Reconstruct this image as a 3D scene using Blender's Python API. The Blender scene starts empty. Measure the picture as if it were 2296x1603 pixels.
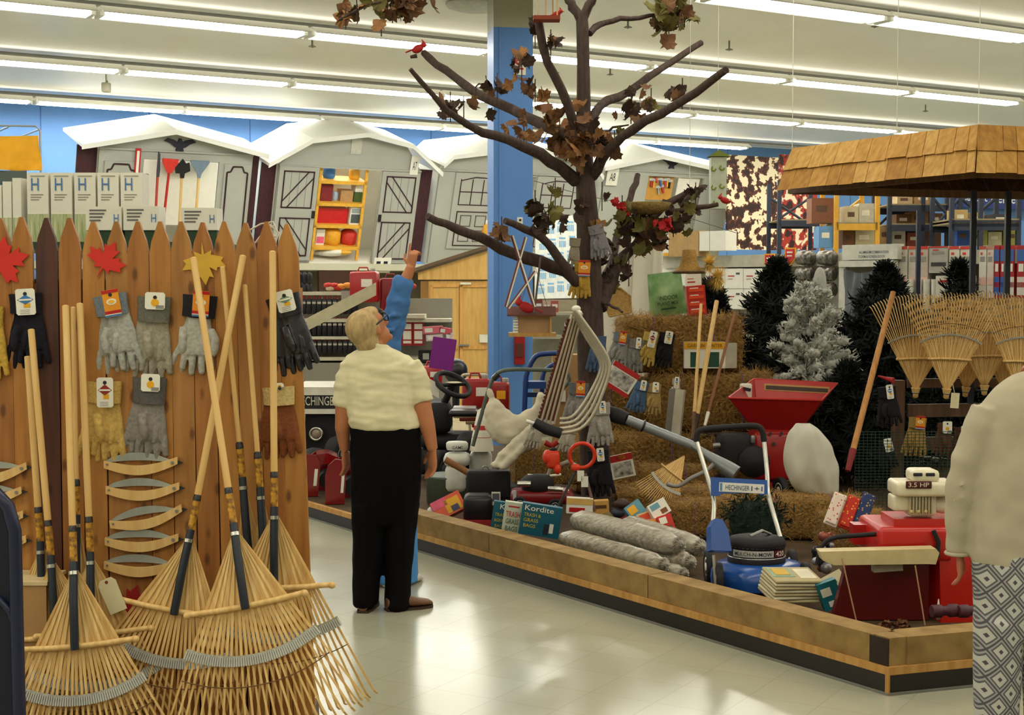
import bpy, math, random
from mathutils import Vector, Matrix, Euler, noise
R = random.Random(7)
S = bpy.context.scene
COL = S.collection
V3 = Vector
# ---------------------------------------------------------------- camera
F = 3200.0; CX = 1148.0; CY = 801.5; CH = 1.75
PT = math.atan((CY-645)/F)
cd = bpy.data.cameras.new('camera'); cam = bpy.data.objects.new('camera', cd); COL.objects.link(cam)
cd.sensor_width = 36; cd.lens = 36*F/2296; cd.clip_end = 200
cam.location = (0, 0, CH); cam.rotation_euler = (math.pi/2-PT, 0, 0)
S.camera = cam
# ---------------------------------------------------------------- world, exposure
S.view_settings.view_transform = 'Standard'; S.view_settings.look = 'None'
S.view_settings.gamma = 1; S.view_settings.use_curve_mapping = False
S.view_settings.exposure = 0.12
w = bpy.data.worlds.new('world'); S.world = w; w.use_nodes = True
w.node_tree.nodes['Background'].inputs[0].default_value = (1, .93, .80, 1)
w.node_tree.nodes['Background'].inputs[1].default_value = 0.30
TUBE = 26.0         # strength of the fluorescent tubes
KR = .598           # the building's long direction: y = L + KR*x
U = V3((.8583, .5132, 0)); N = V3((.5132, -.8583, 0)); Z = V3((0, 0, 1))
def lamp(name, loc, sx, sy, power, col=(1, .93, .80)):
    l = bpy.data.lights.new(name, 'AREA'); l.shape = 'RECTANGLE'; l.size = sx; l.size_y = sy
    l.energy = power; l.color = col
    o = bpy.data.objects.new(name, l); COL.objects.link(o); o.location = loc
    o.rotation_euler = (0, 0, math.atan2(U.y, U.x)); return o
# the fluorescent rows overhead and behind the camera: one long strip of tube light each, facing the floor
for i, L in enumerate((28.1, 23.4, 18.7, 13.8, 9.2, 4.6, 0.0, -4.6)):
    lamp('tube_row_light', V3((0, L, 4.735))+U*4, 56, .16, (430, 430, 430, 480, 600, 640, 640, 640)[i])

for i, L in enumerate((28.1, 23.4, 18.7, 13.8, 9.2, 4.6)):    # added lamps that brighten the ceiling, standing in for light through reflector slots
    o = lamp('ceiling_fill_light', V3((0, L, 4.862))+U*4, 56, .22, 70); o.rotation_euler.x = math.pi
# ---------------------------------------------------------------- pixel rays -> points standing in the place
def ray(px, py):
    x = (px-CX)/F; v = (CY-py)/F
    return V3((x, math.cos(PT)+v*math.sin(PT), -math.sin(PT)+v*math.cos(PT)))
CAM = V3((0, 0, CH))
def P(px, py, Y): d = ray(px, py); return CAM+d*(Y/d.y)
def G(px, py, z=0): d = ray(px, py); return CAM+d*((z-CH)/d.z)
def W(px, py, L): d = ray(px, py); return CAM+d*(L/(d.y-KR*d.x))
def lerp(a, b, t): return a+(b-a)*t
# ---------------------------------------------------------------- materials
def lin(c): return c/12.92 if c <= .04045 else ((c+.055)/1.055)**2.4
def rgb(h):
    if isinstance(h, str): return tuple(lin(int(h[i:i+2], 16)/255) for i in (0, 2, 4))+(1,)
    return tuple(h)+(1,)
def hue(c, f): return tuple(min(1, x*f) for x in c[:3])+(1,)
MC = {}
def mat(name, col, rough=.6, metal=0, var=.18, sc=8, bump=0, col2=None, stretch=None, emit=0, spec=.4, alpha=1, trans=0, kind='noise', coat=0):
    if name in MC: return MC[name]
    m = bpy.data.materials.new(name); m.use_nodes = True; MC[name] = m
    nt = m.node_tree; b = nt.nodes['Principled BSDF']; c = rgb(col)
    b.inputs['Roughness'].default_value = rough; b.inputs['Metallic'].default_value = metal
    b.inputs['Specular IOR Level'].default_value = spec
    if coat: b.inputs['Coat Weight'].default_value = coat; b.inputs['Coat Roughness'].default_value = .08
    if alpha < 1: b.inputs['Alpha'].default_value = alpha
    if trans: b.inputs['Transmission Weight'].default_value = trans
    if emit: b.inputs['Emission Color'].default_value = c; b.inputs['Emission Strength'].default_value = emit
    b.inputs['Base Color'].default_value = c
    if var or col2 or bump:
        tc = nt.nodes.new('ShaderNodeTexCoord'); mp = nt.nodes.new('ShaderNodeMapping')
        nt.links.new(tc.outputs['Object'], mp.inputs[0])
        if stretch: mp.inputs['Scale'].default_value = stretch
        if kind == 'voronoi':
            n = nt.nodes.new('ShaderNodeTexVoronoi'); n.inputs['Scale'].default_value = sc; out = n.outputs['Distance']
        elif kind == 'wave':
            n = nt.nodes.new('ShaderNodeTexWave'); n.inputs['Scale'].default_value = sc; n.inputs['Distortion'].default_value = 3; out = n.outputs['Fac']
        else:
            n = nt.nodes.new('ShaderNodeTexNoise'); n.inputs['Scale'].default_value = sc; n.inputs['Detail'].default_value = 5; out = n.outputs['Fac']
        nt.links.new(mp.outputs[0], n.inputs['Vector'])
        r = nt.nodes.new('ShaderNodeValToRGB'); r.color_ramp.elements[0].position = .3; r.color_ramp.elements[1].position = .7
        a = rgb(col2) if col2 else hue(c, 1-var)
        r.color_ramp.elements[0].color = a; r.color_ramp.elements[1].color = c if col2 else hue(c, 1+var*.6)
        nt.links.new(out, r.inputs[0]); nt.links.new(r.outputs[0], b.inputs['Base Color'])
        if bump:
            bp = nt.nodes.new('ShaderNodeBump'); bp.inputs['Strength'].default_value = bump; bp.inputs['Distance'].default_value = .01
            nt.links.new(out, bp.inputs['Height']); nt.links.new(bp.outputs[0], b.inputs['Normal'])
    return m
def M(h, rough=.6, metal=0, var=.12, sc=14, **k):   # a plain painted / plastic / paper colour
    return mat('m_%s_%g_%g_%s' % (h, rough, metal, '_'.join('%s%s' % i for i in sorted(k.items()))), h, rough, metal, var, sc, **k)
def wood(name, c1, c2, stretch=(12, 12, 1.2), sc=2.2, rough=.55, bump=.15):
    return mat(name, c1, rough, 0, 0, sc, bump, c2, stretch)
# ---------------------------------------------------------------- mesh builder
ORG = {}
TXT = {}
def text_geo(s):
    if s not in TXT:
        cu = bpy.data.curves.new('t', 'FONT'); cu.body = s; cu.size = 1; cu.resolution_u = 3; cu.offset = .004
        o = bpy.data.objects.new('t', cu); me = o.to_mesh()
        vs = [v.co.copy() for v in me.vertices]; fs = [tuple(p.vertices) for p in me.polygons]
        o.to_mesh_clear(); bpy.data.objects.remove(o); bpy.data.curves.remove(cu)
        x0 = min(v.x for v in vs); x1 = max(v.x for v in vs); y0 = min(v.y for v in vs); y1 = max(v.y for v in vs)
        vs = [((v.x-x0)/(x1-x0)-.5, (v.y-y0)/(y1-y0)-.5) for v in vs]
        TXT[s] = (vs, fs, (x1-x0)/(y1-y0))
    return TXT[s]
def fr(o, x, y):
    x = V3(x).normalized(); y = V3(y); z = x.cross(y).normalized(); y = z.cross(x)
    return Matrix((x, y, z)).transposed().to_4x4() if o is None else Matrix.Translation(o) @ Matrix((x, y, z)).transposed().to_4x4()
class MB:
    def __init__(s, m=None): s.v = []; s.f = []; s.mi = []; s.sm = []; s.mats = []; s.m = m; s.x = None
    def _m(s, m):
        m = m or s.m
        if m not in s.mats: s.mats.append(m)
        return s.mats.index(m)
    def add(s, vs, fs, m=None, smooth=False):
        b = len(s.v); i = s._m(m)
        s.v += [(s.x @ V3(v)) if s.x else V3(v) for v in vs]
        for f in fs: s.f.append(tuple(b+q for q in f)); s.mi.append(i); s.sm.append(smooth)
        return s
    def par(s, o, a, b, c, m=None):                 # box from a corner and three edge vectors
        o, a, b, c = V3(o), V3(a), V3(b), V3(c)
        if a.cross(b).dot(c) < 0: a, b = b, a
        vs = [o, o+a, o+a+b, o+b, o+c, o+a+c, o+a+b+c, o+b+c]
        return s.add(vs, [(3, 2, 1, 0), (4, 5, 6, 7), (0, 1, 5, 4), (1, 2, 6, 5), (2, 3, 7, 6), (3, 0, 4, 7)], m)
    def box(s, c, d, m=None, rot=None):
        q = rot if rot else Matrix.Identity(3)
        a = q @ V3((d[0], 0, 0)); b = q @ V3((0, d[1], 0)); e = q @ V3((0, 0, d[2]))
        return s.par(V3(c)-(a+b+e)/2, a, b, e, m)
    def rbox(s, c, d, r, m=None, rot=None):         # box with rounded vertical section and bevelled ends
        q = rot if rot else Matrix.Identity(3); c = V3(c); x, y, z = d[0]/2, d[1]/2, d[2]/2; r = min(r, x*.99, y*.99, z*.99)
        rings = []
        for (zz, ins) in ((-z, r), (-z+r*.3, r*.3), (-z+r, 0), (z-r, 0), (z-r*.3, r*.3), (z, r)):
            g = []
            for cx, cy, a0 in ((x-r, y-r, 0), (-x+r, y-r, 90), (-x+r, -y+r, 180), (x-r, -y+r, 270)):
                for k in (0, 30, 60, 90):
                    a = math.radians(a0+k); rr = max(r-ins, 0)
                    g.append(c+q @ V3((cx+rr*math.cos(a), cy+rr*math.sin(a), zz)))
            rings.append(g)
        return s.loft(rings, m, True, True)
    def loft(s, rings, m=None, caps=True, smooth=True, closed=True):
        n = len(rings[0]); vs = [p for g in rings for p in g]; fs = []
        for i in range(len(rings)-1):
            for j in range(n if closed else n-1):
                k = (j+1) % n; fs.append((i*n+j, i*n+k, (i+1)*n+k, (i+1)*n+j))
        s.add(vs, fs, m, smooth)
        if caps:
            s.add(rings[0], [tuple(reversed(range(n)))], m); s.add(rings[-1], [tuple(range(n))], m)
        return s
    def tube(s, pts, r, m=None, seg=8, caps=True, flat=1, up=None):
        pts = [V3(p) for p in pts]; n = len(pts); rs = r if isinstance(r, (list, tuple)) else [r]*n
        t0 = (pts[1]-pts[0]).normalized(); a = up or (V3((0, 0, 1)) if abs(t0.z) < .9 else V3((0, 1, 0)))
        x = t0.cross(a).normalized(); rings = []
        for i in range(n):
            t = ((pts[min(i+1, n-1)]-pts[max(i-1, 0)])).normalized()
            x = (x-t*x.dot(t)).normalized(); y = t.cross(x)
            rings.append([pts[i]+(x*math.cos(2*math.pi*k/seg)+y*flat*math.sin(2*math.pi*k/seg))*rs[i] for k in range(seg)])
        return s.loft(rings, m, caps, True)
    def cyl(s, a, b, r, m=None, seg=16, r2=None): return s.tube([a, b], [r, r if r2 is None else r2], m, seg)
    def lathe(s, prof, o, ax=(0, 0, 1), m=None, seg=20, sc=(1, 1), x=None):
        ax = V3(ax).normalized(); t = V3(x) if x else (V3((1, 0, 0)) if abs(ax.x) < .9 else V3((0, 1, 0)))
        x = (t-ax*t.dot(ax)).normalized(); y = ax.cross(x); o = V3(o)
        return s.loft([[o+ax*z+(x*sc[0]*math.cos(2*math.pi*k/seg)+y*sc[1]*math.sin(2*math.pi*k/seg))*r for k in range(seg)] for r, z in prof], m, True, True)
    def ell(s, c, r, m=None, rot=None, seg=14, rings=9):
        r = (r, r, r) if not isinstance(r, (tuple, list)) else r; q = rot or Matrix.Identity(3); c = V3(c); g = []
        for i in range(rings+1):
            a = math.pi*(i+.02)/(rings+.04)-math.pi/2
            g.append([c+q @ V3((r[0]*math.cos(a)*math.cos(2*math.pi*k/seg), r[1]*math.cos(a)*math.sin(2*math.pi*k/seg), r[2]*math.sin(a))) for k in range(seg)])
        return s.loft(g, m)
    def torus(s, c, R_, r, ax, m=None, seg=28, s2=8, arc=(0, 360), sc=(1, 1)):
        ax = V3(ax).normalized(); t = V3((1, 0, 0)) if abs(ax.x) < .9 else V3((0, 1, 0)); x = (t-ax*t.dot(ax)).normalized(); y = ax.cross(x); c = V3(c)
        full = arc[1]-arc[0] >= 360; g = []
        for i in range(seg+(0 if full else 1)):
            a = math.radians(arc[0]+(arc[1]-arc[0])*i/seg); d = x*math.cos(a)*sc[0]+y*math.sin(a)*sc[1]
            g.append([c+d*R_+(d*math.cos(2*math.pi*k/s2)+ax*math.sin(2*math.pi*k/s2))*r for k in range(s2)])
        if full: g.append(g[0])
        return s.loft(g, m, not full)
    def prism(s, poly, fm, d, m=None, z0=0):        # 2-D outline in frame fm, thickness d along its normal
        n = len(poly); A = [fm @ V3((p[0], p[1], z0)) for p in poly]; B = [fm @ V3((p[0], p[1], z0+d)) for p in poly]
        ar = sum(poly[i][0]*poly[(i+1) % n][1]-poly[(i+1) % n][0]*poly[i][1] for i in range(n))
        if ar*d < 0: A.reverse(); B.reverse()
        return s.add(A+B, [tuple(reversed(range(n))), tuple(range(n, 2*n))]+[(i, (i+1) % n, n+(i+1) % n, n+i) for i in range(n)], m)
    def rect(s, fm, x, y, w, h, d, m=None, z0=0): return s.prism([(x, y), (x+w, y), (x+w, y+h), (x, y+h)], fm, d, m, z0)
    def text(s, t, fm, x, y, w, h, m, z=.002):      # centred at x,y; w None keeps the letters' own width
        vs, fs, asp = text_geo(t); w = w or h*asp
        return s.add([fm @ V3((x+v[0]*w, y+v[1]*h, z)) for v in vs], fs, m)
    def build(s, name, parent=None, label=None, cat=None, group=None, kind=None, at=None, mods=None):
        me = bpy.data.meshes.new(name)
        if parent is not None: org = ORG.get(parent.name, V3((0, 0, 0)))
        elif at is not None: org = V3(at)
        else:
            xs = [v.x for v in s.v]; ys = [v.y for v in s.v]; zs = [v.z for v in s.v]
            org = V3(((min(xs)+max(xs))/2, (min(ys)+max(ys))/2, min(zs)))
        me.from_pydata([tuple(v-org) for v in s.v], [], s.f)
        for m in s.mats: me.materials.append(m)
        me.polygons.foreach_set('material_index', s.mi); me.polygons.foreach_set('use_smooth', s.sm)
        me.validate(); me.update()
        o = bpy.data.objects.new(name, me); COL.objects.link(o)
        if parent is not None: o.parent = parent; ORG[o.name] = org
        else: o.location = org; ORG[o.name] = org
        if kind: o['kind'] = kind
        if cat: tag(o, label, cat, group)
        elif label: o['label'] = label
        if mods: bake(o, mods)
        return o
def bake(o, mods):                                  # evaluate modifiers once and keep the plain mesh
    for t, kw in mods:
        md = o.modifiers.new(t, t)
        for k, v in kw.items(): setattr(md, k, v)
    dg = bpy.context.evaluated_depsgraph_get(); me = bpy.data.meshes.new_from_object(o.evaluated_get(dg))
    mt = list(o.data.materials); o.modifiers.clear(); o.data = me
    if not me.materials:
        for m in mt: me.materials.append(m)
def wrinkle(o, amp, sc):
    me = o.data; ns = [v.normal.copy() for v in me.vertices]
    for v, n in zip(me.vertices, ns):
        p = V3((v.co.x*sc[0], v.co.y*sc[1], v.co.z*sc[2])); v.co += n*amp*(noise.noise(p)+.5*noise.noise(p*2.3+V3((7, 3, 1))))
    me.update(); return o
def REM(v, smooth=3): return [('REMESH', dict(mode='VOXEL', voxel_size=v, use_smooth_shade=True)), ('SMOOTH', dict(factor=.5, iterations=smooth))]
def tag(o, label, cat, group=None):
    o['label'] = label; o['category'] = cat
    if group: o['group'] = group
    return o
def T(name, label, cat, loc=(0, 0, 0), group=None):
    o = bpy.data.objects.new(name, None); COL.objects.link(o); o.location = loc; o.empty_display_size = .1; ORG[o.name] = V3(loc)
    return tag(o, label, cat, group)
def dup(root, mw, label=None, group=None):
    def cp(o, par):
        c = o.copy(); COL.objects.link(c)
        if par is not None: c.parent = par
        for k in KIDS(o): cp(k, c)
        return c
    r = cp(root, None); r.matrix_basis = mw
    if label: r['label'] = label
    if group: r['group'] = group
    return r
def KIDS(o): return [c for c in COL.objects if c.parent == o]
# ---------------------------------------------------------------- the setting
M_floor = mat('vinyl_floor', '9a9a86', .17, 0, 0, 1.2, 0, 'bdbca6', spec=.5)
nt = M_floor.node_tree; b = nt.nodes['Principled BSDF']
br = nt.nodes.new('ShaderNodeTexBrick'); tc = nt.nodes.new('ShaderNodeTexCoord'); mp = nt.nodes.new('ShaderNodeMapping')
mp.inputs['Rotation'].default_value = (0, 0, .54); nt.links.new(tc.outputs['Object'], mp.inputs[0]); nt.links.new(mp.outputs[0], br.inputs[0])
br.offset = 0; br.inputs['Color1'].default_value = rgb('a9a994'); br.inputs['Color2'].default_value = rgb('a5a58f'); br.inputs['Mortar'].default_value = rgb('9d9c88')
br.inputs['Scale'].default_value = 1; br.inputs['Mortar Size'].default_value = .003; br.inputs['Brick Width'].default_value = .305; br.inputs['Row Height'].default_value = .305
nt.links.new(br.outputs[0], b.inputs['Base Color'])
ns = nt.nodes.new('ShaderNodeTexNoise'); ns.inputs['Scale'].default_value = 1.3; ra = nt.nodes.new('ShaderNodeMapRange'); ra.inputs[3].default_value = .10; ra.inputs[4].default_value = .30
nt.links.new(tc.outputs['Object'], ns.inputs[0]); nt.links.new(ns.outputs[0], ra.inputs[0]); nt.links.new(ra.outputs[0], b.inputs['Roughness'])
bp = nt.nodes.new('ShaderNodeBump'); bp.inputs['Strength'].default_value = .06; n2 = nt.nodes.new('ShaderNodeTexNoise'); n2.inputs['Scale'].default_value = 5
nt.links.new(tc.outputs['Object'], n2.inputs[0]); nt.links.new(n2.outputs[0], bp.inputs['Height']); nt.links.new(bp.outputs[0], b.inputs['Normal'])
MB(M_floor).par((-22, -8, -.1), (50, 0, 0), (0, 62, 0), (0, 0, .1)).build('floor', kind='structure')
M_ceil = mat('white_ceiling_deck', 'f4f3ea', .42, 0, 0, 1, .0, 'efeee4', (1, 1, 1), spec=.6)
nt = M_ceil.node_tree; b = nt.nodes['Principled BSDF']; tc = nt.nodes.new('ShaderNodeTexCoord'); mp = nt.nodes.new('ShaderNodeMapping')
mp.inputs['Rotation'].default_value = (0, 0, -.54+math.pi/2); wv = nt.nodes.new('ShaderNodeTexWave'); wv.inputs['Scale'].default_value = 1.6; wv.wave_profile = 'SIN'
nt.links.new(tc.outputs['Object'], mp.inputs[0]); nt.links.new(mp.outputs[0], wv.inputs[0])
bp = nt.nodes.new('ShaderNodeBump'); bp.inputs['Strength'].default_value = .12; bp.inputs['Distance'].default_value = .01
nt.links.new(wv.outputs['Fac'], bp.inputs['Height']); nt.links.new(bp.outputs[0], b.inputs['Normal'])
ZC = 4.98
MB(M_ceil).par((-22, -8, ZC), (50, 0, 0), (0, 62, 0), (0, 0, .1)).build('ceiling', kind='structure')
M_blue = mat('pale_blue_wall_paint', '6492cc', .6, 0, .06, 1.5)
w0 = V3((0, 29.7, 0))
mb = MB(M_blue).par(w0-U*25, U*57, -N*.2, Z*ZC)
gm = M('3c65a0')
for k in range(-7, 15): mb.par(w0+U*(k*1.9)+N*.002, U*.02, -N*.01, Z*ZC, gm)
mb.build('wall_back', kind='structure')
MB(mat('off_white_wall', 'c9c7b6', .7, 0, .05, 2)).par((-22, -8, 0), (0, 62, 0), (-.2, 0, 0), (0, 0, ZC)).build('wall_left', kind='structure')
MB(MC['off_white_wall']).par((28, -8, 0), (0, 62, 0), (.2, 0, 0), (0, 0, ZC)).build('wall_right', kind='structure')
MB(MC['off_white_wall']).par((-22, -8, 0), (50, 0, 0), (0, -.2, 0), (0, 0, ZC)).build('wall_front', kind='structure')
M_fix = mat('white_fixture_enamel', 'e6e6dc', .4, 0, .03, 5); M_tube = mat('lit_fluorescent_tube', 'fffdf6', .4, 0, 0, 1, emit=TUBE)
M_cond = M('4c4c44', .5)
proto = None; ORD = ('first', 'second', 'third', 'fourth', 'fifth', 'sixth', 'seventh', 'eighth', 'ninth', 'tenth', 'eleventh', 'twelfth', 'thirteenth', 'fourteenth')
for L in (28.1, 23.4, 18.7, 13.8):
    ks = {28.1: range(-4, 6), 23.4: range(-3, 6), 18.7: range(-3, 5), 13.8: range(-1, 4)}[L]
    ph = {28.1: -8.05+.2, 23.4: -2.62, 18.7: -1.62-.0, 13.8: 1.1}[L]
    def pxx(p): d_ = p-CAM; v = d_.y*math.cos(PT)-d_.z*math.sin(PT); return (CX+F*d_.x/v, CY-F*(d_.y*math.sin(PT)+d_.z*math.cos(PT))/v) if v > .1 else (9e9, 0)
    fixn = 0
    for k in ks:
        e0, e1 = pxx(V3((0, L, 4.76))+U*(k*2.5+ph-1.2)), pxx(V3((0, L, 4.76))+U*(k*2.5+ph+1.2))
        if e1[0] < 0 or e0[0] > 2296 or (e0[1] < 0 and e1[1] < 0): continue
        fixn += 1
        p = V3((0, L, 0))+U*(k*2.5+ph)
        if proto is None:
            proto = T('fluorescent_fixture', '', 'ceiling light', (0, 0, 0), 'fluorescent tube fixtures in long rows under the ceiling')
            MB(M_fix).prism([(-.25, .01), (-.13, .09), (.13, .09), (.25, .01), (.24, 0), (.10, .06), (-.10, .06), (-.24, 0)], fr(V3((-1.22, 0, 4.76)), (0, 1, 0), (0, 0, 1)), 2.44).build('housing', proto)
            for s_ in (-.085, .085): MB(M_tube).cyl((-1.19, s_, 4.765), (1.19, s_, 4.765), .026, seg=10).build('tube', proto)
            for s_ in (-1.2, 1.2): MB(M_fix).box((s_, 0, 4.775), (.05, .26, .07)).build('end_cap', proto)
            f = proto
        else: f = dup(proto, Matrix.Identity(4))
        f.matrix_basis = Matrix.Translation(p) @ Matrix.Rotation(math.atan2(U.y, U.x), 4, 'Z')
        f['label'] = 'white fluorescent fixture, %s from the left in the %s' % (ORD[fixn-1], {28.1: 'farthest row', 23.4: 'second farthest row', 18.7: 'third farthest row', 13.8: 'nearest row'}[L])
        f['group'] = 'fixtures of the light row ' + {28.1: 'at the back wall', 23.4: 'second from the back wall', 18.7: 'third from the back wall', 13.8: 'nearest the camera'}[L]
    c = V3((0, L, 4.895))
    MB(M_cond).tube([c-U*14-N*.10, c+U*18-N*.10], .038).build('conduit_pipe', label='grey conduit pipe above the fluorescent row ' + {28.1: 'at the back wall', 23.4: 'second from the wall', 18.7: 'third from the wall', 13.8: 'nearest the camera'}[L], cat='pipe')
# ---------------------------------------------------------------- drawing planes: pixel readings -> metres on a real surface
class Pl:
    def __init__(s, o, x, y): s.m = fr(V3(o), x, y); s.o = V3(o); s.x = V3(s.m.col[0][:3]); s.y = V3(s.m.col[1][:3]); s.n = V3(s.m.col[2][:3])
    def uv(s, px, py, z=0):
        d = ray(px, py); o = s.o+s.n*z; p = CAM+d*((o-CAM).dot(s.n)/d.dot(s.n)); q = p-s.o
        return (q.dot(s.x), q.dot(s.y))
    def pt(s, px, py, z=0): u, v = s.uv(px, py, z); return s.m @ V3((u, v, z))
    def poly(s, mb, pts, d=.01, m=None, z0=0): return mb.prism([s.uv(a, b, z0+d) for a, b in pts], s.m, d, m, z0)
    def ext(s, x0, y0, x1, y1, z=0):
        xm, ym = (x0+x1)/2, (y0+y1)/2
        u0 = s.uv(x0, ym, z)[0]; u1 = s.uv(x1, ym, z)[0]; v0 = s.uv(xm, y1, z)[1]; v1 = s.uv(xm, y0, z)[1]
        return u0, v0, u1, v1
    def rect(s, mb, x0, y0, x1, y1, d=.01, m=None, z0=0):
        u0, v0, u1, v1 = s.ext(x0, y0, x1, y1, z0+d); return mb.rect(s.m, u0, v0, u1-u0, v1-v0, d, m, z0)
    def text(s, mb, t, x0, y0, x1, y1, m, z=.012):
        u0, v0, u1, v1 = s.ext(x0, y0, x1, y1, z); return mb.text(t, s.m, (u0+u1)/2, (v0+v1)/2, u1-u0, v1-v0, m, z)
def front(Y, x=(1, 0, 0)): return Pl((0, Y, 0), x, (0, 0, 1))
def wallp(L): return Pl((0, L, 0), U, Z)
def facing(px, py, Y, yaw=0, pitch=0, roll=0):      # a plane through a point, turned by yaw, leaning back by pitch, spun by roll
    q = Matrix.Rotation(math.radians(yaw), 3, 'Z') @ Matrix.Rotation(math.radians(-pitch), 3, 'X') @ Matrix.Rotation(math.radians(roll), 3, 'Y')
    return Pl(P(px, py, Y), q @ V3((1, 0, 0)), q @ V3((0, 0, 1)))
INK = M('20222c', .7, var=0); WHT = M('e6e4d6', .55, var=.04); CREAM = M('d8cfa8', .55, var=.05); RED = M('b3161a', .35, var=.06, spec=.5)
DRED = M('8c1216', .3); ORG_ = M('e0491c', .45); YEL = M('e3a81c', .5); BLK = M('141318', .35, spec=.5); BLKM = M('17161a', .7); NAVY = M('22396e', .45)
GREY = M('9a9c9a', .6); LGREY = M('c2c3bb', .6); DGREY = M('4c4e4c', .6); CHR = M('c9c9c2', .22, 1, .03); STEEL = M('8c8d88', .4, .7, .08); BLUE = M('1f56b4', .3, spec=.5)
LBL = M('4f79ae', .5); PINK = M('e05c7a', .6); GRN = M('2f7a3a', .6); TAN = M('b98a4e', .7); CARD = M('a98455', .8, var=.08); PURP = M('7c1f86', .6, var=.03); TEAL = M('0f6a78', .45)
BROWN = wood('dark_brown_siding', '4a1f24', '2c1420', (14, 14, 1), 3)
PINE = wood('pale_pine', 'c79f5a', 'b08a46', (9, 9, 1.2), 2.5); LPINE = wood('clear_pine_pole', 'e2c080', 'd2a864', (8, 8, .8), 4)
SHG = mat('grey_painted_steel', 'a5a69c', .55, 0, .05, 3); SHT = M('32161c', .6, var=0)
# ---------------------------------------------------------------- storage sheds on the high display ledge, tipped forward
TL = math.radians(17); SV = Z*math.cos(TL)+N*math.sin(TL); SP = Pl((0, 27.5, 2.2), U, SV)
def frame_lines(mb, pl, u0, v0, u1, v1, t, m, z):
    mb.rect(pl.m, u0, v0, u1-u0, t, .012, m, z); mb.rect(pl.m, u0, v1-t, u1-u0, t, .012, m, z)
    mb.rect(pl.m, u0, v0, t, v1-v0, .012, m, z); mb.rect(pl.m, u1-t, v0, t, v1-v0, .012, m, z)
def seg(mb, pl, a, b, t, m, z, d=.012):
    a = V3((*a, 0)); b = V3((*b, 0)); e = (b-a).normalized(); n = V3((-e.y, e.x, 0))*t/2
    mb.prism([(a+n)[:2], (a-n)[:2], (b-n)[:2], (b+n)[:2]], pl.m, d, m, z)
def shed(label, prof, bu0, bu1, eave, op, wing, group='garden storage sheds tipped forward on the high ledge'):
    r = T('storage_shed', label, 'shed', SP.m @ V3(((bu0+bu1)/2, 0, 0)), group)
    ov = MB(SHG)
    gable = [(bu0, eave)]+[(u, v-.06) for u, v in prof[1:-1]]+[(bu1, eave)]
    ov.prism(gable, SP.m, .05, SHG, -.05); ov.rect(SP.m, bu0, 0, op[0]-bu0-(.0), eave, .05, SHG, -.05)
    ov.rect(SP.m, op[1], 0, bu1-op[1], eave, .05, SHG, -.05)
    if op[2] < eave: ov.rect(SP.m, op[0], op[2], op[1]-op[0], eave-op[2], .05, SHG, -.05)
    if op[3] > 0: ov.rect(SP.m, op[0], 0, op[1]-op[0], op[3], .05, SHG, -.05)
    ov.rect(SP.m, bu0, eave-.02, bu1-bu0, .03, .03, SHG)
    ov.build('front_wall', r)
    sw = MB(M('e2e0d2', .7, var=.03))
    for u in (bu0, bu1-.03): sw.rect(SP.m, u, 0, .03, eave, .9, None, -.95)
    sw.rect(SP.m, bu0, -.02, bu1-bu0, eave, .03, None, -.98); sw.rect(SP.m, bu0, -.04, bu1-bu0, .04, .95, None, -.98); sw.build('rear_wall', r)
    for s_ in (0, 1):
        if wing[s_]:
            a, b = (bu0-wing[0], bu0) if s_ == 0 else (bu1, bu1+wing[1])
            MB(BROWN).rect(SP.m, a, 0, b-a, eave, .04, None, -.16).build('side_panel', r, label='dark brown side panel')
    ro = MB(M('e9e9e2', .5, var=.02))
    for (a, b) in zip(prof[:-1], prof[1:]):
        ro.prism([a, b, (b[0], b[1]+.05), (a[0], a[1]+.05)], SP.m, 1.25, None, -1.05)
        ro.prism([(a[0], a[1]-.03), (b[0], b[1]-.03), (b[0], b[1]+.05), (a[0], a[1]+.05)], SP.m, .03, None, .2)
    ro.build('roof', r)
    return r
def xdoor(r, u0, u1, v0, v1, flip, hinge):
    b = MB(SHG).rect(SP.m, u0, v0, u1-u0, v1-v0, .03, SHG, .0).build('door', r)
    t = MB(SHT); h = (v1-v0); m = .08
    for k, (a, c) in enumerate(((v0+m, v0+h*.46), (v0+h*.56, v1-m))):
        frame_lines(t, SP, u0+m, a, u1-m, c, .022, SHT, .03)
        f = flip ^ (k == 0)
        p, q = ((u0+m, a), (u1-m, c)) if f else ((u1-m, a), (u0+m, c))
        e = .05
        if f: seg(t, SP, (p[0], p[1]+2*e), (q[0]-2*e, q[1]), .018, SHT, .03); seg(t, SP, (p[0]+2*e, p[1]), (q[0], q[1]-2*e), .018, SHT, .03)
        else: seg(t, SP, (p[0]-2*e, p[1]), (q[0], q[1]-2*e), .018, SHT, .03); seg(t, SP, (p[0], p[1]+2*e), (q[0]+2*e, q[1]), .018, SHT, .03)
        for j in (1, 2, 3):
            x = lerp(u0+m, u1-m, j/4); t.rect(SP.m, x, a, .006, c-a, .004, M('77776f'), .03)
    t.build('trim', b)
    x = u1-.04 if hinge else u0+.03
    MB(BLK).rect(SP.m, x-.02, v0+h*.46, .05, .13, .03, None, .03).build('handle', b)
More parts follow.
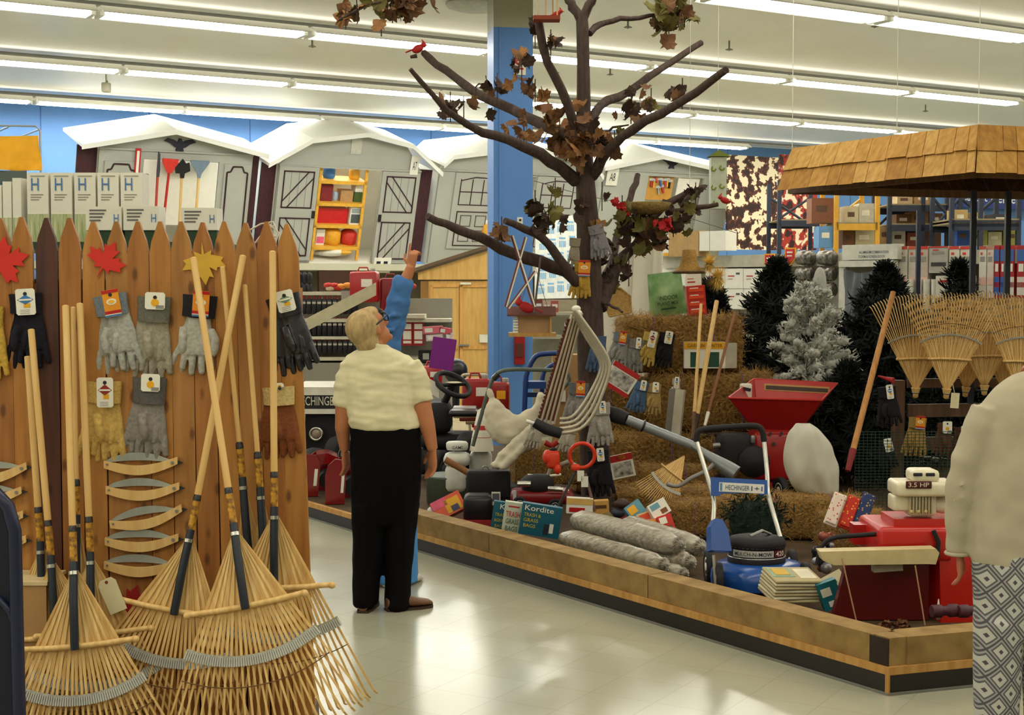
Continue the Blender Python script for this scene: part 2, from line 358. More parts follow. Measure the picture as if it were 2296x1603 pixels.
# shed with the red tools on its open front
s1 = shed('grey steel storage shed with eagle emblem and garden tools at its open front', [(-8.33, 1.90), (-6.84, 2.22), (-5.22, 1.89)], -8.0, -5.42, 1.87, (-7.28, -6.0, 1.72, .0), (.32, .16))
def arch(r, u0, u1, v0, v1):
    b = MB(SHG).rect(SP.m, u0-.05, v0-.06, u1-u0+.1, v1-v0+.1, .025, SHG, .0).build('door', r)
    t = MB(SHT); c = .1
    pts = [(u0, v0), (u1, v0), (u1, v1-c), (u1-c*.6, v1-c*.9), (u1-c, v1), (u0+c, v1), (u0+c*.6, v1-c*.9), (u0, v1-c)]
    for i in range(8): seg(t, SP, pts[i], pts[(i+1) % 8], .026, SHT, .025)
    t.build('trim', b)
arch(s1, -7.86, -7.42, .12, 1.62); arch(s1, -5.86, -5.5, .12, 1.66)
MB(WHT).rect(SP.m, -7.27, .62, 1.26, 1.09, .02, None, -.03).build('tool_board', s1)
def eagle(r, u, v, s):
    pts = [(-1, .25), (-.75, .42), (-.3, .3), (-.18, .2), (-.1, .42), (.06, .42), (.16, .2), (.3, .3), (.75, .42), (1, .25), (.6, .1), (.35, -.1), (.2, -.15), (.28, -.42), (0, -.36), (-.28, -.42), (-.2, -.15), (-.35, -.1), (-.6, .1)]
    MB(M('20202c')).prism([(u+a*s, v+b*s) for a, b in pts], SP.m, .03, None, .0).build('eagle_emblem', r)
eagle(s1, -6.7, 1.97, .27)
def tool(label, px, pyt, pxb, pyb, head, hc, hm, Lz=.12):
    r = T('garden_tool', label, 'garden tool', SP.pt(pxb, pyb, Lz), 'long handled tools in front of the shed tool board')
    a = SP.pt(px, pyt, Lz); b = SP.pt(pxb, pyb, Lz); e = (a-b).normalized(); f = Pl(a, e.cross(SP.n)*-1, e) if False else Pl(a, (e.cross(N)).normalized(), e)
    b = b-e*.5
    MB(hm).cyl(b, a, .022, seg=8).build('handle', r)
    MB(hc).prism([(x*.01, y*.01) for x, y in head], f.m, .03).build('head', r)
tool('red plastic lawn rake with red handle before the white tool board', 379, 384, 366, 500, [(-4, -2), (4, -2), (13, 15), (13, 21), (-13, 21), (-13, 15)], M('c92e22'), M('b3261e'))
tool('black square-nosed shovel with wooden handle before the white tool board', 408, 388, 402, 500, [(-3, -8), (3, -8), (4, 0), (13, 4), (11, 18), (6, 16), (0, 24), (-7, 16), (-13, 10), (-11, 0), (-4, 0)], BLK, LPINE)
tool('blue-grey lawn rake with wooden handle before the white tool board', 446, 388, 438, 500, [(-2, -8), (2, -8), (4, 0), (16, 18), (16, 21), (-16, 21), (-16, 18), (-4, 0)], M('6d8090'), LPINE)
tool('edging tool with red band on its handle, second from left on the tool board', 354, 380, 348, 500, [(-2, -12), (2, -12), (3, 0), (2, 26), (-1, 30), (-2, 0)], M('3b3a48'), M('b04030'))
tool('short dark red handled tool, leftmost of the tools before the board', 329, 390, 320, 500, [(-3, -20), (3, -20), (2.5, 0), (-2.5, 0)], M('3a2526'), M('5d2a2a'))
q = MB(WHT); SP.rect(q, 303, 333, 315, 393, .02, RED, .03); SP.rect(q, 306, 338, 312, 388, .005, WHT, .05)
q.build('red_banner', label='narrow red and white vertical sign at the left of the shed tool board', cat='sign')
# gambrel shed with open doors
s2 = shed('grey gambrel storage shed with crossbuck doors and a yellow shelf inside', [(-5.21, 1.74), (-4.46, 2.2), (-3.44, 2.36), (-2.54, 2.2), (-1.88, 1.72)], -4.94, -2.22, 1.73, (-4.19, -2.99, 1.72, .0), (.26, .3))
xdoor(s2, -4.93, -4.2, .04, 1.72, True, True); xdoor(s2, -2.98, -2.23, .0, 1.70, False, False)
MB(M('bdbcae', .6)).rect(SP.m, -3.65, 1.98, .2, .27, .02, None, .0).build('gable_plate', s2)
# yellow shelf unit in the doorway
YS = M('dfa93a', .45); sh = T('shelf_unit', 'yellow steel shelf unit standing in the open doorway of the gambrel shed', 'shelf', SP.m @ V3((-3.7, .02, -.2)))
for u in (-4.14, -3.26):
    for z in (-.5, -.12): MB(YS).rect(SP.m, u, .02, .05, 1.68, .04, None, z).build('post', sh)
SHV = (.26, .66, 1.06, 1.46)
for v in SHV: MB(YS).rect(SP.m, -4.14, v-.05, .93, .06, .42, None, -.5).build('shelf', sh)
def shp(name, label, cat, u, v, w, h, mt, z=-.3, d=.2, rnd=False, group='goods on the yellow shelf unit in the shed'):
    b = MB(mt)
    if rnd: b.lathe([(w/2*.8, 0), (w/2, h*.15), (w/2, h*.8), (w/2*.7, h*.95), (w/2*.2, h), (.001, h)], SP.m @ V3((u+w/2, v, z)), SV)
    else: b.rect(SP.m, u, v, w, h, d, None, z-d/2)
    return b.build(name, label=label, cat=cat, group=group)
shp('bucket', 'blue rounded bucket on the top shelf inside the shed', 'bucket', -3.98, 1.47, .22, .2, M('3f74b8'), rnd=True)
shp('jug', 'yellow jug at the right end of the top shelf in the shed', 'jug', -3.48, 1.47, .2, .2, YS, rnd=True)
shp('oil_can', 'dark red can with pale stripe on the second shelf in the shed', 'can', -4.02, 1.07, .22, .3, M('7c2226'))
shp('tin', 'small blue and white tin on the second shelf in the shed', 'tin', -3.78, 1.07, .13, .16, M('9fb4c8'), rnd=True)
shp('carton', 'tan carton on the second shelf in the shed', 'box', -3.64, 1.07, .24, .2, M('b08a5c'))
shp('carton', 'green carton at the right of the second shelf in the shed', 'box', -3.38, 1.07, .2, .18, M('46602e'))
shp('carton', 'white carton stacked on the green carton in the shed', 'box', -3.37, 1.255, .19, .14, WHT)
shp('toolbox', 'red steel toolbox with latch on the third shelf in the shed', 'toolbox', -4.08, .67, .62, .27, M('c01c1e', .35))
q = MB(WHT).rect(SP.m, -3.44, .67, .24, .32, .16, None, -.3); q.rect(SP.m, -3.42, .70, .2, .16, .004, M('4a5456'), -.14); q.rect(SP.m, -3.42, .88, .2, .08, .004, M('8f9a9c'), -.14)
q.build('picture_carton', label='white carton printed with a dark picture on the third shelf in the shed', cat='box', group='goods on the yellow shelf unit in the shed')
shp('watering_can', 'round yellow watering can on the fourth shelf in the shed', 'watering can', -3.86, .27, .34, .3, M('dc9c22'), rnd=True)
shp('red_bucket', 'red plastic bucket on the fourth shelf in the shed', 'bucket', -3.5, .27, .3, .27, M('c43426'), rnd=True)
q = MB(WHT).rect(SP.m, -4.02, .27, .16, .28, .1, None, -.3); q.rect(SP.m, -4.01, .3, .14, .12, .004, PINK, -.2); q.build('seed_carton', label='pink and white carton on the fourth shelf in the shed', cat='box', group='goods on the yellow shelf unit in the shed')
q = MB(WHT); q.ell(SP.m @ V3((-3.7, .13, -.2)), (.3, .15, .07)); q.ell(SP.m @ V3((-3.55, .16, -.1)), (.2, .1, .05), YS)
q.build('sack', label='white and yellow sack lying on the shed floor under the yellow shelf', cat='sack')
# third shed, partly behind the column
s3 = shed('grey storage shed with arched window doors, half hidden by the blue column', [(-1.87, 1.88), (-1.70, 2.05), (-.6, 2.22), (.6, 2.2), (1.35, 2.05), (1.62, 1.8)], -1.83, 1.55, 1.78, (-.55, .25, 1.72, .3), (.0, .0))
def windoor(r, u0, u1, v0, v1):
    b = MB(SHG).rect(SP.m, u0, v0, u1-u0, v1-v0, .03, SHG, .0).build('door', r); t = MB(SHT); w = u1-u0; h = v1-v0; tt = .016
    for x in (.12, .38, .63, .88): t.rect(SP.m, u0+w*x, v0+h*.58, tt, h*.34, .01, None, .03)
    for y in (.58, .75): t.rect(SP.m, u0+w*.12, v0+h*y, w*.77, tt, .01, None, .03)
    seg(t, SP, (u0+w*.12, v0+h*.9), (u0+w*.45, v0+h*.95), tt, SHT, .03); seg(t, SP, (u0+w*.45, v0+h*.95), (u0+w*.89, v0+h*.94), tt, SHT, .03)
    frame_lines(t, SP, u0+w*.12, v0+h*.04, u1-w*.1, v0+h*.5, tt, SHT, .03)
    for a in (.22, .56):
        for c in (.1, .3): frame_lines(t, SP, u0+w*a, v0+h*c, u0+w*(a+.24), v0+h*(c+.15), tt*.7, M('55504a'), .03)
    t.build('trim', b); return b
windoor(s3, -1.5, -.56, .3, 1.74); windoor(s3, .26, 1.2, .3, 1.74)
MB(BLK).rect(SP.m, -.6, .98, .05, .14, .03, None, .03).build('handle', s3)
YB = M('e0a63a', .5)
q = MB(YB); q.ell(SP.pt(1090, 400, -.25), (.16, .12, .2)); q.ell(SP.pt(1098, 392, -.2), (.14, .12, .18)); q.build('yellow_tank', label='yellow rounded tank seen in the doorway of the shed behind the column', cat='tank')
q = MB(M('33505c')); SP.rect(q, 1085, 420, 1112, 452, .08, None, -.2); q.build('picture_board', label='dark blue panel under the yellow tank in the shed doorway', cat='panel')
q = MB(WHT); SP.rect(q, 1086, 352, 1112, 375, .1, None, -.2); q.build('white_carton', label='white carton at the top of the half hidden shed doorway', cat='box')
q = MB(WHT); a = SP.pt(1094, 530, .05); q.lathe([(.12, 0), (.15, .05), (.13, .2), (.08, .26), (.001, .27)], a, Z, YB); q.lathe([(.1, .2), (.11, .3), (.001, .32)], a, Z, WHT)
q.build('water_jug', label='yellow jug with white lid on the ledge beside the blue column', cat='jug')
# fourth shed
s4 = shed('grey storage shed with eagle emblem and a tool pegboard in its doorway', [(1.62, 1.98), (2.94, 2.27), (5.14, 1.98)], 1.8, 5.0, 1.95, (2.85, 4.25, 1.85, .55), (.0, .0))
eagle(s4, 3.35, 2.12, .24)
q = MB(M('c3903e', .7)); SP.rect(q, 1428, 372, 1510, 448, .03, None, -.12); q.build('tool_pegboard', label='orange-brown pegboard covered in small hand tools in the fourth shed doorway', cat='pegboard')
for k in range(14):
    a = SP.pt(1436+k*5, R.uniform(380, 436), -.06); cn, m_ = R.choice((('yellow', YB), ('red', RED), ('grey', STEEL), ('black', BLKM), ('blue', M('3b66b0')), ('white', WHT))); e = V3((R.uniform(-.4, .4), 0, 1)).normalized()
    q = MB(m_).cyl(a-e*.07, a+e*.07, .022, seg=6); q.box(a+e*.08, (.1, .04, .05), STEEL)
    q.build('hand_tool', label='small %s hand tool, %s from the left on the shed pegboard' % (cn, ORD[k]), cat='hand tool', group='small hand tools on the shed pegboard')
q = MB(WHT); SP.rect(q, 1522, 376, 1568, 442, .04, None, -.1); q.build('wall_board', label='plain white panel right of the tool pegboard in the shed doorway', cat='panel')
# the ledge that carries the sheds and what stands below it
LG = mat('cream_ledge_paint', 'b4b29a', .6, 0, .05, 2)
lt = T('display_ledge', 'long cream display ledge carrying the tipped garden sheds along the back wall', 'ledge', V3((0, 27.4, 0)))
MB(LG).par(V3((0, 27.25, 2.06))-U*9.2, U*19.6, -N*1.9, Z*.12).build('deck', lt)
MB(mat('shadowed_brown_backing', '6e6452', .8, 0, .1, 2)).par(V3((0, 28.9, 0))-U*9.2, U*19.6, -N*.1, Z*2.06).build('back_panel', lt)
for k in range(7): MB(M('5a4a38')).par(V3((0, 28.2, 0))-U*(8.9-k*2.4), U*.09, -N*.09, Z*2.06).build('post', lt)
def sign(txt, x0, y0, x1, y1, label, pl, tx=None, m=WHT, ink=INK, d=.015):
    q = MB(m); pl.rect(q, x0, y0, x1, y1, d, m, .03)
    t = tx or (x0+(x1-x0)*.25, y0+(y1-y0)*.3, x1-(x1-x0)*.25, y1-(y1-y0)*.25)
    if txt: pl.text(q, txt, *t, ink, .03+d+.003)
    if not txt: pl.rect(q, 844, 586, 853, 598, .004, INK, .045); pl.rect(q, 860, 586, 869, 598, .004, INK, .045)
    return q.build('number_sign' if txt else 'price_card', label=label, cat='sign')
sign('A7', 921, 350, 939, 392, 'white sign reading A7 on the right door of the gambrel shed', SP)
sign('A8', 1361, 376, 1386, 416, 'white sign reading A8 at the left of the fourth shed', SP)
sign('A9', 1628, 392, 1654, 430, 'white sign reading A9 at the right of the fourth shed', SP)
sign('', 838, 578, 876, 612, 'white price card with two dark squares under the gambrel shed door', SP)
sign('', 1082+0, 360, 1083, 362, '', SP) if 0 else None
# yellow tarp tent at far left
TP = wallp(26.6); t = T('cot_tent', 'yellow canvas awning on a thin wire frame high at the left wall', 'awning', TP.pt(50, 420))
q = MB(M('d79a12', .75, var=.15, sc=3)); A = TP.pt(-40, 306); B_ = TP.pt(86, 304); C_ = TP.pt(93, 383); D_ = TP.pt(-40, 380)
rg = []
for i in range(9):
    a = lerp(A, B_, i/8); b_ = lerp(D_, C_, i/8); rg.append([lerp(a, b_, j/6)+N*(.1*math.sin(i*1.3+j*.8)*j/6) for j in range(7)])
q.loft(rg, None, False, True, False); q.loft([[p-N*.03 for p in reversed(g)] for g in rg], None, False, True, False); q.build('canvas', t)
for a in ((20, 284), (88, 290)): MB(STEEL).cyl(TP.pt(*a), TP.pt(*a)-N*3.0, .014, seg=6).build('wall_strut', t)
MB(STEEL).tube([TP.pt(-40, 281), TP.pt(80, 283), TP.pt(90, 292), TP.pt(92, 390)], .014).build('wire_frame', t)
q = MB(M('3a4438')).par(TP.pt(-40, 382), TP.pt(60, 383)-TP.pt(-40, 382), -Z*.18, N*-.8); q.build('base', t)
# column
cy = 15.6; q = MB(mat('blue_column_paint', '5788cb', .5, 0, .05, 2)); a = P(1107, 800, cy); wd = (P(1196, 800, cy)-a).x; UX = V3((.985, .17, 0)); UY = V3((-.17, .985, 0))
zt = P(1110, 60, cy).z
q.par(V3((a.x, cy, 0)), UX*wd, UY*wd, Z*zt); q.par(V3((a.x, cy, zt)), UX*wd, UY*wd, Z*(ZC-zt), mat('beige_column_top', 'a9a892', .6, 0, .05, 2))
q.par(V3((a.x, cy, 0))+UX*.06-UY*.012, UX*.02, UY*.012, Z*zt); q.build('trim_1', kind='structure')
CPl = Pl((a.x, cy-.002, 0), UX, Z)
q = MB(WHT); CPl.rect(q, 1153, 121, 1179, 168, .012); c = CPl.pt(1166, 134, .014); q.torus(c, .05, .012, -UY, RED, 16, 6); CPl.rect(q, 1159, 131, 1173, 137, .004, RED, .013); CPl.rect(q, 1158, 152, 1174, 156, .004, RED, .013)
q.build('no_smoking_sign', label='small white sign with red round symbol high on the blue column', cat='sign')
q = MB(WHT); CPl.rect(q, 1160, 487, 1172, 509, .012); CPl.rect(q, 1164, 491, 1169, 496, .004, INK, .012); CPl.rect(q, 1164, 500, 1169, 505, .004, INK, .012)
q.build('wall_outlet', label='white double power outlet on the blue column', cat='outlet')
q = T('fire_extinguisher_box', 'narrow red fire equipment holder hung low on the blue column', 'fire extinguisher', CPl.pt(1165, 815))
b_ = MB(M('9c1416')); CPl.rect(b_, 1155, 755, 1177, 817, .08); b_.build('case', q); b_ = MB(M('5d3022')); CPl.rect(b_, 1158, 770, 1173, 800, .02, None, .08); b_.build('panel', q)
# ---------------------------------------------------------------- picket fence display, near left
def knotty(name, c1, c2, knot='4a2a12'):
    m = wood(name, c1, c2, (10, 10, .9), 3.2); nt = m.node_tree; b = nt.nodes['Principled BSDF']
    tc = nt.nodes.new('ShaderNodeTexCoord'); mp = nt.nodes.new('ShaderNodeMapping'); mp.inputs['Scale'].default_value = (14, 14, 6)
    v = nt.nodes.new('ShaderNodeTexVoronoi'); r = nt.nodes.new('ShaderNodeValToRGB'); mx = nt.nodes.new('ShaderNodeMix'); mx.data_type = 'RGBA'
    oi = nt.nodes.new('ShaderNodeObjectInfo'); ad = nt.nodes.new('ShaderNodeVectorMath'); ad.operation = 'ADD'
    nt.links.new(tc.outputs['Object'], ad.inputs[0]); nt.links.new(oi.outputs['Location'], ad.inputs[1]); nt.links.new(ad.outputs[0], mp.inputs[0])
    nt.links.new(mp.outputs[0], v.inputs['Vector']); v.inputs['Scale'].default_value = 1.15
    r.color_ramp.elements[0].position = .10; r.color_ramp.elements[0].color = (.75, .75, .75, 1); r.color_ramp.elements[1].position = .22; r.color_ramp.elements[1].color = (0, 0, 0, 1)
    old = b.inputs['Base Color'].links[0].from_socket
    nt.links.new(v.outputs['Distance'], r.inputs[0]); nt.links.new(r.outputs[0], mx.inputs[0]); nt.links.new(old, mx.inputs[6]); mx.inputs[7].default_value = rgb(knot)
    nt.links.new(mx.outputs[2], b.inputs['Base Color']); return m
PK = [knotty('picket_wood', 'b98240', '9a6428'), knotty('picket_wood_pale', 'b27e44', '94642e'), knotty('picket_wood_red', 'ab7238', '8c5826')]
PKD = knotty('picket_wood_dark', '5a3426', '3c221c', '1f110e')
FY = 5.05; FP = front(FY); ZB = .15
fence = T('picket_fence', 'tall wooden picket fence with pointed tops used as a product display', 'fence', (P(330, 900, FY).x, FY, ZB))
tips = [-95, -45, 4, 51, 107, 158, 211, 263, 311, 361, 408, 456, 504, 552, 599, 644]
tipy = [492, 492, 490, 487, 489, 489, 497, 497, 497, 497, 497, 499, 497, 500, 497, 503]
for i, (px, py) in enumerate(zip(tips, tipy)):
    u, v = FP.uv(px, py); ln = math.tan(math.radians(max(0, (i-9))*.28)); w = .038
    bx = u+(v-ZB)*ln
    pts = [(bx-w, ZB), (bx+w, ZB), (u+w+.105*ln, v-.115), (u+w*.8, v-.07), (u+w*.42, v-.03), (u+.006, v), (u-.006, v), (u-w*.42, v-.03), (u-w*.8, v-.07), (u-w+.105*ln, v-.115)]
    m_ = PKD if i == 4 else PK[(i*7) % 3]
    MB(m_).prism(pts, FP.m, .018, None, 0 if i != 4 else .002).build('picket', fence, label='dark brown stained picket' if i == 4 else None)
for z in (.5, 1.15, 1.72): MB(PK[2]).par((FP.uv(-130, 900)[0], FY, z-.045), (FP.uv(668, 900)[0]-FP.uv(-130, 900)[0], 0, 0), (0, .04, 0), (0, 0, .09)).build('rail', fence)
MB(M('3a2616')).par((FP.uv(-110, 900)[0], FY+.001, .2), (FP.uv(652, 900)[0]-FP.uv(-110, 900)[0], 0, 0), (0, .004, 0), (0, 0, 1.58)).build('gap_darkening_sheet', fence)  # dark sheet added behind the pickets so their gaps look dark
for px in (-60, 300, 640): MB(PK[2]).par((FP.uv(px, 900)[0]-.045, FY+.04, ZB), (.09, 0, 0), (0, .09, 0), (0, 0, 1.6)).build('post', fence)
MB(M('5d4a36')).par((-2.4, 4.0, 0), (FP.uv(672, 900)[0]+2.4, 0, 0), (0, 1.5, 0), (0, 0, ZB)).build('display_plinth', label='low wooden plinth under the picket fence and bamboo rakes', cat='plinth')
LEAF = [(0, -.48), (.03, -.2), (.2, -.28), (.18, -.18), (.46, -.1), (.4, -.02), (.5, .12), (.3, .12), (.28, .2), (.12, .1), (.2, .34), (.1, .31), (0, .5), (-.1, .31), (-.2, .34), (-.12, .1), (-.28, .2), (-.3, .12), (-.5, .12), (-.4, -.02), (-.46, -.1), (-.18, -.18), (-.2, -.28), (-.03, -.2)]
def leaf(px, py, Y, h, roll, m, label, name='paper_maple_leaf', thick=.003, yaw=0, group='cut-out maple leaves pinned on the pickets'):
    f = facing(px, py, Y, yaw, 0, roll); q = MB(m)
    q.prism([(a*h, b*h) for a, b in LEAF], f.m, thick)
    return q.build(name, label=label, cat='leaf decoration', group=group)
RL = M('cf2a22', .6); YL = M('d2a93a', .6)
leaf(238, 583, FY-.022, .145, 28, RL, 'red cut-out maple leaf pinned above the grey gloves'); leaf(14, 585, FY-.022, .17, 75, RL, 'red cut-out maple leaf at the left edge of the fence')
leaf(457, 590, FY-.022, .155, 175, YL, 'mustard yellow cut-out maple leaf behind the crossed rake poles'); leaf(292, 1358, FY-.022, .16, 20, M('9c1c1a'), 'dark red cut-out leaf low on the fence between the rakes')
# ---------------------------------------------------------------- gloves
def glove_mesh(var):
    q = MB(M('808080'))
    q.tube([(0, 0, .0), (0, 0, -.03), (0, 0, -.07), (.0, 0, -.11), (0, 0, -.135)], [.036, .037, .044, .047, .044], flat=.38, up=V3((0, 1, 0)), seg=16)
    for k, (x, l, a) in enumerate(((-.0375, .062, -8), (-.0125, .078, -2), (.0125, .082, 2), (.037, .068, 8))):
        a = math.radians(a+R.uniform(-3, 3)); b = V3((x, 0, -.118)); e = V3((math.sin(a), .0, -math.cos(a)))
        q.tube([b, b+e*l*.5+V3((0, -.004, 0)), b+e*l*.93, b+e*l], [.0108, .0112, .0102, .006], seg=10)
    if var == 0: q.tube([(-.036, -.004, -.055), (-.055, -.012, -.085), (-.056, -.016, -.115), (-.052, -.016, -.135)], [.016, .015, .0135, .007], seg=10)
    else: q.tube([(-.028, -.012, -.05), (-.024, -.024, -.08), (-.018, -.026, -.112), (-.016, -.025, -.13)], [.016, .015, .0135, .007], seg=10)
    o = q.build('g', mods=REM(.0036, 3)); me = o.data; bpy.data.objects.remove(o); zc = min(v.co.z for v in me.vertices)
    off = max(v.co.z for v in me.vertices)
    for v in me.vertices: v.co.z -= off
    return me
GM = [glove_mesh(0), glove_mesh(1), glove_mesh(0)]
def card(f, w, h, st, parent, oy=0):
    q = MB(WHT); c = .006; fm = f.m @ Matrix.Translation((0, 0, .026)); y0 = oy
    base, art = {'blue': (WHT, M('3a76b4')), 'orange': (M('e0931c'), M('c92a1a')), 'white': (WHT, M('8a8a84')), 'red': (WHT, M('8e2a26')), 'green': (WHT, M('6f8f78')), 'oj': (M('e08a1c'), M('d8c8a0'))}[st]
    q.prism([(-w/2+c, y0-h), (w/2-c, y0-h), (w/2, y0-h+c), (w/2, y0-c), (w/2-c, y0), (-w/2+c, y0), (-w/2, y0-c), (-w/2, y0-h+c)], fm, .002, base)
    e = .0035; q.prism([(.007*math.cos(a*.785), y0-.018+.007*math.sin(a*.785)) for a in range(8)], fm, .001, INK, .002)
    if st in ('blue', 'red', 'green'):
        k = y0-h*.42; q.prism([(-w*.42, k), (0, k-h*.19), (w*.42, k), (0, k+h*.19)], fm, .001, art, .002); q.rect(fm, -w*.1, y0-h*.72, w*.34, h*.16, .001, YEL, .002); q.rect(fm, -w*.34, k-.003, w*.68, .006, .001, WHT, .003)
        for j in range(3): q.rect(fm, -w*.3, y0-h*.95+j*.006, w*.5, .002, .0006, GREY, .002)
    elif st in ('orange', 'oj'):
        q.rect(fm, -w/2, y0-h*.13, w, h*.12, .001, RED, .002); q.prism([(w*.32*math.cos(a*.63), y0-h*.45+h*.12*math.sin(a*.63)) for a in range(10)], fm, .001, WHT, .002)
        q.prism([(w*.2*math.cos(a*.63), y0-h*.45+h*.07*math.sin(a*.63)) for a in range(10)], fm, .001, M('e8b53c'), .003)
        q.rect(fm, -w/2, y0-h*.9, w, h*.12, .001, RED, .002); q.rect(fm, -w/2, y0-h, w, h*.07, .001, LBL, .002); q.rect(fm, -w/2, y0-h*.93, w, h*.03, .001, WHT, .003)
    else:
        q.prism([(w*.2*math.cos(a*.63), y0-h*.6+w*.2*math.sin(a*.63)) for a in range(10)], fm, .001, YEL, .002); q.rect(fm, w*.05, y0-h*.95, w*.4, h*.2, .001, art, .002)
    return q.build('hang_card', parent)
def gcol(h, **k): return mat('glove_'+h, h, .9, 0, .22, 90, .35, **k)
def gloves(label, px, py, Y, s, roll, m, cuff=None, cst='white', cw=.05, chh=.065, yaw=0, var=0, grp='work gloves hung on the picket fence', cuffl=.055, both=True, pitch=0, cx=0, flip=False, mode='pair'):
    f = facing(px, py, Y, yaw, pitch, roll)
    r = T('work_gloves', label, 'gloves', (0, 0, 0), grp); r.matrix_basis = f.m @ Matrix.Rotation(math.radians(90), 4, 'X').inverted() @ Matrix.Identity(4)
    # local axes of the root: x right, y into the fence, z up
    inv = Pl((0, 0, 0), (1, 0, 0), (0, 0, 1))
    for k in (1, 0) if both else (0,):
        me = GM[(var+k) % 2 if mode == 'pair' else k].copy(); me.materials.clear(); me.materials.append(m)
        o = bpy.data.objects.new('glove', me); COL.objects.link(o); o.parent = r
        sx = -1 if (flip ^ (k == 1)) else 1
        o.matrix_basis = Matrix.Translation((-.022*s*k, .012 if k else -.002, -cuffl*s+.012-.006*k)) @ Matrix.Rotation(math.radians(7*k), 4, 'Y') @ Matrix.Diagonal((s*sx, s, s*1.0, 1))
        q = MB(cuff or m); cz = -cuffl*s+.03; zz = 0
        q.tube([(-.02*s*k, .012*k, .004), (-.02*s*k, .012*k, -cuffl*s*.5), (-.024*s*k, .012*k, -cuffl*s-.008*s)], [.046*s, .044*s, .041*s], flat=.42, up=V3((0, 1, 0)), seg=16); q.build('cuff', r)
    if cst:
        q = card(inv, cw, chh, cst, r, .02)
        if cx: q.location.x = cx
    r.scale = r.scale
    return r
GK = 1.02
GF = FY-.032
gloves('pair of black knit gloves with a blue diamond card at the far left', 62, 660, GF, 1.08, -3, gcol('0f0e1c'), None, 'blue', .068, .092, var=0)
gloves('pair of pale grey gloves with blue cuffs and orange card under the red leaf', 252, 662, GF, 1.12, -10, gcol('a9aaa2'), gcol('77828c'), 'orange', .058, .095, var=0)
gloves('grey canvas gloves with square dark-edged cuff and white card on the fence', 352, 668, GF, 1.1, 2, gcol('9b9684'), gcol('6c6c62'), 'white', .07, .06, var=1, cuffl=.07)
gloves('pale grey gloves with black cuffs and orange card behind the crossed rake poles', 455, 665, GF, 1.12, 4, gcol('aeaea4'), gcol('1c1a20'), 'oj', .058, .09, var=0, flip=True, cuffl=.06)
gloves('shiny black rubber gloves with tilted white card at the right end of the fence', 640, 664, GF, 1.12, -14, mat('black_rubber', '17161d', .3, 0, .1, 20, .2, spec=.6), None, 'green', .062, .075, var=1)
gloves('cream yellow gloves with red diamond card in the lower row on the fence', 240, 858, GF, 1.16, 0, gcol('c9a75c'), None, 'red', .058, .105, var=1)
gloves('heather grey gloves with white card in the lower row on the fence', 342, 850, GF, 1.12, 2, gcol('8b8680'), gcol('5f5c5a'), 'white', .066, .062, var=1, cuffl=.07)
gloves('brown leather gloves with cream cuff low at the right end of the fence', 630, 870, GF, 1.05, -4, gcol('7c4420'), gcol('cdb67a'), 'white', .03, .02, var=1, cuffl=.05)
gloves('yellow gloves mostly cut off at the left edge of the photo', -22, 690, GF, 1.05, 0, gcol('c8a444'), None, None, var=0)
# ---------------------------------------------------------------- folding pruning saws
def saw_proto():
    r = T('pruning_saw', '', 'saw', (0, 0, 0), 'folding pruning saws hung in a column on the fence')
    fm = Pl((0, 0, 0), (1, 0, 0), (0, 0, 1)).m
    n = 12; top = []; bot = []
    for i in range(n+1):
        t = i/n; x = -.13+.26*t; c = -.028*math.sin(math.pi*t)+.014*t; w = .013+.004*math.sin(math.pi*t)
        top.append((x, c+w)); bot.append((x, c-w))
    MB(LPINE).prism(top+bot[::-1], fm, .018, None, 0).build('handle', r)
    q = MB(M('9fa59c', .35, .0, .25)); a = []; b_ = []
    for i in range(n+1):
        t = i/n; x = -.125+.24*t; a.append((x, .014+.028*math.sin(math.pi*min(1, t*1.05))**.8 if 0 < i < n else .012)); b_.append((x, .006+.008*math.sin(math.pi*t)))
    q.prism(a+b_[::-1], fm, .003, None, .007).build('blade', r)
    q = MB(STEEL); q.prism([(.118, .018), (.15, .005), (.12, -.006)], fm, .006, M('33353a', .4, .5), .006); q.build('tip', r)
    q = MB(STEEL); q.cyl((.112, .0, .006), (.112, -.021, .006), .006, seg=10); q.cyl((-.118, 0, -.0), (-.118, -.021, -.0), .004, seg=8); q.build('pivot', r)
    return r
sp_ = saw_proto()
for i, (px, py, ro, lb) in enumerate(((318, 1040, 0, 'top of the column, half behind the grey gloves'), (322, 1097, 0, 'second from the top of the column'), (330, 1160, -10, 'third from the top and tilted up to the right'), (320, 1212, 0, 'fourth from the top of the column'), (318, 1268, 2, 'lowest of the column'),
        (-18, 1060, -6, 'highest of the four at the left edge of the photo'), (-30, 1110, -3, 'second of the four at the left edge of the photo'), (-27, 1160, 0, 'third of the four at the left edge of the photo'), (-20, 1215, 0, 'lowest of the four at the left edge of the photo'))):
    f = facing(px, py, FY-.0225, 0, 0, ro); o = sp_ if i == 0 else dup(sp_, Matrix())
    o.matrix_basis = f.m @ Matrix.Rotation(math.radians(-90), 4, 'X'); o['label'] = 'folding pruning saw, '+lb
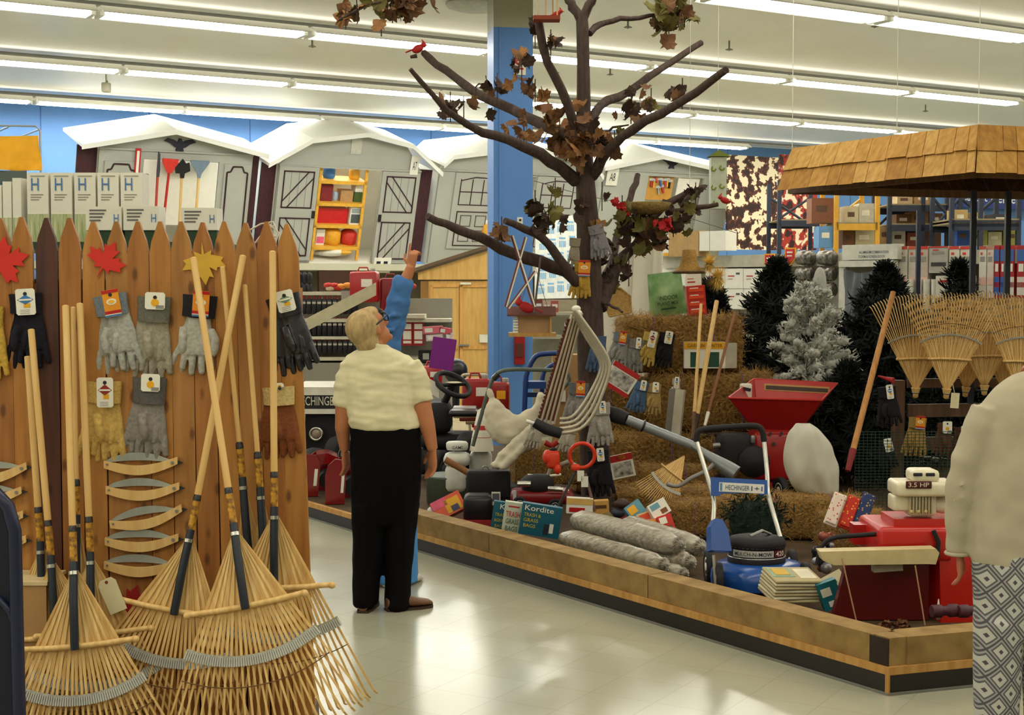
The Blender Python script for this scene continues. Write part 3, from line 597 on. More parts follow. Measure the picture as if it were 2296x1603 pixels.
# ---------------------------------------------------------------- bamboo rakes
BAM = wood('split_bamboo', 'e6c684', 'cda462', (10, 10, 1.5), 5); BAM2 = wood('split_bamboo_dark', 'd6b070', 'b98e4c', (10, 10, 1.5), 5)
SPR = mat('rake_coil_spring', 'a3a396', .45, .3, .3, 160)
LBM = mat('rake_label_print', 'd29a2a', .5, 0, 0, 60, 0, '3a1512', (1, 1, 1))
def rake_proto(A=28, n=26, L=.72, hlen=1.25, bar=.195, bw=1):
    r = T('bamboo_rake', '', 'rake', (0, 0, 0)); fm = Pl((0, 0, 0), (1, 0, 0), (0, 0, 1)).m; ap = .26; A = math.radians(A)
    for k in range(n):
        a = -A+2*A*k/(n-1); d = V3((math.sin(a), 0, -math.cos(a))); o = V3((0, 0, ap)); s_ = V3((math.cos(a), 0, math.sin(a)))*.0036; zz = V3((0, .004*(k % 2), 0)); th = V3((0, .0028, 0)); rings = []
        jt = R.uniform(-.006, .006)
        for t, h in ((.015, 0), (.26, -.004), (.5, -.002), (L-.05, .012), (L-.015, .02), (L+jt, .055)):
            c = o+d*t+zz+V3((0, h, 0)); w = .5 if t < .1 else (1.5 if t < .3 else 1)
            rings.append([c-s_*w, c+s_*w, c+s_*w+th, c-s_*w+th])
        MB(BAM if k % 3 else BAM2).loft(rings, None, True, False).build('tine', r)
    q = MB(BAM); q.tube([(-bar, -.010, .006), (-bar*.5, -.014, 0), (0, -.016, -.002), (bar*.5, -.014, 0), (bar, -.010, .006)], .0095, seg=8)
    for x in (-bar, 0, bar): q.ell((x, -.012, .004), (.013, .012, .012), seg=8, rings=6)
    q.build('crossbar', r)
    q = MB(SPR); B = A*1.08
    for rr, wd in ((.44, .022*bw),):
        n2 = 30; g = []
        for i in range(n2+1):
            a = -B+2*B*i/n2; d = V3((math.sin(a), 0, -math.cos(a))); c = V3((0, -.008, ap))
            g.append([c+d*(rr-wd), c+d*(rr+wd*.5)+V3((0, -.003, 0)), c+d*(rr+wd*.5), c+d*(rr-wd)+V3((0, .003, 0))])
        q.loft(g, None, True, False)
        for i in range(2*n2):
            a = -B+2*B*(i+.5)/(2*n2); d = V3((math.sin(a), 0, -math.cos(a))); c = V3((0, -.012, ap)); q.tube([c+d*(rr-wd*.7), c+d*(rr+wd*.6)], .0028, m=LGREY, seg=5)
    q.build('spring_band', r)
    q = MB(M('6a4a28')); q.tube([V3((math.sin(-A+2*A*i/24)*.52, -.004, ap-math.cos(-A+2*A*i/24)*.52)) for i in range(25)], .0018, seg=5).build('binding_wire', r)
    q = MB(M('1e2530', .35)); q.tube([(0, -.03, -.012), (0, -.032, .0), (0, -.028, .15), (0, -.012, .275)], [.0135, .0145, .0145, .0135], seg=12).build('sleeve', r)
    q = MB(CHR); q.cyl((0, -.018, .232), (0, -.017, .244), .0165, seg=12).build('ring', r)
    q = MB(LBM); q.cyl((0, -.012, .275), (0, -.009, .375), .0132, seg=12).build('paper_label', r)
    q = MB(BLK); q.tube([(0, -.009, .375), (0, -.009, .395), (0, -.008, .402)], [.014, .013, .004], seg=10).build('cap', r)
    q = MB(LPINE); q.cyl((0, -.009, .39), (0, 0, hlen), .0122, seg=12, r2=.0118); q.ell((0, 0, hlen), (.0118, .0118, .006), seg=12, rings=5); q.build('pole', r)
    return r
rp = rake_proto()
rk = [((434, 580), (553, 1358), 4.955, 4.66, 'bamboo leaf rake in front of the others, its pole leaning left across the fence'),
      ((545, 575), (396, 1368), 4.985, 4.80, 'bamboo leaf rake whose pole crosses the front one and leans right'),
      ((611, 565), (618, 1316), 4.975, 4.86, 'bamboo leaf rake at the right end of the fence with upright pole'),
      ((147, 687), (174, 1448), 4.93, 4.66, 'bamboo leaf rake at lower left with its pole beside the dark picket'),
      ((179, 682), (213, 1420), 4.97, 4.80, 'bamboo leaf rake just behind and right of the lower left one'),
      ((70, 740), (133, 1425), 4.965, 4.83, 'bamboo leaf rake whose pole comes out below the black gloves'),
      ((62, 800), (106, 1390), 5.00, 4.93, 'bamboo leaf rake farthest left, mostly behind the others')]
for i, (t, bb, yt, yb, lb) in enumerate(rk):
    o = rp if i == 0 else dup(rp, Matrix())
    a = P(*t, yt); b = P(*bb, yb); e = a-b; sc = e.length/1.25; zz = e.normalized(); xx = V3((1, 0, 0)); xx = (xx-zz*xx.dot(zz)).normalized(); yy = zz.cross(xx)
    o.matrix_basis = Matrix.Translation(b) @ Matrix((xx, yy, zz)).transposed().to_4x4()
    for c in KIDS(o):
        if c.name.startswith('pole'): c.location.z = .39*(1-(e.length-.39)/(1.25-.39)); c.scale.z = (e.length-.39)/(1.25-.39)
    o['label'] = lb; o['group'] = 'bamboo rakes leaning on the picket fence'
rp2 = rake_proto(A=9, n=7, L=.42, bar=.04)
for i, (t, bb, yt, yb, lb) in enumerate((((499, 600), (562, 1245), 5.0, 4.95, 'narrow bamboo shrub rake with thin pole behind the crossed poles'), ((549, 640), (598, 1268), 5.0, 4.94, 'narrow bamboo shrub rake behind the right-hand leaf rake'), ((164, 690), (178, 1330), 5.0, 4.94, 'narrow bamboo shrub rake between the two lower left rakes'))):
    o = rp2 if i == 0 else dup(rp2, Matrix())
    a = P(*t, yt); b = P(*bb, yb); e = a-b; zz = e.normalized(); xx = V3((1, 0, 0)); xx = (xx-zz*xx.dot(zz)).normalized(); yy = zz.cross(xx)
    o.matrix_basis = Matrix.Translation(b) @ Matrix((xx, yy, zz)).transposed().to_4x4(); f_ = (e.length-.39)/.86
    for c in KIDS(o):
        if c.name.startswith('pole'): c.location.z = .39*(1-f_); c.scale.z = f_; c.scale.x = c.scale.y = .75
    o['label'] = lb; o['group'] = 'narrow rakes on the picket fence'
f = facing(236, 1298, 4.78, 0, 0, -22); q = MB(CREAM); q.prism([(-.03, -.12), (.03, -.12), (.032, -.015), (.02, .0), (-.02, 0), (-.032, -.015)], f.m, .002); q.prism([(.006*math.cos(a), -.012+.006*math.sin(a)) for a in range(6)], f.m, .001, M('7a3a20'), .002)
q.build('price_tag', label='blank cream price tag hanging among the bamboo rakes', cat='tag')
# left edge: cardboard box and navy cart
b0 = P(-60, 1320, 4.86); b1 = P(112, 1320, 4.86); zt = P(60, 1315, 4.8).z
bx = T('cardboard_box', 'brown cardboard box behind the rakes at the left edge', 'box', (lerp(b0.x, b1.x, .5), 4.9, ZB))
MB(CARD).par((b0.x, 4.82, ZB), (b1.x-b0.x, 0, 0), (0, .2, 0), (0, 0, zt-ZB)).build('body', bx); MB(M('cdb98a', .8)).par((b0.x-.005, 4.815, zt), (b1.x-b0.x+.01, 0, 0), (0, .21, 0), (0, 0, .012)).build('lid', bx)
ct = T('stock_cart', 'navy blue tubular cart end with padded panel cut off at the left edge', 'cart', (-1.5, 4.2, 0))
Y_ = 4.2; NV = M('121a3c', .35, spec=.5)
pz = lambda a, b: P(a, b, Y_)
MB(NV).tube([pz(-60, 1098), pz(-10, 1104), pz(18, 1135), pz(33, 1190), pz(38, 1400), pz(44, 1640), pz(50, 1990)], .020, seg=12).build('frame', ct)
MB(NV).tube([pz(-60, 1340), pz(0, 1345), pz(24, 1372), pz(38, 1420)], .012, seg=10).build('rail', ct)
q = MB(M('0e1328', .6)); q.prism([FP.uv(0, 0)]*0 or [(pz(-60, 1120).x, pz(0, 1900).z), (pz(30, 1120).x, pz(0, 1900).z), (pz(22, 0).x, pz(0, 1230).z), (pz(6, 0).x, pz(0, 1140).z), (pz(-60, 0).x, pz(0, 1125).z)], front(Y_+.02).m, .012).build('panel', ct)
MB(NV).cyl(pz(-60, 1975), pz(60, 1975), .03).build('bottom_rail', ct)
# wire hoops behind the right pickets
q = MB(M('c9c6b4', .4)); 
for pts in (((562, 515), (585, 502), (612, 497), (622, 520)), ((572, 545), (595, 515), (618, 505)), ((600, 500), (625, 522), (612, 560)), ((590, 530), (620, 530))):
    q.tube([P(a, b, 5.16) for a, b in pts], .0035, seg=6)
q.build('wire_hoop', label='bent white wire hoops poking up behind the right-hand pickets', cat='wire')
# ---------------------------------------------------------------- white spreader boxes on a shelf behind the fence
BY = 8.0; BP = front(BY); zs = BP.pt(200, 548).z
st = T('gondola_shelf', 'dark green gondola shelf behind the picket fence carrying white cartons', 'shelf', (-2.2, BY, 0))
MB(M('1f3a26', .6)).par((-3.3, BY-.45, zs-.04), (1.75, 0, 0), (0, .85, 0), (0, 0, .04)).build('top_shelf', st)
for x in (-3.3, -1.6): MB(M('1f3a26', .6)).par((x, BY-.4, 0), (.05, 0, 0), (0, .75, 0), (0, 0, zs-.04)).build('side_panel', st)
GRS = mat('printed_grass', 'd9d6b4', .6, 0, 0, 14, 0, '7c9446', (6, 1, .5))
def hbox(px, lbl, w=.118):
    r = T('spreader_carton', lbl, 'box', BP.pt(px+24, 548), 'white lawn product cartons behind the picket fence')
    u0, v1 = BP.uv(px, 387); h = v1-zs; q = MB(WHT).rect(BP.m, u0, zs, w, h, .16, None, -.16); q.build('carton', r)
    q = MB(GRS).rect(BP.m, u0+.003, zs+.002, w-.006, h*.42, .002, None, 0)
    q.build('grass_print', r); q = MB(LBL); q.text('H', BP.m, u0+.045, v1-.065, .042, .07, LBL, .003)
    for k in range(3): q.rect(BP.m, u0+.02, v1-.125-k*.014, .07-.012*k, .005, .002, M('8d8c80'), 0)
    q.rect(BP.m, u0+.02, v1-.022, .08, .006, .002, M('a09e90'), 0); q.build('print', r)
for px, n in ((60, 'leftmost of the five facing the aisle'), (113, 'second of the five from the left'), (166, 'middle one of the five'), (218, 'fourth of the five from the left'), (270, 'rightmost of the five upright')): hbox(px, 'tall white carton with blue H mark, '+n)
for k in range(3):
    q = MB(WHT); a = BP.pt(-14+k*22, 548); q.par(a+V3((0, .0+.0*k, 0)), (.048, 0, 0), (.02, .2, 0), (0, 0, .33+.02*k)); q.par(a+V3((.003, -.003, .01)), (.042, 0, 0), (0, .003, 0), (0, 0, .14), GRS)
    q.build('spreader_carton', label='white carton seen end-on at the left edge, %s of three' % ('first', 'second', 'third')[k], cat='box')
for px, px2, n, yy in ((192, 272, 'left of the low ones', 463), (276, 356, 'middle of the low ones', 462), (405, 487, 'right of the low ones near the shed door', 466)):
    LP = front(BY-.3); z0 = LP.pt(px, 516).z; u0, v1 = LP.uv(px, yy); u1 = LP.uv(px2, yy)[0]
    g = MB(M('24402a')).rect(LP.m, u0+.005, zs, u1-u0-.01, z0-zs, .13, None, -.14).build('green_carton', label='dark green carton under a low white carton, %s' % n.replace(' near the shed door', ''), cat='box')
    r = T('seed_carton', 'low white carton printed with H, '+n, 'box', LP.m @ V3(((u0+u1)/2, z0, -.07)), 'low white cartons stacked behind the fence')
    MB(WHT).rect(LP.m, u0, z0, u1-u0, v1-z0, .15, None, -.15).build('carton', r)
    q = MB(LBL); q.text('H', LP.m, u1-.028, (z0+v1)/2, .026, .045, LBL, .003)
    for k in range(4): q.rect(LP.m, u0+.02, v1-.025-k*.018, .09-.01*k, .009, .002, M('6d6c68'), 0)
    q.build('print', r)
# ---------------------------------------------------------------- raised display island
dr = (G(676, 1157)-G(1992, 1560)).normalized(); C0 = G(1992, 1560); rr_ = (G(2187, 1540)-C0).normalized()
A0 = C0+dr*10.5; D0 = C0+rr_*5.2; E0 = V3((7.5, 12.7, 0)); F0 = V3((-5.5, 16.2, 0)); ZD = .12; ZT = .245
RTW = wood('rough_timber', 'a0834e', '7c6034', (3, 3, 3), 3, .8, .3)
nl = V3((-dr.y, dr.x, 0)); nl = nl if nl.dot(V3((0, 1, 0))) > 0 else -nl; nr = V3((-rr_.y, rr_.x, 0))
isl = T('display_island', 'low black-sided display island edged with a pale wood strip', 'display platform', C0)
MB(M('1a1414', .3, spec=.5)).prism([p[:2] for p in (A0, C0, D0, E0, F0)], Matrix(), .088).build('kick_board', isl)
MB(mat('island_deck', '4a3820', .9, 0, .3, 6)).prism([p[:2] for p in (A0+nl*.02, C0+(nl+nr)*.02, D0+nr*.02, E0, F0)], Matrix(), .027, None, .088).build('deck', isl)
q = MB(wood('edge_strip_wood', 'c79a58', 'a87838')); q.par(C0+Z*.088, dr*10.5, nl*.035, Z*.034); q.par(C0+Z*.0881, rr_*5.2, nr*.035, Z*.034); q.par(C0-nl*.004-nr*.002, dr*.018, nl*.02, Z*.095)
q.build('edge_strip', isl)
MB(M('777770', .4)).par(C0-nl*.006, dr*10.5, nl*.006, Z*.012).par(C0-nr*.006, rr_*5.2, nr*.006, Z*.012).build('floor_trim', isl)
tl = (G(915, 1231)-C0).length
cuts = [(.10, .395*tl, 'nearest the corner'), (.397*tl, .765*tl, 'in the middle of the long side'), (.767*tl, tl+.25, 'behind the man')]
for a, b_, t in cuts:
    MB(RTW).par(C0+dr*a+nl*.012+Z*.1225, dr*(b_-a), nl*.14, Z*(ZT-.1225)).build('landscape_timber', label='weathered landscape timber on the island edge, '+t, cat='timber', group='landscape timbers along the island edge')
MB(RTW).par(C0+rr_*.10+nr*.012+Z*.1225, rr_*5, nr*.14, Z*(ZT-.1225)).build('landscape_timber', label='weathered landscape timber on the short right side of the island', cat='timber', group='landscape timbers along the island edge')
MB(M('2c2018', .8)).prism([(C0+dr*.1+nl*.02)[:2], (C0+(nl+nr)*.012)[:2], (C0+rr_*.1+nr*.02)[:2], (C0+rr_*.1+nr*.1)[:2], (C0+dr*.1+nl*.1)[:2]], Matrix(), ZT-.1225, RTW, .1222).par(C0+dr*.012+nl*.008+Z*.124, dr*.105, nl*.006, Z*(ZT-.128)).build('corner_block', label='timber corner block with a dark end on its aisle side', cat='timber')
# ---------------------------------------------------------------- generic builders
def base(o): return V3((o.x, o.y, ZD))
def pbox(name, label, cat, px, py, Y, w, h, d, m, yaw=0, pitch=0, roll=0, bands=(), txt=(), group=None, side=None):
    f = facing(px, py, Y, yaw, pitch, roll); q = MB(m); q.rect(f.m, -w/2, -h/2, w, h, d, m, -d)
    for b in bands: q.rect(f.m, -w/2+w*b[0], -h/2+h*b[1], w*(b[2]-b[0]), h*(b[3]-b[1]), .002, b[4], .0 if len(b) < 6 else b[5])
    for t in txt: q.text(t[0], f.m, w*t[1], h*t[2], w*t[3], h*t[4], t[5], .005)
    return q.build(name, label=label, cat=cat, group=group)
def wheel(par, c, ax, r, w, hub=WHT, hr=.55, name='wheel'):
    c = V3(c); ax = V3(ax).normalized(); h = w/2
    t = MB(BLKM).lathe([(r*hr, -h*.7), (r*.8, -h), (r*.95, -h*.9), (r, -h*.5), (r, h*.5), (r*.95, h*.9), (r*.8, h), (r*hr, h*.7)], c, ax, seg=28)
    for k in range(18):
        a = k*20; pass
    o = t.build(name, par); q = MB(hub).lathe([(.001, -h*.9), (r*.2, -h*.9), (r*.25, -h*.6), (r*hr, -h*.75), (r*hr, h*.75), (r*.25, h*.6), (r*.2, h*.9), (.001, h*.9)], c, ax, seg=24); q.build('hub', o); return o
def TT(name, label, cat, px, py, Y, group=None):
    p = P(px, py, Y); return T(name, label, cat, (p.x, p.y, ZD if p.z < .6 else p.z), group)
def tubes(par, name, Y, pts, r, m, seg=8, dy=None):
    ps = [P(a[0], a[1], Y+(a[2] if len(a) > 2 else 0)) for a in pts]
    return MB(m).tube(smooth(ps), r, seg=seg).build(name, par)
def smooth(p, n=3):
    if len(p) < 3: return p
    out = []
    for i in range(len(p)-1):
        a, b, c, d = p[max(i-1, 0)], p[i], p[i+1], p[min(i+2, len(p)-1)]
        for k in range(n):
            t = k/n; out.append(.5*((2*b)+(c-a)*t+(2*a-5*b+4*c-d)*t*t+(3*b-a-3*c+d)*t**3))
    return out+[p[-1]]
# ---------------------------------------------------------------- straw bales
STR = mat('straw', '957238', .95, 0, 0, 45, .9, '4a3212', (1, 1, 1)); STR2 = mat('straw_strands', 'c9a25c', .9, 0, 0, 6, 0, '7c5a2a')
def bale_proto(L=.95, D=.45, H=.4, n=2600, m2=None):
    q = MB(STR); nx, ny = 24, 28; g = []
    for i in range(nx+1):
        x = -L/2+L*i/nx; ring = []
        for k in range(ny):
            a = 2*math.pi*k/ny; c, s_ = math.cos(a), math.sin(a); e = .32
            y = D/2*math.copysign(abs(c)**e, c); z = H/2*math.copysign(abs(s_)**e, s_); v = V3((x, y, z)); nn = noise.noise(v*9)*.022+noise.noise(v*25)*.010
            sh_ = .93 if i in (0, nx) else 1; ring.append(V3((x+noise.noise(v*14+V3((5, 5, 5)))*.015, y*(1+nn*3)*sh_, H/2+z*(1+nn*3)*sh_)))
        g.append(ring)
    q.loft(g, None, True, True)
    r = T('hay_bale', '', 'hay bale', (0, 0, 0)); q.build('straw_body', r)
    s2 = MB(m2 or STR2)
    for k in range(n):
        f = R.choice('xxyyyyyzzzz'); sg = R.choice((-1, 1))
        if f == 'x': p = V3((sg*L/2, R.uniform(-D/2, D/2), R.uniform(.02, H)))
        elif f == 'y': p = V3((R.uniform(-L/2, L/2), sg*D/2, R.uniform(.02, H)))
        else: p = V3((R.uniform(-L/2, L/2), R.uniform(-D/2, D/2), H))
        d = V3((R.uniform(-1, 1), R.uniform(-1, 1), R.uniform(-.6, 1))).normalized()*R.uniform(.02, .075); w_ = V3((R.uniform(-1, 1), R.uniform(-1, 1), R.uniform(-1, 1))).normalized()*.0028
        s2.add([p-d, p-d+w_, p+d+w_, p+d], [(0, 1, 2, 3)])
    o = s2.build('loose_strands', r); o['kind'] = 'stuff'
    t = MB(M('6b4a8c')); 
    for x in (-L*.25, L*.25): t.tube([(x, D/2*c_, H/2+H/2*s_) for c_, s_ in ((-1.05, -.9), (-1.07, 0), (-1.03, .98), (0, 1.07), (1.03, .98), (1.05, -.9))], .003, seg=5)
    t.build('twine', r); return r
bp_ = bale_proto()
def bale(px, pyb, Y, label, yaw=0, s=1, sz=1, zb=None, first=[1]):
    p = P(px, pyb, Y); z = p.z if zb is None else zb
    o = bp_ if first[0] else dup(bp_, Matrix()); first[0] = 0
    o.matrix_basis = Matrix.Translation((p.x, p.y, max(z, ZD))) @ Matrix.Rotation(math.radians(yaw), 4, 'Z') @ Matrix.Diagonal((s, s, s*sz, 1))
    o['label'] = label; o['group'] = 'hay bales on the display island'
BZ = 11.7
for args in ((1520, 835, BZ, 'top hay bale of the stack, under the green bag', 4, 1.02, 1.12), (1590, 965, BZ-.1, 'hay bale second from the top, jutting right of the stack', -3, 1.02, 1.15),
             (1420, 965, BZ+.25, 'hay bale hidden behind the hanging gloves beside the tree trunk', 4, .95, 1.15), (1420, 1100, BZ-.25, 'hay bale low at the foot of the tree trunk', 8, 1.05, 1.1), (1660, 1090, BZ-.15, 'hay bale low behind the red shredder', -4, 1, 1.0),
             (1225, 1085, 10.9, 'small dark hay bale left of the tree trunk', 10, .55, 1.4), (1575, 1195, 9.2, 'pale hay bale behind the plastic wrapped rolls', 25, .62, .9), (1800, 1210, 9.3, 'dark hay bale behind the blue mower', -12, .75, .9),
             (1910, 1230, 8.6, 'bright hay bale under the flowered gloves', 5, .42, 1.35), (1480, 1120, 10.7, 'hay bale behind the broom head', -6, .8, .8), (1735, 1075, 12.35, 'hay bale between the shredder and the dark tree', 0, .9, 1.1), (1520, 1215, 10.1, 'low hay bale behind the seed boxes', 5, 1, .55)):
    bale(*args)
# ---------------------------------------------------------------- conifers
def conifer(label, px, pyb, pyt, Y, rad, m, tiers, per, seed, flock=False, name='artificial_christmas_tree', lean=0, ex=.85, cap=9):
    RR = random.Random(seed); b = P(px, pyb, Y); b.z = max(b.z, ZD+.004); t = P(px+lean, pyt, Y); H = t.z-b.z; r = T(name, label, 'christmas tree', b, None)
    MB(M('3a2a1c')).cyl(b, b+(t-b)*.97, .03, seg=8, r2=.006).build('trunk', r); q = MB(m)
    for i in range(tiers):
        f = i/(tiers-1); z0 = b+(t-b)*(.10+.86*f); ln = min(rad*(1-f)**ex+.05, cap)
        for k in range(max(4, int(per*(1-f*.55)))):
            a = RR.uniform(0, 6.283); l = ln*RR.uniform(.75, 1.12); el = RR.uniform(-.12, .35)+f*.9
            d = V3((math.cos(a)*math.cos(el), math.sin(a)*math.cos(el), math.sin(el))); n_ = 22 if flock else 24
            if flock:
                pts = [z0+d*l*j/5-Z*(.1*l*(j/5)**2) for j in range(6)]; rs = [.015, .025, .03, .03, .028, .01]
                q.tube(pts, [x*RR.uniform(.8, 1.15)*(.5+.7*ln/rad) for x in rs], seg=7)
            else: q.tube([z0, z0+d*l*.95-Z*.06*l], [.012, .004], seg=4)
            if flock:
                for j in range(6): q.ell(z0+d*l*(.3+.13*j)-Z*.02+V3((RR.uniform(-1, 1), RR.uniform(-1, 1), RR.uniform(-1, 1)))*.022, RR.uniform(.024, .04), seg=7, rings=5)
            for j in range(n_*(2 if not flock else 5)):
                tt = RR.uniform(.15, 1.02); c = z0+d*l*tt-Z*(.1*l*tt*tt)+(V3((RR.uniform(-1, 1), RR.uniform(-1, 1), RR.uniform(-1, 1)))*.04 if flock else V3((0, 0, 0))); e = (V3((RR.uniform(-1, 1), RR.uniform(-1, 1), RR.uniform(-.7, 1))).normalized()+d*.7).normalized()*((.05 if flock else .11)*RR.uniform(.6, 1.1)); w_ = e.cross(d).normalized()*(.009 if flock else .011)
                q.add([c-w_, c+w_, c+e+w_*.3, c+e-w_*.3], [(0, 1, 2, 3)])
    for v in q.v: v.z = max(v.z, ZD+.012)
    q.build('foliage', r); return r
FIR = mat('dark_artificial_fir', '0d1813', .9, 0, .35, 18); FLK = mat('white_flocking', 'bdc0b6', .95, 0, .3, 40, .6)
conifer('tall dark green artificial tree left of the white flocked tree', 1742, 1010, 588, 12.6, .98, FIR, 22, 28, 1, ex=1.1, cap=.5)
conifer('white flocked artificial tree in front of the dark ones', 1812, 872, 648, 12.2, .34, FLK, 9, 13, 2, True, 'flocked_christmas_tree', ex=.45)
conifer('wide dark green artificial tree right of the white flocked tree', 1985, 1080, 596, 12.9, 1.25, FIR, 24, 34, 3, ex=1.15, cap=.64)
conifer('dark green artificial tree behind the hanging bamboo rakes', 2150, 1060, 590, 13.4, .55, FIR, 14, 26, 4)
conifer('short dark green artificial tree behind the red shredder', 1900, 1090, 830, 11.8, .5, FIR, 10, 26, 6)
conifer('tiny dark tree top beside the red and orange stacked boxes', 1597, 720, 648, 12.9, .07, FIR, 7, 12, 5)
MB(M('4a3a28')).par(P(1790, 872, 12.0)-Z*.01, (.22, 0, 0), (0, .3, 0), (0, 0, -(P(1790, 872, 12.0).z-ZD-.015))).build('wooden_crate', label='plain brown crate carrying the white flocked tree', cat='crate')
q = MB(mat('dark_green_boughs', '16281c', .9, 0, .3, 30)); 
c = P(1693, 1160, 8.6)
for k in range(2200):
    a = V3((R.gauss(0, .075), R.gauss(0, .05), R.gauss(0, .055))); p = c+a; e = V3((R.uniform(-1, 1), R.uniform(-1, 1), R.uniform(-.3, 1))).normalized()*.05; w_ = V3((R.uniform(-1, 1), 0, R.uniform(-1, 1)))*.004; q.add([p-w_, p+w_, p+e+w_, p+e-w_], [(0, 1, 2, 3)])
q.ell(c-Z*.04, (.16, .1, .14)); q.build('evergreen_bush', label='small dark green artificial bush behind the blue mower handle', cat='bush')
# ---------------------------------------------------------------- the maple tree
BRK = mat('grey_brown_bark', '4c3e38', .9, 0, .35, 14, .6, stretch=(3, 3, .8))
tree = T('display_maple_tree', 'tall bare maple trunk with cut branches and dried leaves on the display island', 'tree', (P(1340, 1170, 9.9).x, 9.9, ZD))
Yt = 9.9
MB(BRK).tube([V3((P(1342, 1200, Yt).x, Yt, ZD+.005))]+[P(a, b, Yt) for a, b in ( (1338, 1100), (1330, 950), (1325, 800), (1322, 660), (1318, 500), (1312, 400), (1309, 300), (1308, 150), (1306, 60), (1304, 30))], [.115, .11, .10, .095, .09, .078, .064, .053, .044, .043, .04], seg=16).build('trunk', tree)
BR = [((1345, 440), (1395, 470), (0, 0)),]
branches = [
 [(1320, 650, 0), (1265, 605, -.1), (1180, 580, -.3), (1100, 545, -.5), (1030, 515, -.7), (958, 485, -.85)],
 [(1318, 660, 0), (1280, 620, -.2), (1240, 560, -.35), (1200, 525, -.45), (1132, 495, -.6)],
 [(1290, 405, 0), (1235, 360, -.2), (1170, 325, -.4), (1080, 295, -.6), (1000, 245, -.9), (920, 155, -1.1)],
 [(1308, 325, 0), (1262, 300, -.1), (1180, 260, .3), (1075, 213, .6), (1000, 160, .9), (950, 118, 1.1)],
 [(1300, 345, 0), (1275, 235, -.2), (1230, 140, -.3), (1206, 38, -.4)],
 [(1325, 275, 0), (1345, 238, .1), (1410, 205, .4), (1485, 152, .8), (1572, 96, 1.1)],
 [(1328, 395, 0), (1365, 335, -.2), (1420, 290, -.4), (1520, 232, -.8), (1628, 157, -1.2)],
 [(1322, 75, 0), (1345, 55, .1), (1390, 43, .2), (1455, 36, .4), (1490, 30, .5)],
 [(1306, 50, 0), (1285, 15, 0), (1270, -10, 0), (1250, -70, 0)], [(1306, 50, 0), (1322, 10, 0), (1335, -12, 0), (1352, -80, 0)],
 [(1345, 690, 0), (1370, 625, .15), (1400, 575, .3), (1440, 530, .4), (1470, 480, .5), (1552, 425, .6)],
 [(1340, 640, 0), (1368, 600, .5), (1392, 500, .9), (1420, 425, 1.1), (1430, 392, 1.2)],
 [(1495, 478, .5), (1540, 470, .4), (1610, 458, .3)],
 [(1345, 675, 0), (1365, 682, -.1), (1395, 700, -.3)],
 [(1345, 300, 0), (1375, 288, 0), (1410, 280, 0)], [(935, 125, 1.1), (920, 128, 1.1)]]
rad = [(.062, .026), (.05, .024), (.055, .016), (.05, .032), (.04, .03), (.04, .026), (.045, .026), (.028, .014), (.04, .03), (.04, .03), (.06, .026), (.035, .026), (.028, .018), (.014, .010), (.014, .006), (.02, .012)]
for br_, (r0, r1) in zip(branches, rad):
    ps = smooth([P(x, y, Yt+d) for x, y, d in br_], 3); ps = [p+V3((R.uniform(-1, 1), R.uniform(-1, 1), R.uniform(-1, 1)))*.008 if 0 < i < len(ps)-1 else p for i, p in enumerate(ps)]
    n_ = len(ps); MB(BRK).tube(ps, [lerp(r0, r1, i/(n_-1))*.86*R.uniform(.94, 1.1) for i in range(n_)], seg=10).build('branch', tree)
# dried leaves: curled maple leaves in clusters, each cluster one part
LM = [mat('dried_leaf_brown', '745236', .85, 0, .3, 20), mat('dried_leaf_olive', '66602e', .85, 0, .3, 20), mat('dried_leaf_rust', '94683e', .85, 0, .3, 20), mat('dried_leaf_dark', '3c2c22', .85, 0, .3, 20)]
LEAFR = [(0, -.5), (.06, -.3), (.26, -.3), (.34, -.14), (.5, -.04), (.40, .1), (.42, .24), (.24, .22), (.16, .36), (0, .5), (-.16, .36), (-.24, .22), (-.42, .24), (-.40, .1), (-.5, -.04), (-.34, -.14), (-.26, -.3), (-.06, -.3)]
def lf(q, c, s, m):
    rt = Euler((R.uniform(-1.1, 1.1), R.uniform(-1.1, 1.1), R.uniform(0, 6.28))).to_matrix() @ Matrix.Rotation(math.pi/2, 3, 'X'); k = R.uniform(.4, 1.7)
    vs = []
    for a, b in LEAFR: x = a*s; y = b*s; vs.append(c+rt @ V3((x, y, k*(x*x+y*y*.4)/s)))
    vs.append(c+rt @ V3((0, 0, 0))); n_ = len(LEAFR); vs2 = [v+rt @ V3((0, 0, .002)) for v in vs]
    q.add(vs+vs2, [(i, (i+1) % n_, n_) for i in range(n_)]+[((i+1) % n_+n_+1, i+n_+1, 2*n_+1) for i in range(n_)], m)
def cluster(px, py, d, sx, sy, n_, s=.11, mats=(0, 1, 3), par=None):
    q = MB(LM[mats[0]]); c0 = P(px, py, Yt+d); k_ = (Yt+d)/F
    for _ in range(n_):
        c = c0+V3((R.gauss(0, sx)*k_, R.gauss(0, .06), R.gauss(0, sy)*k_)); lf(q, c, s*R.uniform(.7, 1.25), LM[R.choice(mats)])
    q.tube([c0-Z*.1, c0, c0+Z*.1], .004, BRK, 5); o = q.build('leaf_cluster', tree); o['kind'] = 'stuff'
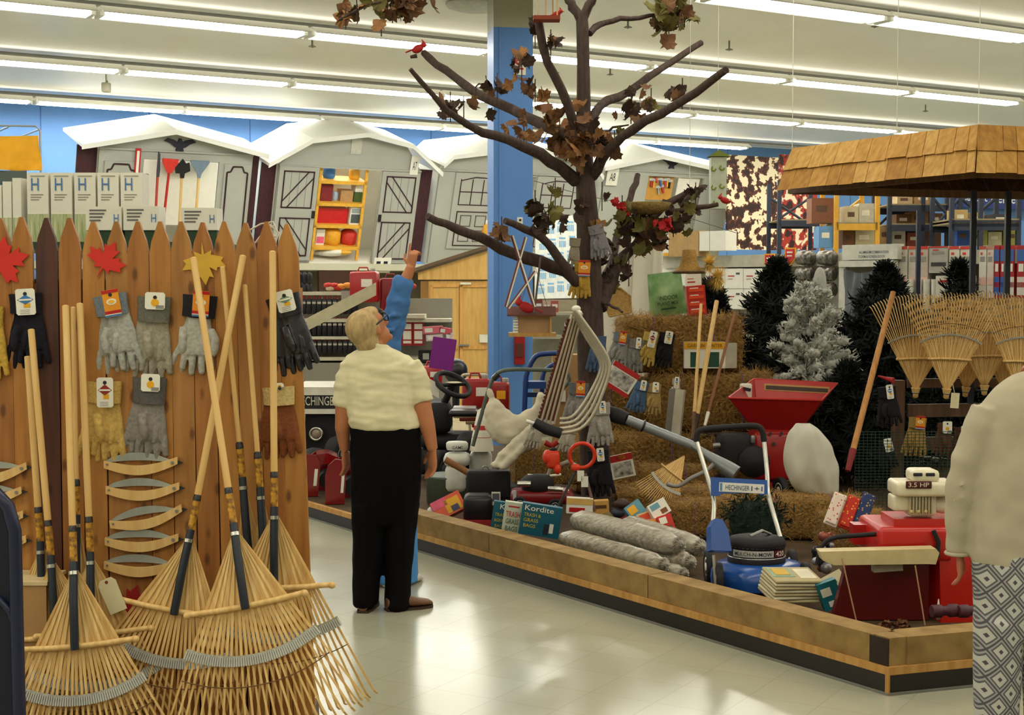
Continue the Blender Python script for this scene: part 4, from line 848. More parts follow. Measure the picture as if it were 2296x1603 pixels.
for a in ((1255, 285, -.1, 26, 26, 26, .13, (2, 0, 0)), (1290, 320, -.15, 22, 18, 22, .13, (2, 2, 0)), (1320, 300, -.2, 16, 22, 12, .13, (2, 0, 3)), (1175, 290, -.2, 14, 14, 7, .11, (2, 0)), (1115, 195, .3, 16, 12, 9, .11, (0, 3)), (1170, 160, 0, 18, 24, 12, .10, (0, 3, 2)), (1200, 210, 0, 14, 20, 9, .1, (0, 2)),
          (1235, 100, -.3, 18, 10, 8, .1, (0, 3)), (1040, 250, -.5, 26, 8, 9, .1, (3, 0)), (1010, 240, -.5, 12, 8, 4, .1, (3,)), (1200, 75, -.3, 10, 10, 3, .1, (3,)), (1415, 245, -.1, 22, 22, 15, .11, (1, 0, 3)), (1460, 230, 0, 12, 10, 4, .11, (0, 1)), (1530, 210, -.7, 16, 14, 6, .1, (3, 0)), (1500, 45, .4, 20, 22, 24, .14, (1, 1, 0)), (1535, 30, .4, 12, 10, 5, .12, (1,)),
          (1378, 325, -.2, 10, 14, 4, .11, (0, 1)), (1340, 340, -.2, 8, 10, 3, .1, (0,)), (1450, 520, .3, 38, 18, 34, .13, (1, 3, 0)), (1410, 500, .2, 20, 14, 14, .12, (1, 3)), (1510, 500, .3, 20, 12, 12, .12, (1, 0, 3)), (1540, 465, .4, 20, 12, 9, .11, (1, 3)), (1375, 585, .2, 26, 26, 22, .12, (3, 1)), (1360, 640, .1, 12, 18, 6, .1, (3,)), (1410, 610, .1, 6, 6, 1, .11, (3,)),
          (1230, 490, -.4, 22, 10, 12, .12, (1, 3)), (1200, 460, -.4, 14, 10, 5, .1, (1, 3)), (1215, 510, -.4, 12, 14, 5, .1, (1, 3)), (1125, 520, -.6, 9, 9, 6, .12, (0, 3)), (1245, 432, -.3, 6, 5, 2, .1, (1,)), (1350, 440, 0, 6, 6, 2, .09, (3,)), (1335, 520, -.1, 8, 20, 8, .11, (0, 2)), (1310, 470, -.12, 10, 8, 5, .1, (3, 0)), (1560, 440, .5, 18, 10, 6, .1, (3, 1)), (1395, 470, .1, 18, 10, 6, .1, (1, 3))):
    cluster(*a)
for px_, py_, n_ in ((915, 12, 16), (855, 45, 3), (775, 30, 5), (880, 15, 5), (800, 8, 4)):
    cluster(px_, py_, -1.0, 20, 9, n_, .12, (1, 0, 2))
q = MB(BRK); q.tube([P(a, b, Yt-1.0) for a, b in ((760, 45), (820, 12), (900, -5), (1000, -30))]+[P(1250, -70, Yt)], .01, seg=6); q.build('branch', tree)
MB(mat('nest_straw', '8c7440', .95, 0, .35, 50, .8)).lathe([(.02, 0), (.07, .005), (.12, .04), (.14, .085), (.12, .09), (.08, .05), (.001, .04)], P(1452, 482, Yt+.3), Z, seg=20, sc=(1.2, 1)).build('bird_nest', label='straw bird nest in the crook of the lower right branch', cat='nest')
CARM = M('b01c1c', .6)
def bird(label, px, py, Y, fl=1, s=1):
    r = T('cardinal_figure', label, 'bird figure', P(px, py, Y), 'small red bird figures on the maple tree'); c = P(px, py, Y)+Z*.03*s
    q = MB(CARM); q.ell(c, (.05*s, .028*s, .032*s), rot=Matrix.Rotation(math.radians(-25*fl), 3, 'Y')); q.ell(c+V3((.045*fl*s, 0, .03*s)), (.024*s, .02*s, .022*s)); q.tube([c+V3((.05*fl*s, 0, .045*s)), c+V3((.03*fl*s, 0, .075*s))], [.012*s, .002], seg=6)
    q.tube([c-V3((.03*fl*s, 0, .0)), c-V3((.10*fl*s, 0, .03*s))], [.018*s, .012*s], seg=6, flat=.4); q.build('body', r)
    MB(M('d08a2a')).tube([c+V3((.064*fl*s, 0, .03*s)), c+V3((.085*fl*s, 0, .026*s))], [.008*s, .001], seg=6).build('beak', r); return r
bird('red cardinal figure at the cut tip of the upper left branch', 937, 118, Yt+1.1, 1, .95); bird('red cardinal figure at the end of the thin right branch', 1625, 456, Yt+.3, -1, .7)
bird('red cardinal figure on the roof of the wooden bird feeder', 1180, 700, 9.65, -1, 1.1); bird('small red bird figure on the hanging feeder rail at the top', 1248, 38, 9.4, 1, .6)
for a, b, lb in ((1392, 472, 'left'), (1490, 500, 'right')):
    q = MB(M('c42428'))
    for k in range(8): lf(q, P(a+R.gauss(0, 10), b+R.gauss(0, 9), Yt+.1), .08, M('c42428'))
    q.build('red_leaf_bunch', label='bright red leaf bunch in the lower right branches, the %s one' % lb, cat='leaves')
# ---------------------------------------------------------------- gloves and cards on the island
IG = 'work gloves displayed on the island'
def ig(lb, px, py, Y, s, roll, c, cuff=None, cst='white', cw=.04, ch=.055, **k): return gloves(lb, px, py, Y, s, roll, gcol(c), gcol(cuff) if cuff else None, cst, cw, ch, grp=IG, **k)
ig('yellow gloves with red and white card strapped high on the tree trunk', 1310, 590, 9.73, 1.0, 2, 'b5923a', None, 'orange', .08, .11, var=1)
ig('pale grey glove hanging at the right side of the trunk among dark leaves', 1338, 505, 9.75, .95, -14, '86838a', None, None, var=0)
ig('thin pale glove hanging on the left side of the trunk', 1290, 535, 9.75, .85, 4, '9a927c', None, None, var=1, both=False)
ig('grey gloves with orange card on the trunk between the folded chairs', 1302, 860, 9.7, 1.25, 3, '8d8a84', '67696c', 'oj', .06, .11, var=0)
ig('blue work gloves tied to the trunk above the folded chairs', 1345, 755, 9.72, 1.0, 0, '4c6080', None, None, var=0)
ig('light grey gloves with blue dotted card hanging right of the trunk', 1350, 905, 9.7, 1.2, -4, 'a4a097', None, 'blue', .045, .085, var=1)
ig('pale gloves half hidden behind the black strap of the folded chairs', 1208, 945, 9.75, .8, 10, 'b5b0a0', None, None, var=0)
ig('white cotton gloves hanging behind the strap left of the trunk base', 1285, 955, 9.72, .8, 14, 'b8b2a0', None, None, var=1)
ig('black gloves with blue dotted card low on the trunk by the orange ring', 1345, 1010, 9.6, 1.3, -6, '121016', None, 'blue', .05, .09, var=0)
ig('grey gloves with orange card, leftmost in the top row on the bales', 1398, 748, 11.3, 1.15, 10, '8a8984', '71777c', 'orange', .055, .11, var=0)
ig('grey gloves with pale card, second in the top row on the bales', 1432, 762, 11.3, 1.1, 6, '7f7e78', None, 'white', .04, .09, var=1)
ig('yellow gloves with long white card, third in the top row on the bales', 1465, 748, 11.3, 1.1, 14, 'b59a4c', None, 'red', .06, .13, var=0)
ig('black gloves with tilted white card, last in the top row on the bales', 1500, 748, 11.3, 1.15, 10, '100e14', None, 'green', .06, .10, var=0)
ig('blue gloves with pale card in the second row on the bales', 1443, 858, 11.1, 1.0, 10, '4a6484', None, 'green', .045, .08, var=1)
ig('tan gloves with red dot card in the second row on the bales', 1470, 862, 11.1, 1.0, 4, 'ab8f56', None, 'white', .05, .08, var=0)
ig('brown cotton gloves hanging low behind the packaged set', 1418, 1035, 10.6, 1.1, -3, '7d6038', None, None, var=0)
ig('dark brown gloves hanging low right of the trunk', 1385, 1050, 10.6, 1.0, 3, '4c3626', None, None, var=1)
def printed(name, lb, cat, px, py, Y, w, h, roll, parts, txt=(), m=WHT, d=.03, yaw=0, pitch=0, grp=None): return pbox(name, lb, cat, px, py, Y, w, h, d, m, yaw, pitch, roll, parts, txt, grp)
BPR = mat('dark_blob_print', 'd8d4c8', .5, 0, 0, 28, 0, '3a3a3a')
printed('blister_pack', 'large white and red packaged set hanging tilted right of the trunk', 'package', 1392, 850, 10.6, .22, .20, 32, ((0, .8, 1, 1, RED), (0, 0, 1, .16, RED), (.08, .2, .92, .76, BPR)), d=.02)
printed('blister_pack', 'small red and white packaged set hanging by the low black gloves', 'package', 1395, 1045, 10.2, .17, .17, -12, ((0, .72, 1, 1, RED), (.1, .08, .9, .66, BPR), (.3, .8, .7, .95, YEL)), d=.02)
q = pbox('fluorescent_carton', 'tall pale carton with grey side standing against the bales', 'box', 1512, 925, 10.9, .115, .36, .10, M('c4c0ac'), -14, 4, 5, ((0, 0, .42, 1, M('77736a')),))
gloves('white card pack of gloves behind the tall pale carton', 1517, 850, 10.95, .7, 4, gcol('b2ac98'), None, 'blue', .035, .09, grp=IG, both=False)
# ---------------------------------------------------------------- goods on top of the bale stack
gb = T('peat_bag', 'green and white plastic bag of indoor-outdoor mulch standing on the top bale', 'bag', P(1490, 706, 11.6)); f = facing(1494, 659, 11.6, 0, 0, -7)
q = MB(mat('green_bag_film', '3f7a2c', .3, 0, 0, 7, .4, '9db884', spec=.6)); n_ = 10; g = []
for i in range(n_+1):
    v = -.175+.35*i/n_; w_ = .155-.02*i/n_; t_ = .05*math.sin(math.pi*min(.96, max(.04, i/n_)))
    g.append([f.m @ V3((w_*math.cos(a)*(1), v, t_*math.sin(a)+noise.noise(V3((a*2, v*12, 0)))*.012)) for a in [2*math.pi*k/20 for k in range(20)]])
q.loft(g); q.build('bag', gb); q = MB(M('163a1c'))
q.text('INDOOR', f.m, .01, -.03, .15, .035, None, .062); q.text('PLANT MIX', f.m, 0, -.075, .17, .028, None, .06); q.rect(f.m, -.06, -.125, .12, .012, .002, None, .052); q.build('lettering', gb)
st_ = T('seed_carton_stack', 'upright red carton with orange and white bands beside the green bag', 'box', P(1562, 706, 11.6)); f = facing(1562, 672, 11.6, 0, 0, -5)
q = MB(M('bf2a1a', .5)).rect(f.m, -.075, -.125, .15, .24, .1, None, -.1)
for k in range(4): q.rect(f.m, -.06, -.105+k*.057, .12, .026, .003, ORG_, 0); q.rect(f.m, -.05, -.08+k*.057, .07, .008, .003, WHT, 0)
q.build('carton', st_)
printed('envelope_carton', 'white carton with small red writing behind the green bag', 'box', 1555, 628, 11.8, .13, .10, -3, ((.1, .3, .6, .4, RED), (.1, .6, .5, .65, RED)), d=.08)
q = MB(mat('wicker_tan', 'a8813c', .8, 0, .3, 70, .6)).lathe([(.02, .175), (.05, .17), (.058, .1), (.075, .05), (.115, .01), (.12, 0), (.10, 0), (.001, .01)], P(1545, 612, 10.6), Z, seg=24)
q.torus(P(1545, 612, 10.6)+Z*.005, .115, .01, Z, M('5c4420')); q.cyl(P(1545, 612, 10.6)+Z*.17, P(1545, 612, 10.6)+Z*2.2, .002, WHT, 5)
q.build('wicker_bell', label='tan wicker bell hanging on a line above the green bag', cat='basket')
for i, (a, b, r_, lb) in enumerate(((1590, 592, .085, 'upper'), (1610, 622, .10, 'lower'))):
    q = MB(mat('yellow_fluff', 'efcd6a', .9, 0, .2, 40)); c = P(a, b, 10.5); q.ell(c, r_*.25)
    for k in range(900):
        d = V3((R.gauss(0, 1), R.gauss(0, 1), R.gauss(0, 1))).normalized(); w_ = d.cross(Z).normalized()*.0022; e_ = c+V3((d.x, d.y, d.z))*r_*R.uniform(.5, 1.25)*(1+.4*noise.noise(d*2)); q.add([c+d*r_*.15-w_, c+d*r_*.15+w_, e_], [(0, 1, 2)])
    q.build('feather_duster', label='fluffy yellow duster, the %s of two by the wicker bell' % lb, cat='duster', group='yellow fluffy dusters')
tb = T('woven_basket_lid', 'tan woven fan-shaped basket lid leaning right of the trunk', 'basket', P(1380, 708, 10.9)); f = facing(1382, 675, 10.9, 0, 10, -18)
q = MB(mat('wicker_tan2', 'b48f50', .8, 0, .3, 60, .5)); q.prism([(-.09, -.10), (.08, -.12), (.11, .0), (.06, .08), (-.02, .12), (-.10, .09)], f.m, .02); q.tube([f.m @ V3((x, y, .02)) for x, y in ((-.09, -.10), (.08, -.12), (.11, .0), (.06, .08), (-.02, .12), (-.10, .09), (-.09, -.1))], .008, seg=6); q.build('weave', tb)
q = MB(mat('white_drape', 'dcd8c6', .6, 0, .05, 5))
for k, (a, b) in enumerate(((1340, .10), (1372, .11), (1405, .10), (1442, .12), (1470, .08))):
    r = MB(MC['white_drape']); top = P(a, 548 if k != 3 else 535, 14.6); bot = P(a-8, 720, 14.6); n_ = 16; g = []
    for i in range(7):
        c = lerp(top, bot, i/6); g.append([c+V3((b*math.cos(t)*(1+.1*math.sin(3*t)), b*.6*math.sin(t)*(1+.18*math.cos(5*t+i*.3)), 0)) for t in [2*math.pi*j/n_ for j in range(n_)]])
    g[-1] = [V3((p.x, p.y, ZD)) for p in g[-1]]; r.loft(g)
    r.build('plastic_drape_roll', label='tall white standing roll of sheeting, %s from the left behind the tree' % ORD[k], cat='roll', group='tall white sheeting rolls behind the tree')
pl_ = T('planter_carton', 'white carton with yellow banner and dark green windows on the second bale', 'box', P(1595, 822, 11.4)); f = facing(1590, 795, 11.4, 0, 0, 0)
q = MB(WHT).rect(f.m, -.20, -.11, .33, .21, .12, WHT, -.12); q.par(f.m @ V3((.13, -.11, 0)), V3((.10, .05, 0)), V3((-.02, .12, 0)), Z*.2, M('b5b09a')); q.build('carton', pl_)
q = MB(YEL).rect(f.m, -.20, .045, .33, .055, .003, YEL, 0); q.text('GARDEN CENTER', f.m, -.035, .072, .28, .028, M('6a4a14'), .005); q.rect(f.m, -.15, -.10, .06, .12, .003, M('1f4a3a'), 0); q.rect(f.m, -.01, -.10, .09, .12, .003, M('1f4a3a'), 0); q.build('printed_banner', pl_)
# ---------------------------------------------------------------- long handled tools leaning on the bales
def poletool(lb, a, b, Y1, Y2, m, r=.016, fer=None, fl=.25):
    r_ = T('wooden_pole', lb, 'pole', P(*b, Y2)); A = P(*a, Y1); B_ = P(*b, Y2); MB(m).tube([A, lerp(A, B_, .5), B_], [r*.92, r, r], seg=12).build('shaft', r_)
    if fer: d = (B_-A).normalized(); MB(fer).cyl(B_-d*.002, B_+d*fl, r*1.2, r2=r*.9).build('ferrule', r_)
poletool('thin pale wooden handle leaning on the bales, left of the three', (1572, 682), (1557, 925), 11.1, 10.6, LPINE, .013, M('6a4a2a'), .22)
poletool('thick pale wooden handle leaning on the bales, middle of the three', (1607, 675), (1563, 930), 11.1, 10.6, LPINE, .019, M('3a2a20'), .24)
poletool('reddish brown handle with white socket leaning on the bales', (1648, 700), (1588, 925), 11.15, 10.6, M('8a5c3a'), .012, WHT, .12)
poletool('long wooden hoe handle with red socket leaning at right', (2003, 655), (1913, 1008), 10.2, 9.7, wood('handle_wood', 'c08a4a', 'a06c32', (8, 8, .8), 4), .021, M('7c1a1c'), .16)
# silver blower tube, broom head, grey nozzle
bt = T('leaf_blower_vacuum', 'silver leaf vacuum tube with black bag collar lying across the bales', 'leaf blower', P(1540, 1060, 9.7)); 
tubes(bt, 'tube', 9.7, ((1405, 940), (1470, 966), (1555, 1000)), .034, M('8f9698', .35, .3), 14)
q = MB(M('7c8284', .4, .3)); a = P(1552, 998, 9.7); b = P(1650, 1062, 9.6); q.tube([a, lerp(a, b, .35), lerp(a, b, .8), b], [.036, .05, .085, .09], seg=16, flat=.6).build('nozzle', bt)
q = MB(BLKM); q.tube([P(1360, 925, 9.8), P(1385, 932, 9.75), P(1408, 941, 9.7)], [.05, .055, .045], seg=14); q.torus(P(1442, 955, 9.7), .037, .008, (P(1555, 1000, 9.7)-P(1405, 940, 9.7)), BLK, 16, 6).build('collar', bt)
rh = rake_proto(A=24, n=22, L=.66, bar=.15)
for c in list(KIDS(rh)):
    if c.name.split('.')[0] in ('pole', 'cap', 'paper_label', 'sleeve', 'ring'): bpy.data.objects.remove(c)
rh['label'] = 'bamboo rake head with white band lying on straw behind the wrapped rolls'; rh['category'] = 'rake'
rh.matrix_basis = Matrix.Translation(P(1508, 1062, 9.3)) @ Euler((math.radians(-25), math.radians(38), 0)).to_matrix().to_4x4() @ Matrix.Scale(.62, 4)
q = MB(M('77736e', .5)); q.tube(smooth([P(1495, 1085, 9.1), P(1520, 1090, 9.1), P(1550, 1072, 9.1), P(1585, 1055, 9.1), P(1600, 1040, 9.1)]), .026, seg=10, flat=.5).build('grey_gutter_scoop', label='curved grey plastic scoop with writing lying by the bamboo rake head', cat='scoop')
# ---------------------------------------------------------------- folded lawn chairs strapped in a bundle
WEB = mat('brown_webbing', '5a2a1c', .8, 0, .25, 60, .4)
for k in range(4):
    CHA = M('c4bca6', .35, .4); ch = T('folding_chair', 'folded aluminium lawn chair with brown webbing, %s of the strapped bundle' % ('leftmost', 'second from the left', 'third from the left', 'rightmost')[k], 'chair', P(1250, 960, 9.3), 'folded lawn chairs strapped together beside the trunk'); o = k*13; dy = k*.03
    A = P(1283+o*.55, 705-o*.1, 9.3+dy); B_ = P(1212+o*.75, 945+o*.15, 9.3+dy)
    MB(CHA).cyl(A, B_, .011, seg=10).build('leg', ch); s2 = V3((.016, 0, 0)); e = (B_-A).normalized()
    q = MB(WEB); q.par(lerp(A, B_, .04)-s2*1.15-V3((0, .01, 0)), (B_-A)*.93, V3((.018, 0, 0)), V3((0, .02, 0)))
    for j in range(26 if k == 0 else 0): q.ell(lerp(A, B_, .05+.9*j/25)-s2*1.3-V3((0, .01, 0)), (.008, .01, .011), seg=6, rings=4)
    q.build('webbing', ch)
    pts = [(1290-k*2, 695+k*2), (1325-k*4, 742+k*4), (1362-k*6, 800+k*2), (1366-k*7, 835), (1350-k*8, 885-k*3), (1330-k*8, 930-k*7), (1300-k*6, 962-k*9), (1255, 972-k*11)]
    tubes(ch, 'frame_tube', 9.25+dy, pts, .0115, M('b9b19c', .35, .45), 10)
q = MB(WHT); q.ell(P(1292, 692, 9.3), (.03, .03, .022)); q.ell(P(1298, 702, 9.28), (.022, .02, .02)).build('tie', label='knotted white tie at the top of the folded lawn chairs', cat='tie')
q = MB(BLKM); q.tube([P(1198, 947, 9.2), P(1225, 962, 9.2), P(1258, 972, 9.2)], [.045, .052, .05], seg=12, flat=.7); q.tube([P(1180, 944, 9.2), P(1200, 950, 9.2)], .012, WHT).build('strap', label='thick black strap around the folded lawn chairs', cat='strap')
# ---------------------------------------------------------------- mower with cloth grass catcher
gm_ = T('push_mower_handle', 'grey-green mower handle holding an off-white cloth grass catcher', 'mower', P(1075, 1060, 10.3))
tubes(gm_, 'handle_tube', 10.3, ((1060, 1000), (1078, 935), (1096, 872), (1112, 840), (1140, 829), (1200, 829), (1262, 832), (1276, 846), (1270, 862), (1245, 885)), .014, M('5c665c', .4, .3), 10)
MB(BLK).tube([P(1106, 850, 10.3), P(1118, 838, 10.3)], .022).build('grip', gm_); MB(BLKM).rbox(V3((P(1150, 1085, 10.5).x, 10.7, ZD+.08)), (.3, .3, .14), .03).build('deck', gm_)
q = MB(mat('off_white_cloth', 'd2cab2', .85, 0, .08, 10, .2)); Yb = 10.15
q.tube(smooth([P(1096, 868, Yb), P(1105, 905, Yb), P(1125, 935, Yb), P(1160, 955, Yb), P(1195, 935, Yb), P(1222, 885, Yb)]), [.025]*5+[.05]*4+[.075]*4+[.05]*3, seg=12)
q.ell(P(1150, 965, Yb), (.16, .10, .12)); q.ell(P(1120, 950, Yb), (.11, .09, .13)); q.ell(P(1165, 990, Yb), (.12, .08, .09)); q.ell(P(1108, 925, Yb), (.07, .07, .1)); q.ell(P(1185, 945, Yb), (.07, .06, .09))
wrinkle(q.build('cloth_bag', gm_, mods=REM(.014, 4)), .016, (9, 9, 14))
q = MB(MC['off_white_cloth']); q.tube(smooth([P(1108, 1048, 10.0), P(1140, 1010, 10.0), P(1185, 968, 10.0), P(1198, 952, 10.05)]), .045, seg=12, flat=.8); q.tube(smooth([P(1125, 1052, 9.95), P(1160, 1015, 9.95), P(1198, 972, 10.0)]), .035, seg=12, flat=.8)
q.build('cloth_roll', label='rolled off-white cloth hanging below the grass catcher', cat='cloth', mods=REM(.012, 4)); wrinkle(COL.objects['cloth_roll'], .012, (8, 8, 20))
q = MB(M('d9d5c4')).lathe([(.09, 0), (.07, .12), (.03, .3), (.001, .32)], P(1080, 1010, 10.6), Z); q.lathe([(.0735, .10), (.055, .19)], P(1080, 1010, 10.6), Z, RED); q.build('traffic_cone', label='white and red banded cone behind the cloth grass catcher', cat='cone')
# ---------------------------------------------------------------- white vacuum units on a green tub
eu = T('utility_vacuum', 'white two-cylinder wet vacuum unit with red numbers standing on a grey-green tub', 'vacuum', P(1025, 1110, 10.6)); W2 = M('cfd0c6', .4); c = P(1022, 1104, 10.6)
q = MB(W2).rbox(c+Z*.11, (.155, .15, .21), .04).build('body', eu); q = MB(W2).rbox(c+Z*.25+V3((.01, 0, 0)), (.20, .17, .10), .04).build('shoulder', eu); q = MB(W2).lathe([(.075, 0), (.082, .02), (.082, .05), (.07, .062), (.001, .065)], c+Z*.32+V3((.01, 0, 0)), Z, sc=(1, .8)).build('cap', eu)
q = MB(INK); ff = facing(1026, 1000, 10.50); q.text('GAME', ff.m, 0, -.012, .08, .024, None, .004); q.build('name_print', eu); ff = facing(1022, 1043, 10.51); q = MB(RED); q.text('50', ff.m, .0, 0, .07, .035, None, .01).build('number_print', eu)
q = MB(W2).rbox(P(1078, 1060, 10.7)+Z*.07, (.17, .14, .2), .04); q.lathe([(.06, 0), (.07, .03), (.06, .06), (.001, .065)], P(1078, 1015, 10.7), Z); q.rbox(P(1085, 995, 10.7), (.12, .1, .05), .02).build('second_tank', eu)
MB(M('4d5a4c', .5)).lathe([(.18, 0), (.205, .01), (.21, .20), (.22, .215), (.19, .22), (.001, .22)], V3((P(1017, 1100, 10.75).x, 10.75, ZD)), Z, seg=32).build('round_tub', label='round grey-green tub under the white vacuum unit', cat='tub')
MB(M('8c5c34')).cyl(P(998, 1030, 10.3), P(1050, 1060, 10.3), .024).build('wooden_stick', label='short brown wooden handle in front of the white vacuum unit', cat='stick')
# black cases
q = T('tool_case', 'tall black plastic case with wire handle behind the trash bag boxes', 'case', P(1095, 1165, 10.0)); MB(BLKM).rbox(P(1096, 1085, 10.1), (.31, .14, .2), .02, None, None).build('body', q); MB(STEEL).torus(P(1088, 1052, 10.1), .022, .005, (0, 1, 0), None, 14, 6).build('handle', q); MB(BLKM).box(V3((P(1096, 1085, 10.1).x, 10.1, .26)), (.28, .12, .28)).build('stand', q)
q = T('black_toolbox', 'shiny black plastic toolbox on the deck left of the trash bag boxes', 'case', P(1073, 1165, 9.75)); MB(BLK).rbox(P(1072, 1138, 9.75), (.20, .2, .19), .035).build('body', q); MB(M('9a2024')).box(P(1068, 1168, 9.7), (.2, .2, .03)).build('red_base', q)
printed('drill_card', 'small black and white display card between the black case and the mower', 'card', 1112, 1118, 9.7, .06, .09, 0, ((.1, .3, .9, .9, M('5a5a62')),), d=.01)
printed('charcoal_bag', 'orange and pink printed bag lying behind the timber at left', 'bag', 1005, 1133, 9.9, .22, .14, -28, ((0, .55, .5, 1, PINK), (.4, .1, .9, .8, YEL), (.55, .1, .8, .4, M('4a5a78'))), m=M('d85a34', .4), d=.07, pitch=25)
q = MB(W2); q.ell(P(972, 1150, 10.0), (.05, .05, .05)).build('white_ball', label='white rounded bag corner left of the orange bag', cat='bag')
# trash bag boxes
TB = M('0d5a70', .4, var=.06); TXTW = M('e6eadf', .5, var=0); TY = M('c9b52c', .5, var=0)
printed('trash_bag_box', 'teal trash bag box partly behind the white one', 'box', 1130, 1162, 8.95, .15, .20, 8, (), (('Ko', -.02, .36, .40, .16, TXTW), ('TRASH', -.15, .10, .5, .10, TY), ('&GRASS', -.15, -.08, .5, .10, TY), ('BAGS', -.15, -.26, .4, .10, TY)), TB, .06)
printed('trash_bag_box', 'white box printed TRASH GRASS BAGS between the two teal ones', 'box', 1149, 1163, 8.85, .115, .205, 8, ((.2, .85, .8, .89, RED),), (('TRASH', 0, .14, .78, .17, RED), ('GRASS', 0, -.08, .7, .15, M('4a6a4a')), ('BAGS', 0, -.30, .66, .15, M('4a6a4a'))), M('c4ccb8', .5), .06)
printed('trash_bag_box', 'wide teal trash bag box with yellow lettering, rightmost of the three', 'box', 1212, 1168, 8.8, .25, .195, 9, ((.60, .08, .72, .42, INK), (.74, .15, .84, .45, WHT)), (('Kordite', -.07, .37, .72, .17, TXTW), ('TRASH &', -.22, .15, .42, .11, TY), ('GRASS', -.24, -.02, .36, .11, TY), ('BAGS', -.26, -.2, .3, .11, TY)), TB, .07)
# plastic wrapped rolls
WRAP = mat('cloudy_plastic_wrap', 'a39a84', .2, 0, 0, 9, .5, '6f6a5a', (1, 4, 4), spec=.7); WRAP2 = mat('cloudy_wrap_light', 'b0aa98', .25, 0, 0, 12, .5, '807a6c', (1, 4, 4), spec=.7)
for k, (a, b, Y1, Y2, r_, zc, lb) in enumerate((((1288, 1165), (1520, 1223), 8.75, 8.05, .066, 0, 'upper front plastic wrapped roll lying on the timber'), ((1262, 1205), (1485, 1268), 8.5, 7.85, .058, 0, 'lower front plastic wrapped roll with printing at its left end'),
        ((1400, 1175), (1568, 1228), 8.85, 8.15, .062, 0, 'plastic wrapped roll behind the upper front one, its twisted end showing'), ((1400, 1215), (1545, 1262), 8.6, 8.0, .055, 0, 'plastic wrapped roll under the others with crumpled end'), ((1390, 1265), (1530, 1288), 8.3, 7.9, .05, 0, 'lowest wrapped roll with only its end visible by the timber'))):
    A = P(*a, Y1); B_ = P(*b, Y2); r = T('wrapped_roll', lb, 'roll', (lerp(A, B_, .5).x, lerp(A, B_, .5).y, min(A.z, B_.z)-r_), 'plastic wrapped rolls lying along the timber'); n_ = 14; ps = [lerp(A, B_, i/n_) for i in range(n_+1)]; ax = (B_-A).normalized()
    q = MB(WRAP if k % 2 else WRAP2); x = ax.cross(Z).normalized(); y = x.cross(ax); g = []
    for i, p in enumerate(ps):
        g.append([p+(x*math.cos(t)+y*math.sin(t))*(r_*1.08*(1+.13*noise.noise(V3((i*.6, 3*math.cos(t), 3*math.sin(t)+k*9)))))*(.55 if i in (0, n_) else .93 if i in (1, n_-1) else 1) for t in [2*math.pi*j/20 for j in range(20)]])
    q.loft(g).build('sleeve', r)
    q = MB(WRAP2)
    for j in range(14): t = j*.45; d = x*math.cos(t)+y*math.sin(t); q.add([B_+d*r_*.9, B_+d*r_*.2+ax*.03, B_+(x*math.cos(t+.5)+y*math.sin(t+.5))*r_*.8+ax*.012], [(0, 1, 2)]); q.add([B_+d*r_*.8+ax*.01, B_+ax*.02, B_+(x*math.cos(t+.3)+y*math.sin(t+.3))*r_*.75+ax*.02], [(0, 1, 2)])
    q.build('twisted_end', r)
    if k == 1:
        q = MB(M('8a3a5c', var=0))
        for j in range(7): q.box(lerp(A, B_, .1+.045*j)+V3((0, -r_*.98, .012)), (.014, .004, .012), q.m if j % 2 else INK)
        q.build('label_print', r)
# seed boxes
SC = [((1430, 1150), .11, .15, -35, M('5a93a8'), YEL, 'pale blue carton with tilted lid'), ((1455, 1165), .13, .11, -20, M('d9c08a'), ORG_, 'cream carton with orange print'), ((1478, 1140), .12, .10, -30, WHT, M('6aa0b0'), 'white carton at the back with blue print'), ((1470, 1178), .10, .09, -12, M('e07a6c'), YEL, 'coral pink carton in front'), ((1495, 1175), .09, .12, -18, M('c22a20'), WHT, 'red carton with white dot and dark ring')]
for i, ((a, b), w_, h_, ro, m_, m2, lb) in enumerate(SC): printed('bulb_carton', lb+' in the heap behind the wrapped rolls', 'box', a, b, 8.95-.05*i, w_, h_, ro*-1 if False else -ro*-1, ((.1, .55, .6, .9, m2), (.5, .1, .85, .4, M('7c4a2a'))), (), m_, .08, pitch=20, grp='printed cartons heaped behind the wrapped rolls')
printed('seed_carton', 'white and yellow carton behind the left end of the wrapped rolls', 'box', 1300, 1135, 9.2, .17, .10, 3, ((0, .6, 1, 1, M('d8b060')), (.1, .1, .7, .4, RED)), d=.08)
printed('tan_carton', 'tan carton with dark lettering behind the wrapped rolls', 'box', 1347, 1142, 9.25, .11, .11, -3, ((.15, .55, .85, .75, M('5a3a1e')),), m=M('c99a4c'), d=.08)
for k, (a, b, c_) in enumerate(((1385, 1150, '2a2a3a'), (1365, 1160, '6a5a2a'), (1400, 1165, '7c2a20'), (1395, 1130, '3a2418'))): q = MB(M(c_)); q.ell(P(a, b, 9.2), (.05, .05, .035)); q.box(P(a, b+8, 9.2), (.07, .06, .05)).build('plant_pot', label='small dark pot, %s of four right of the tan carton' % ('second from the left', 'leftmost', 'rightmost', 'third from the left')[k], cat='pot', group='small pots between the tan carton and seed cartons')
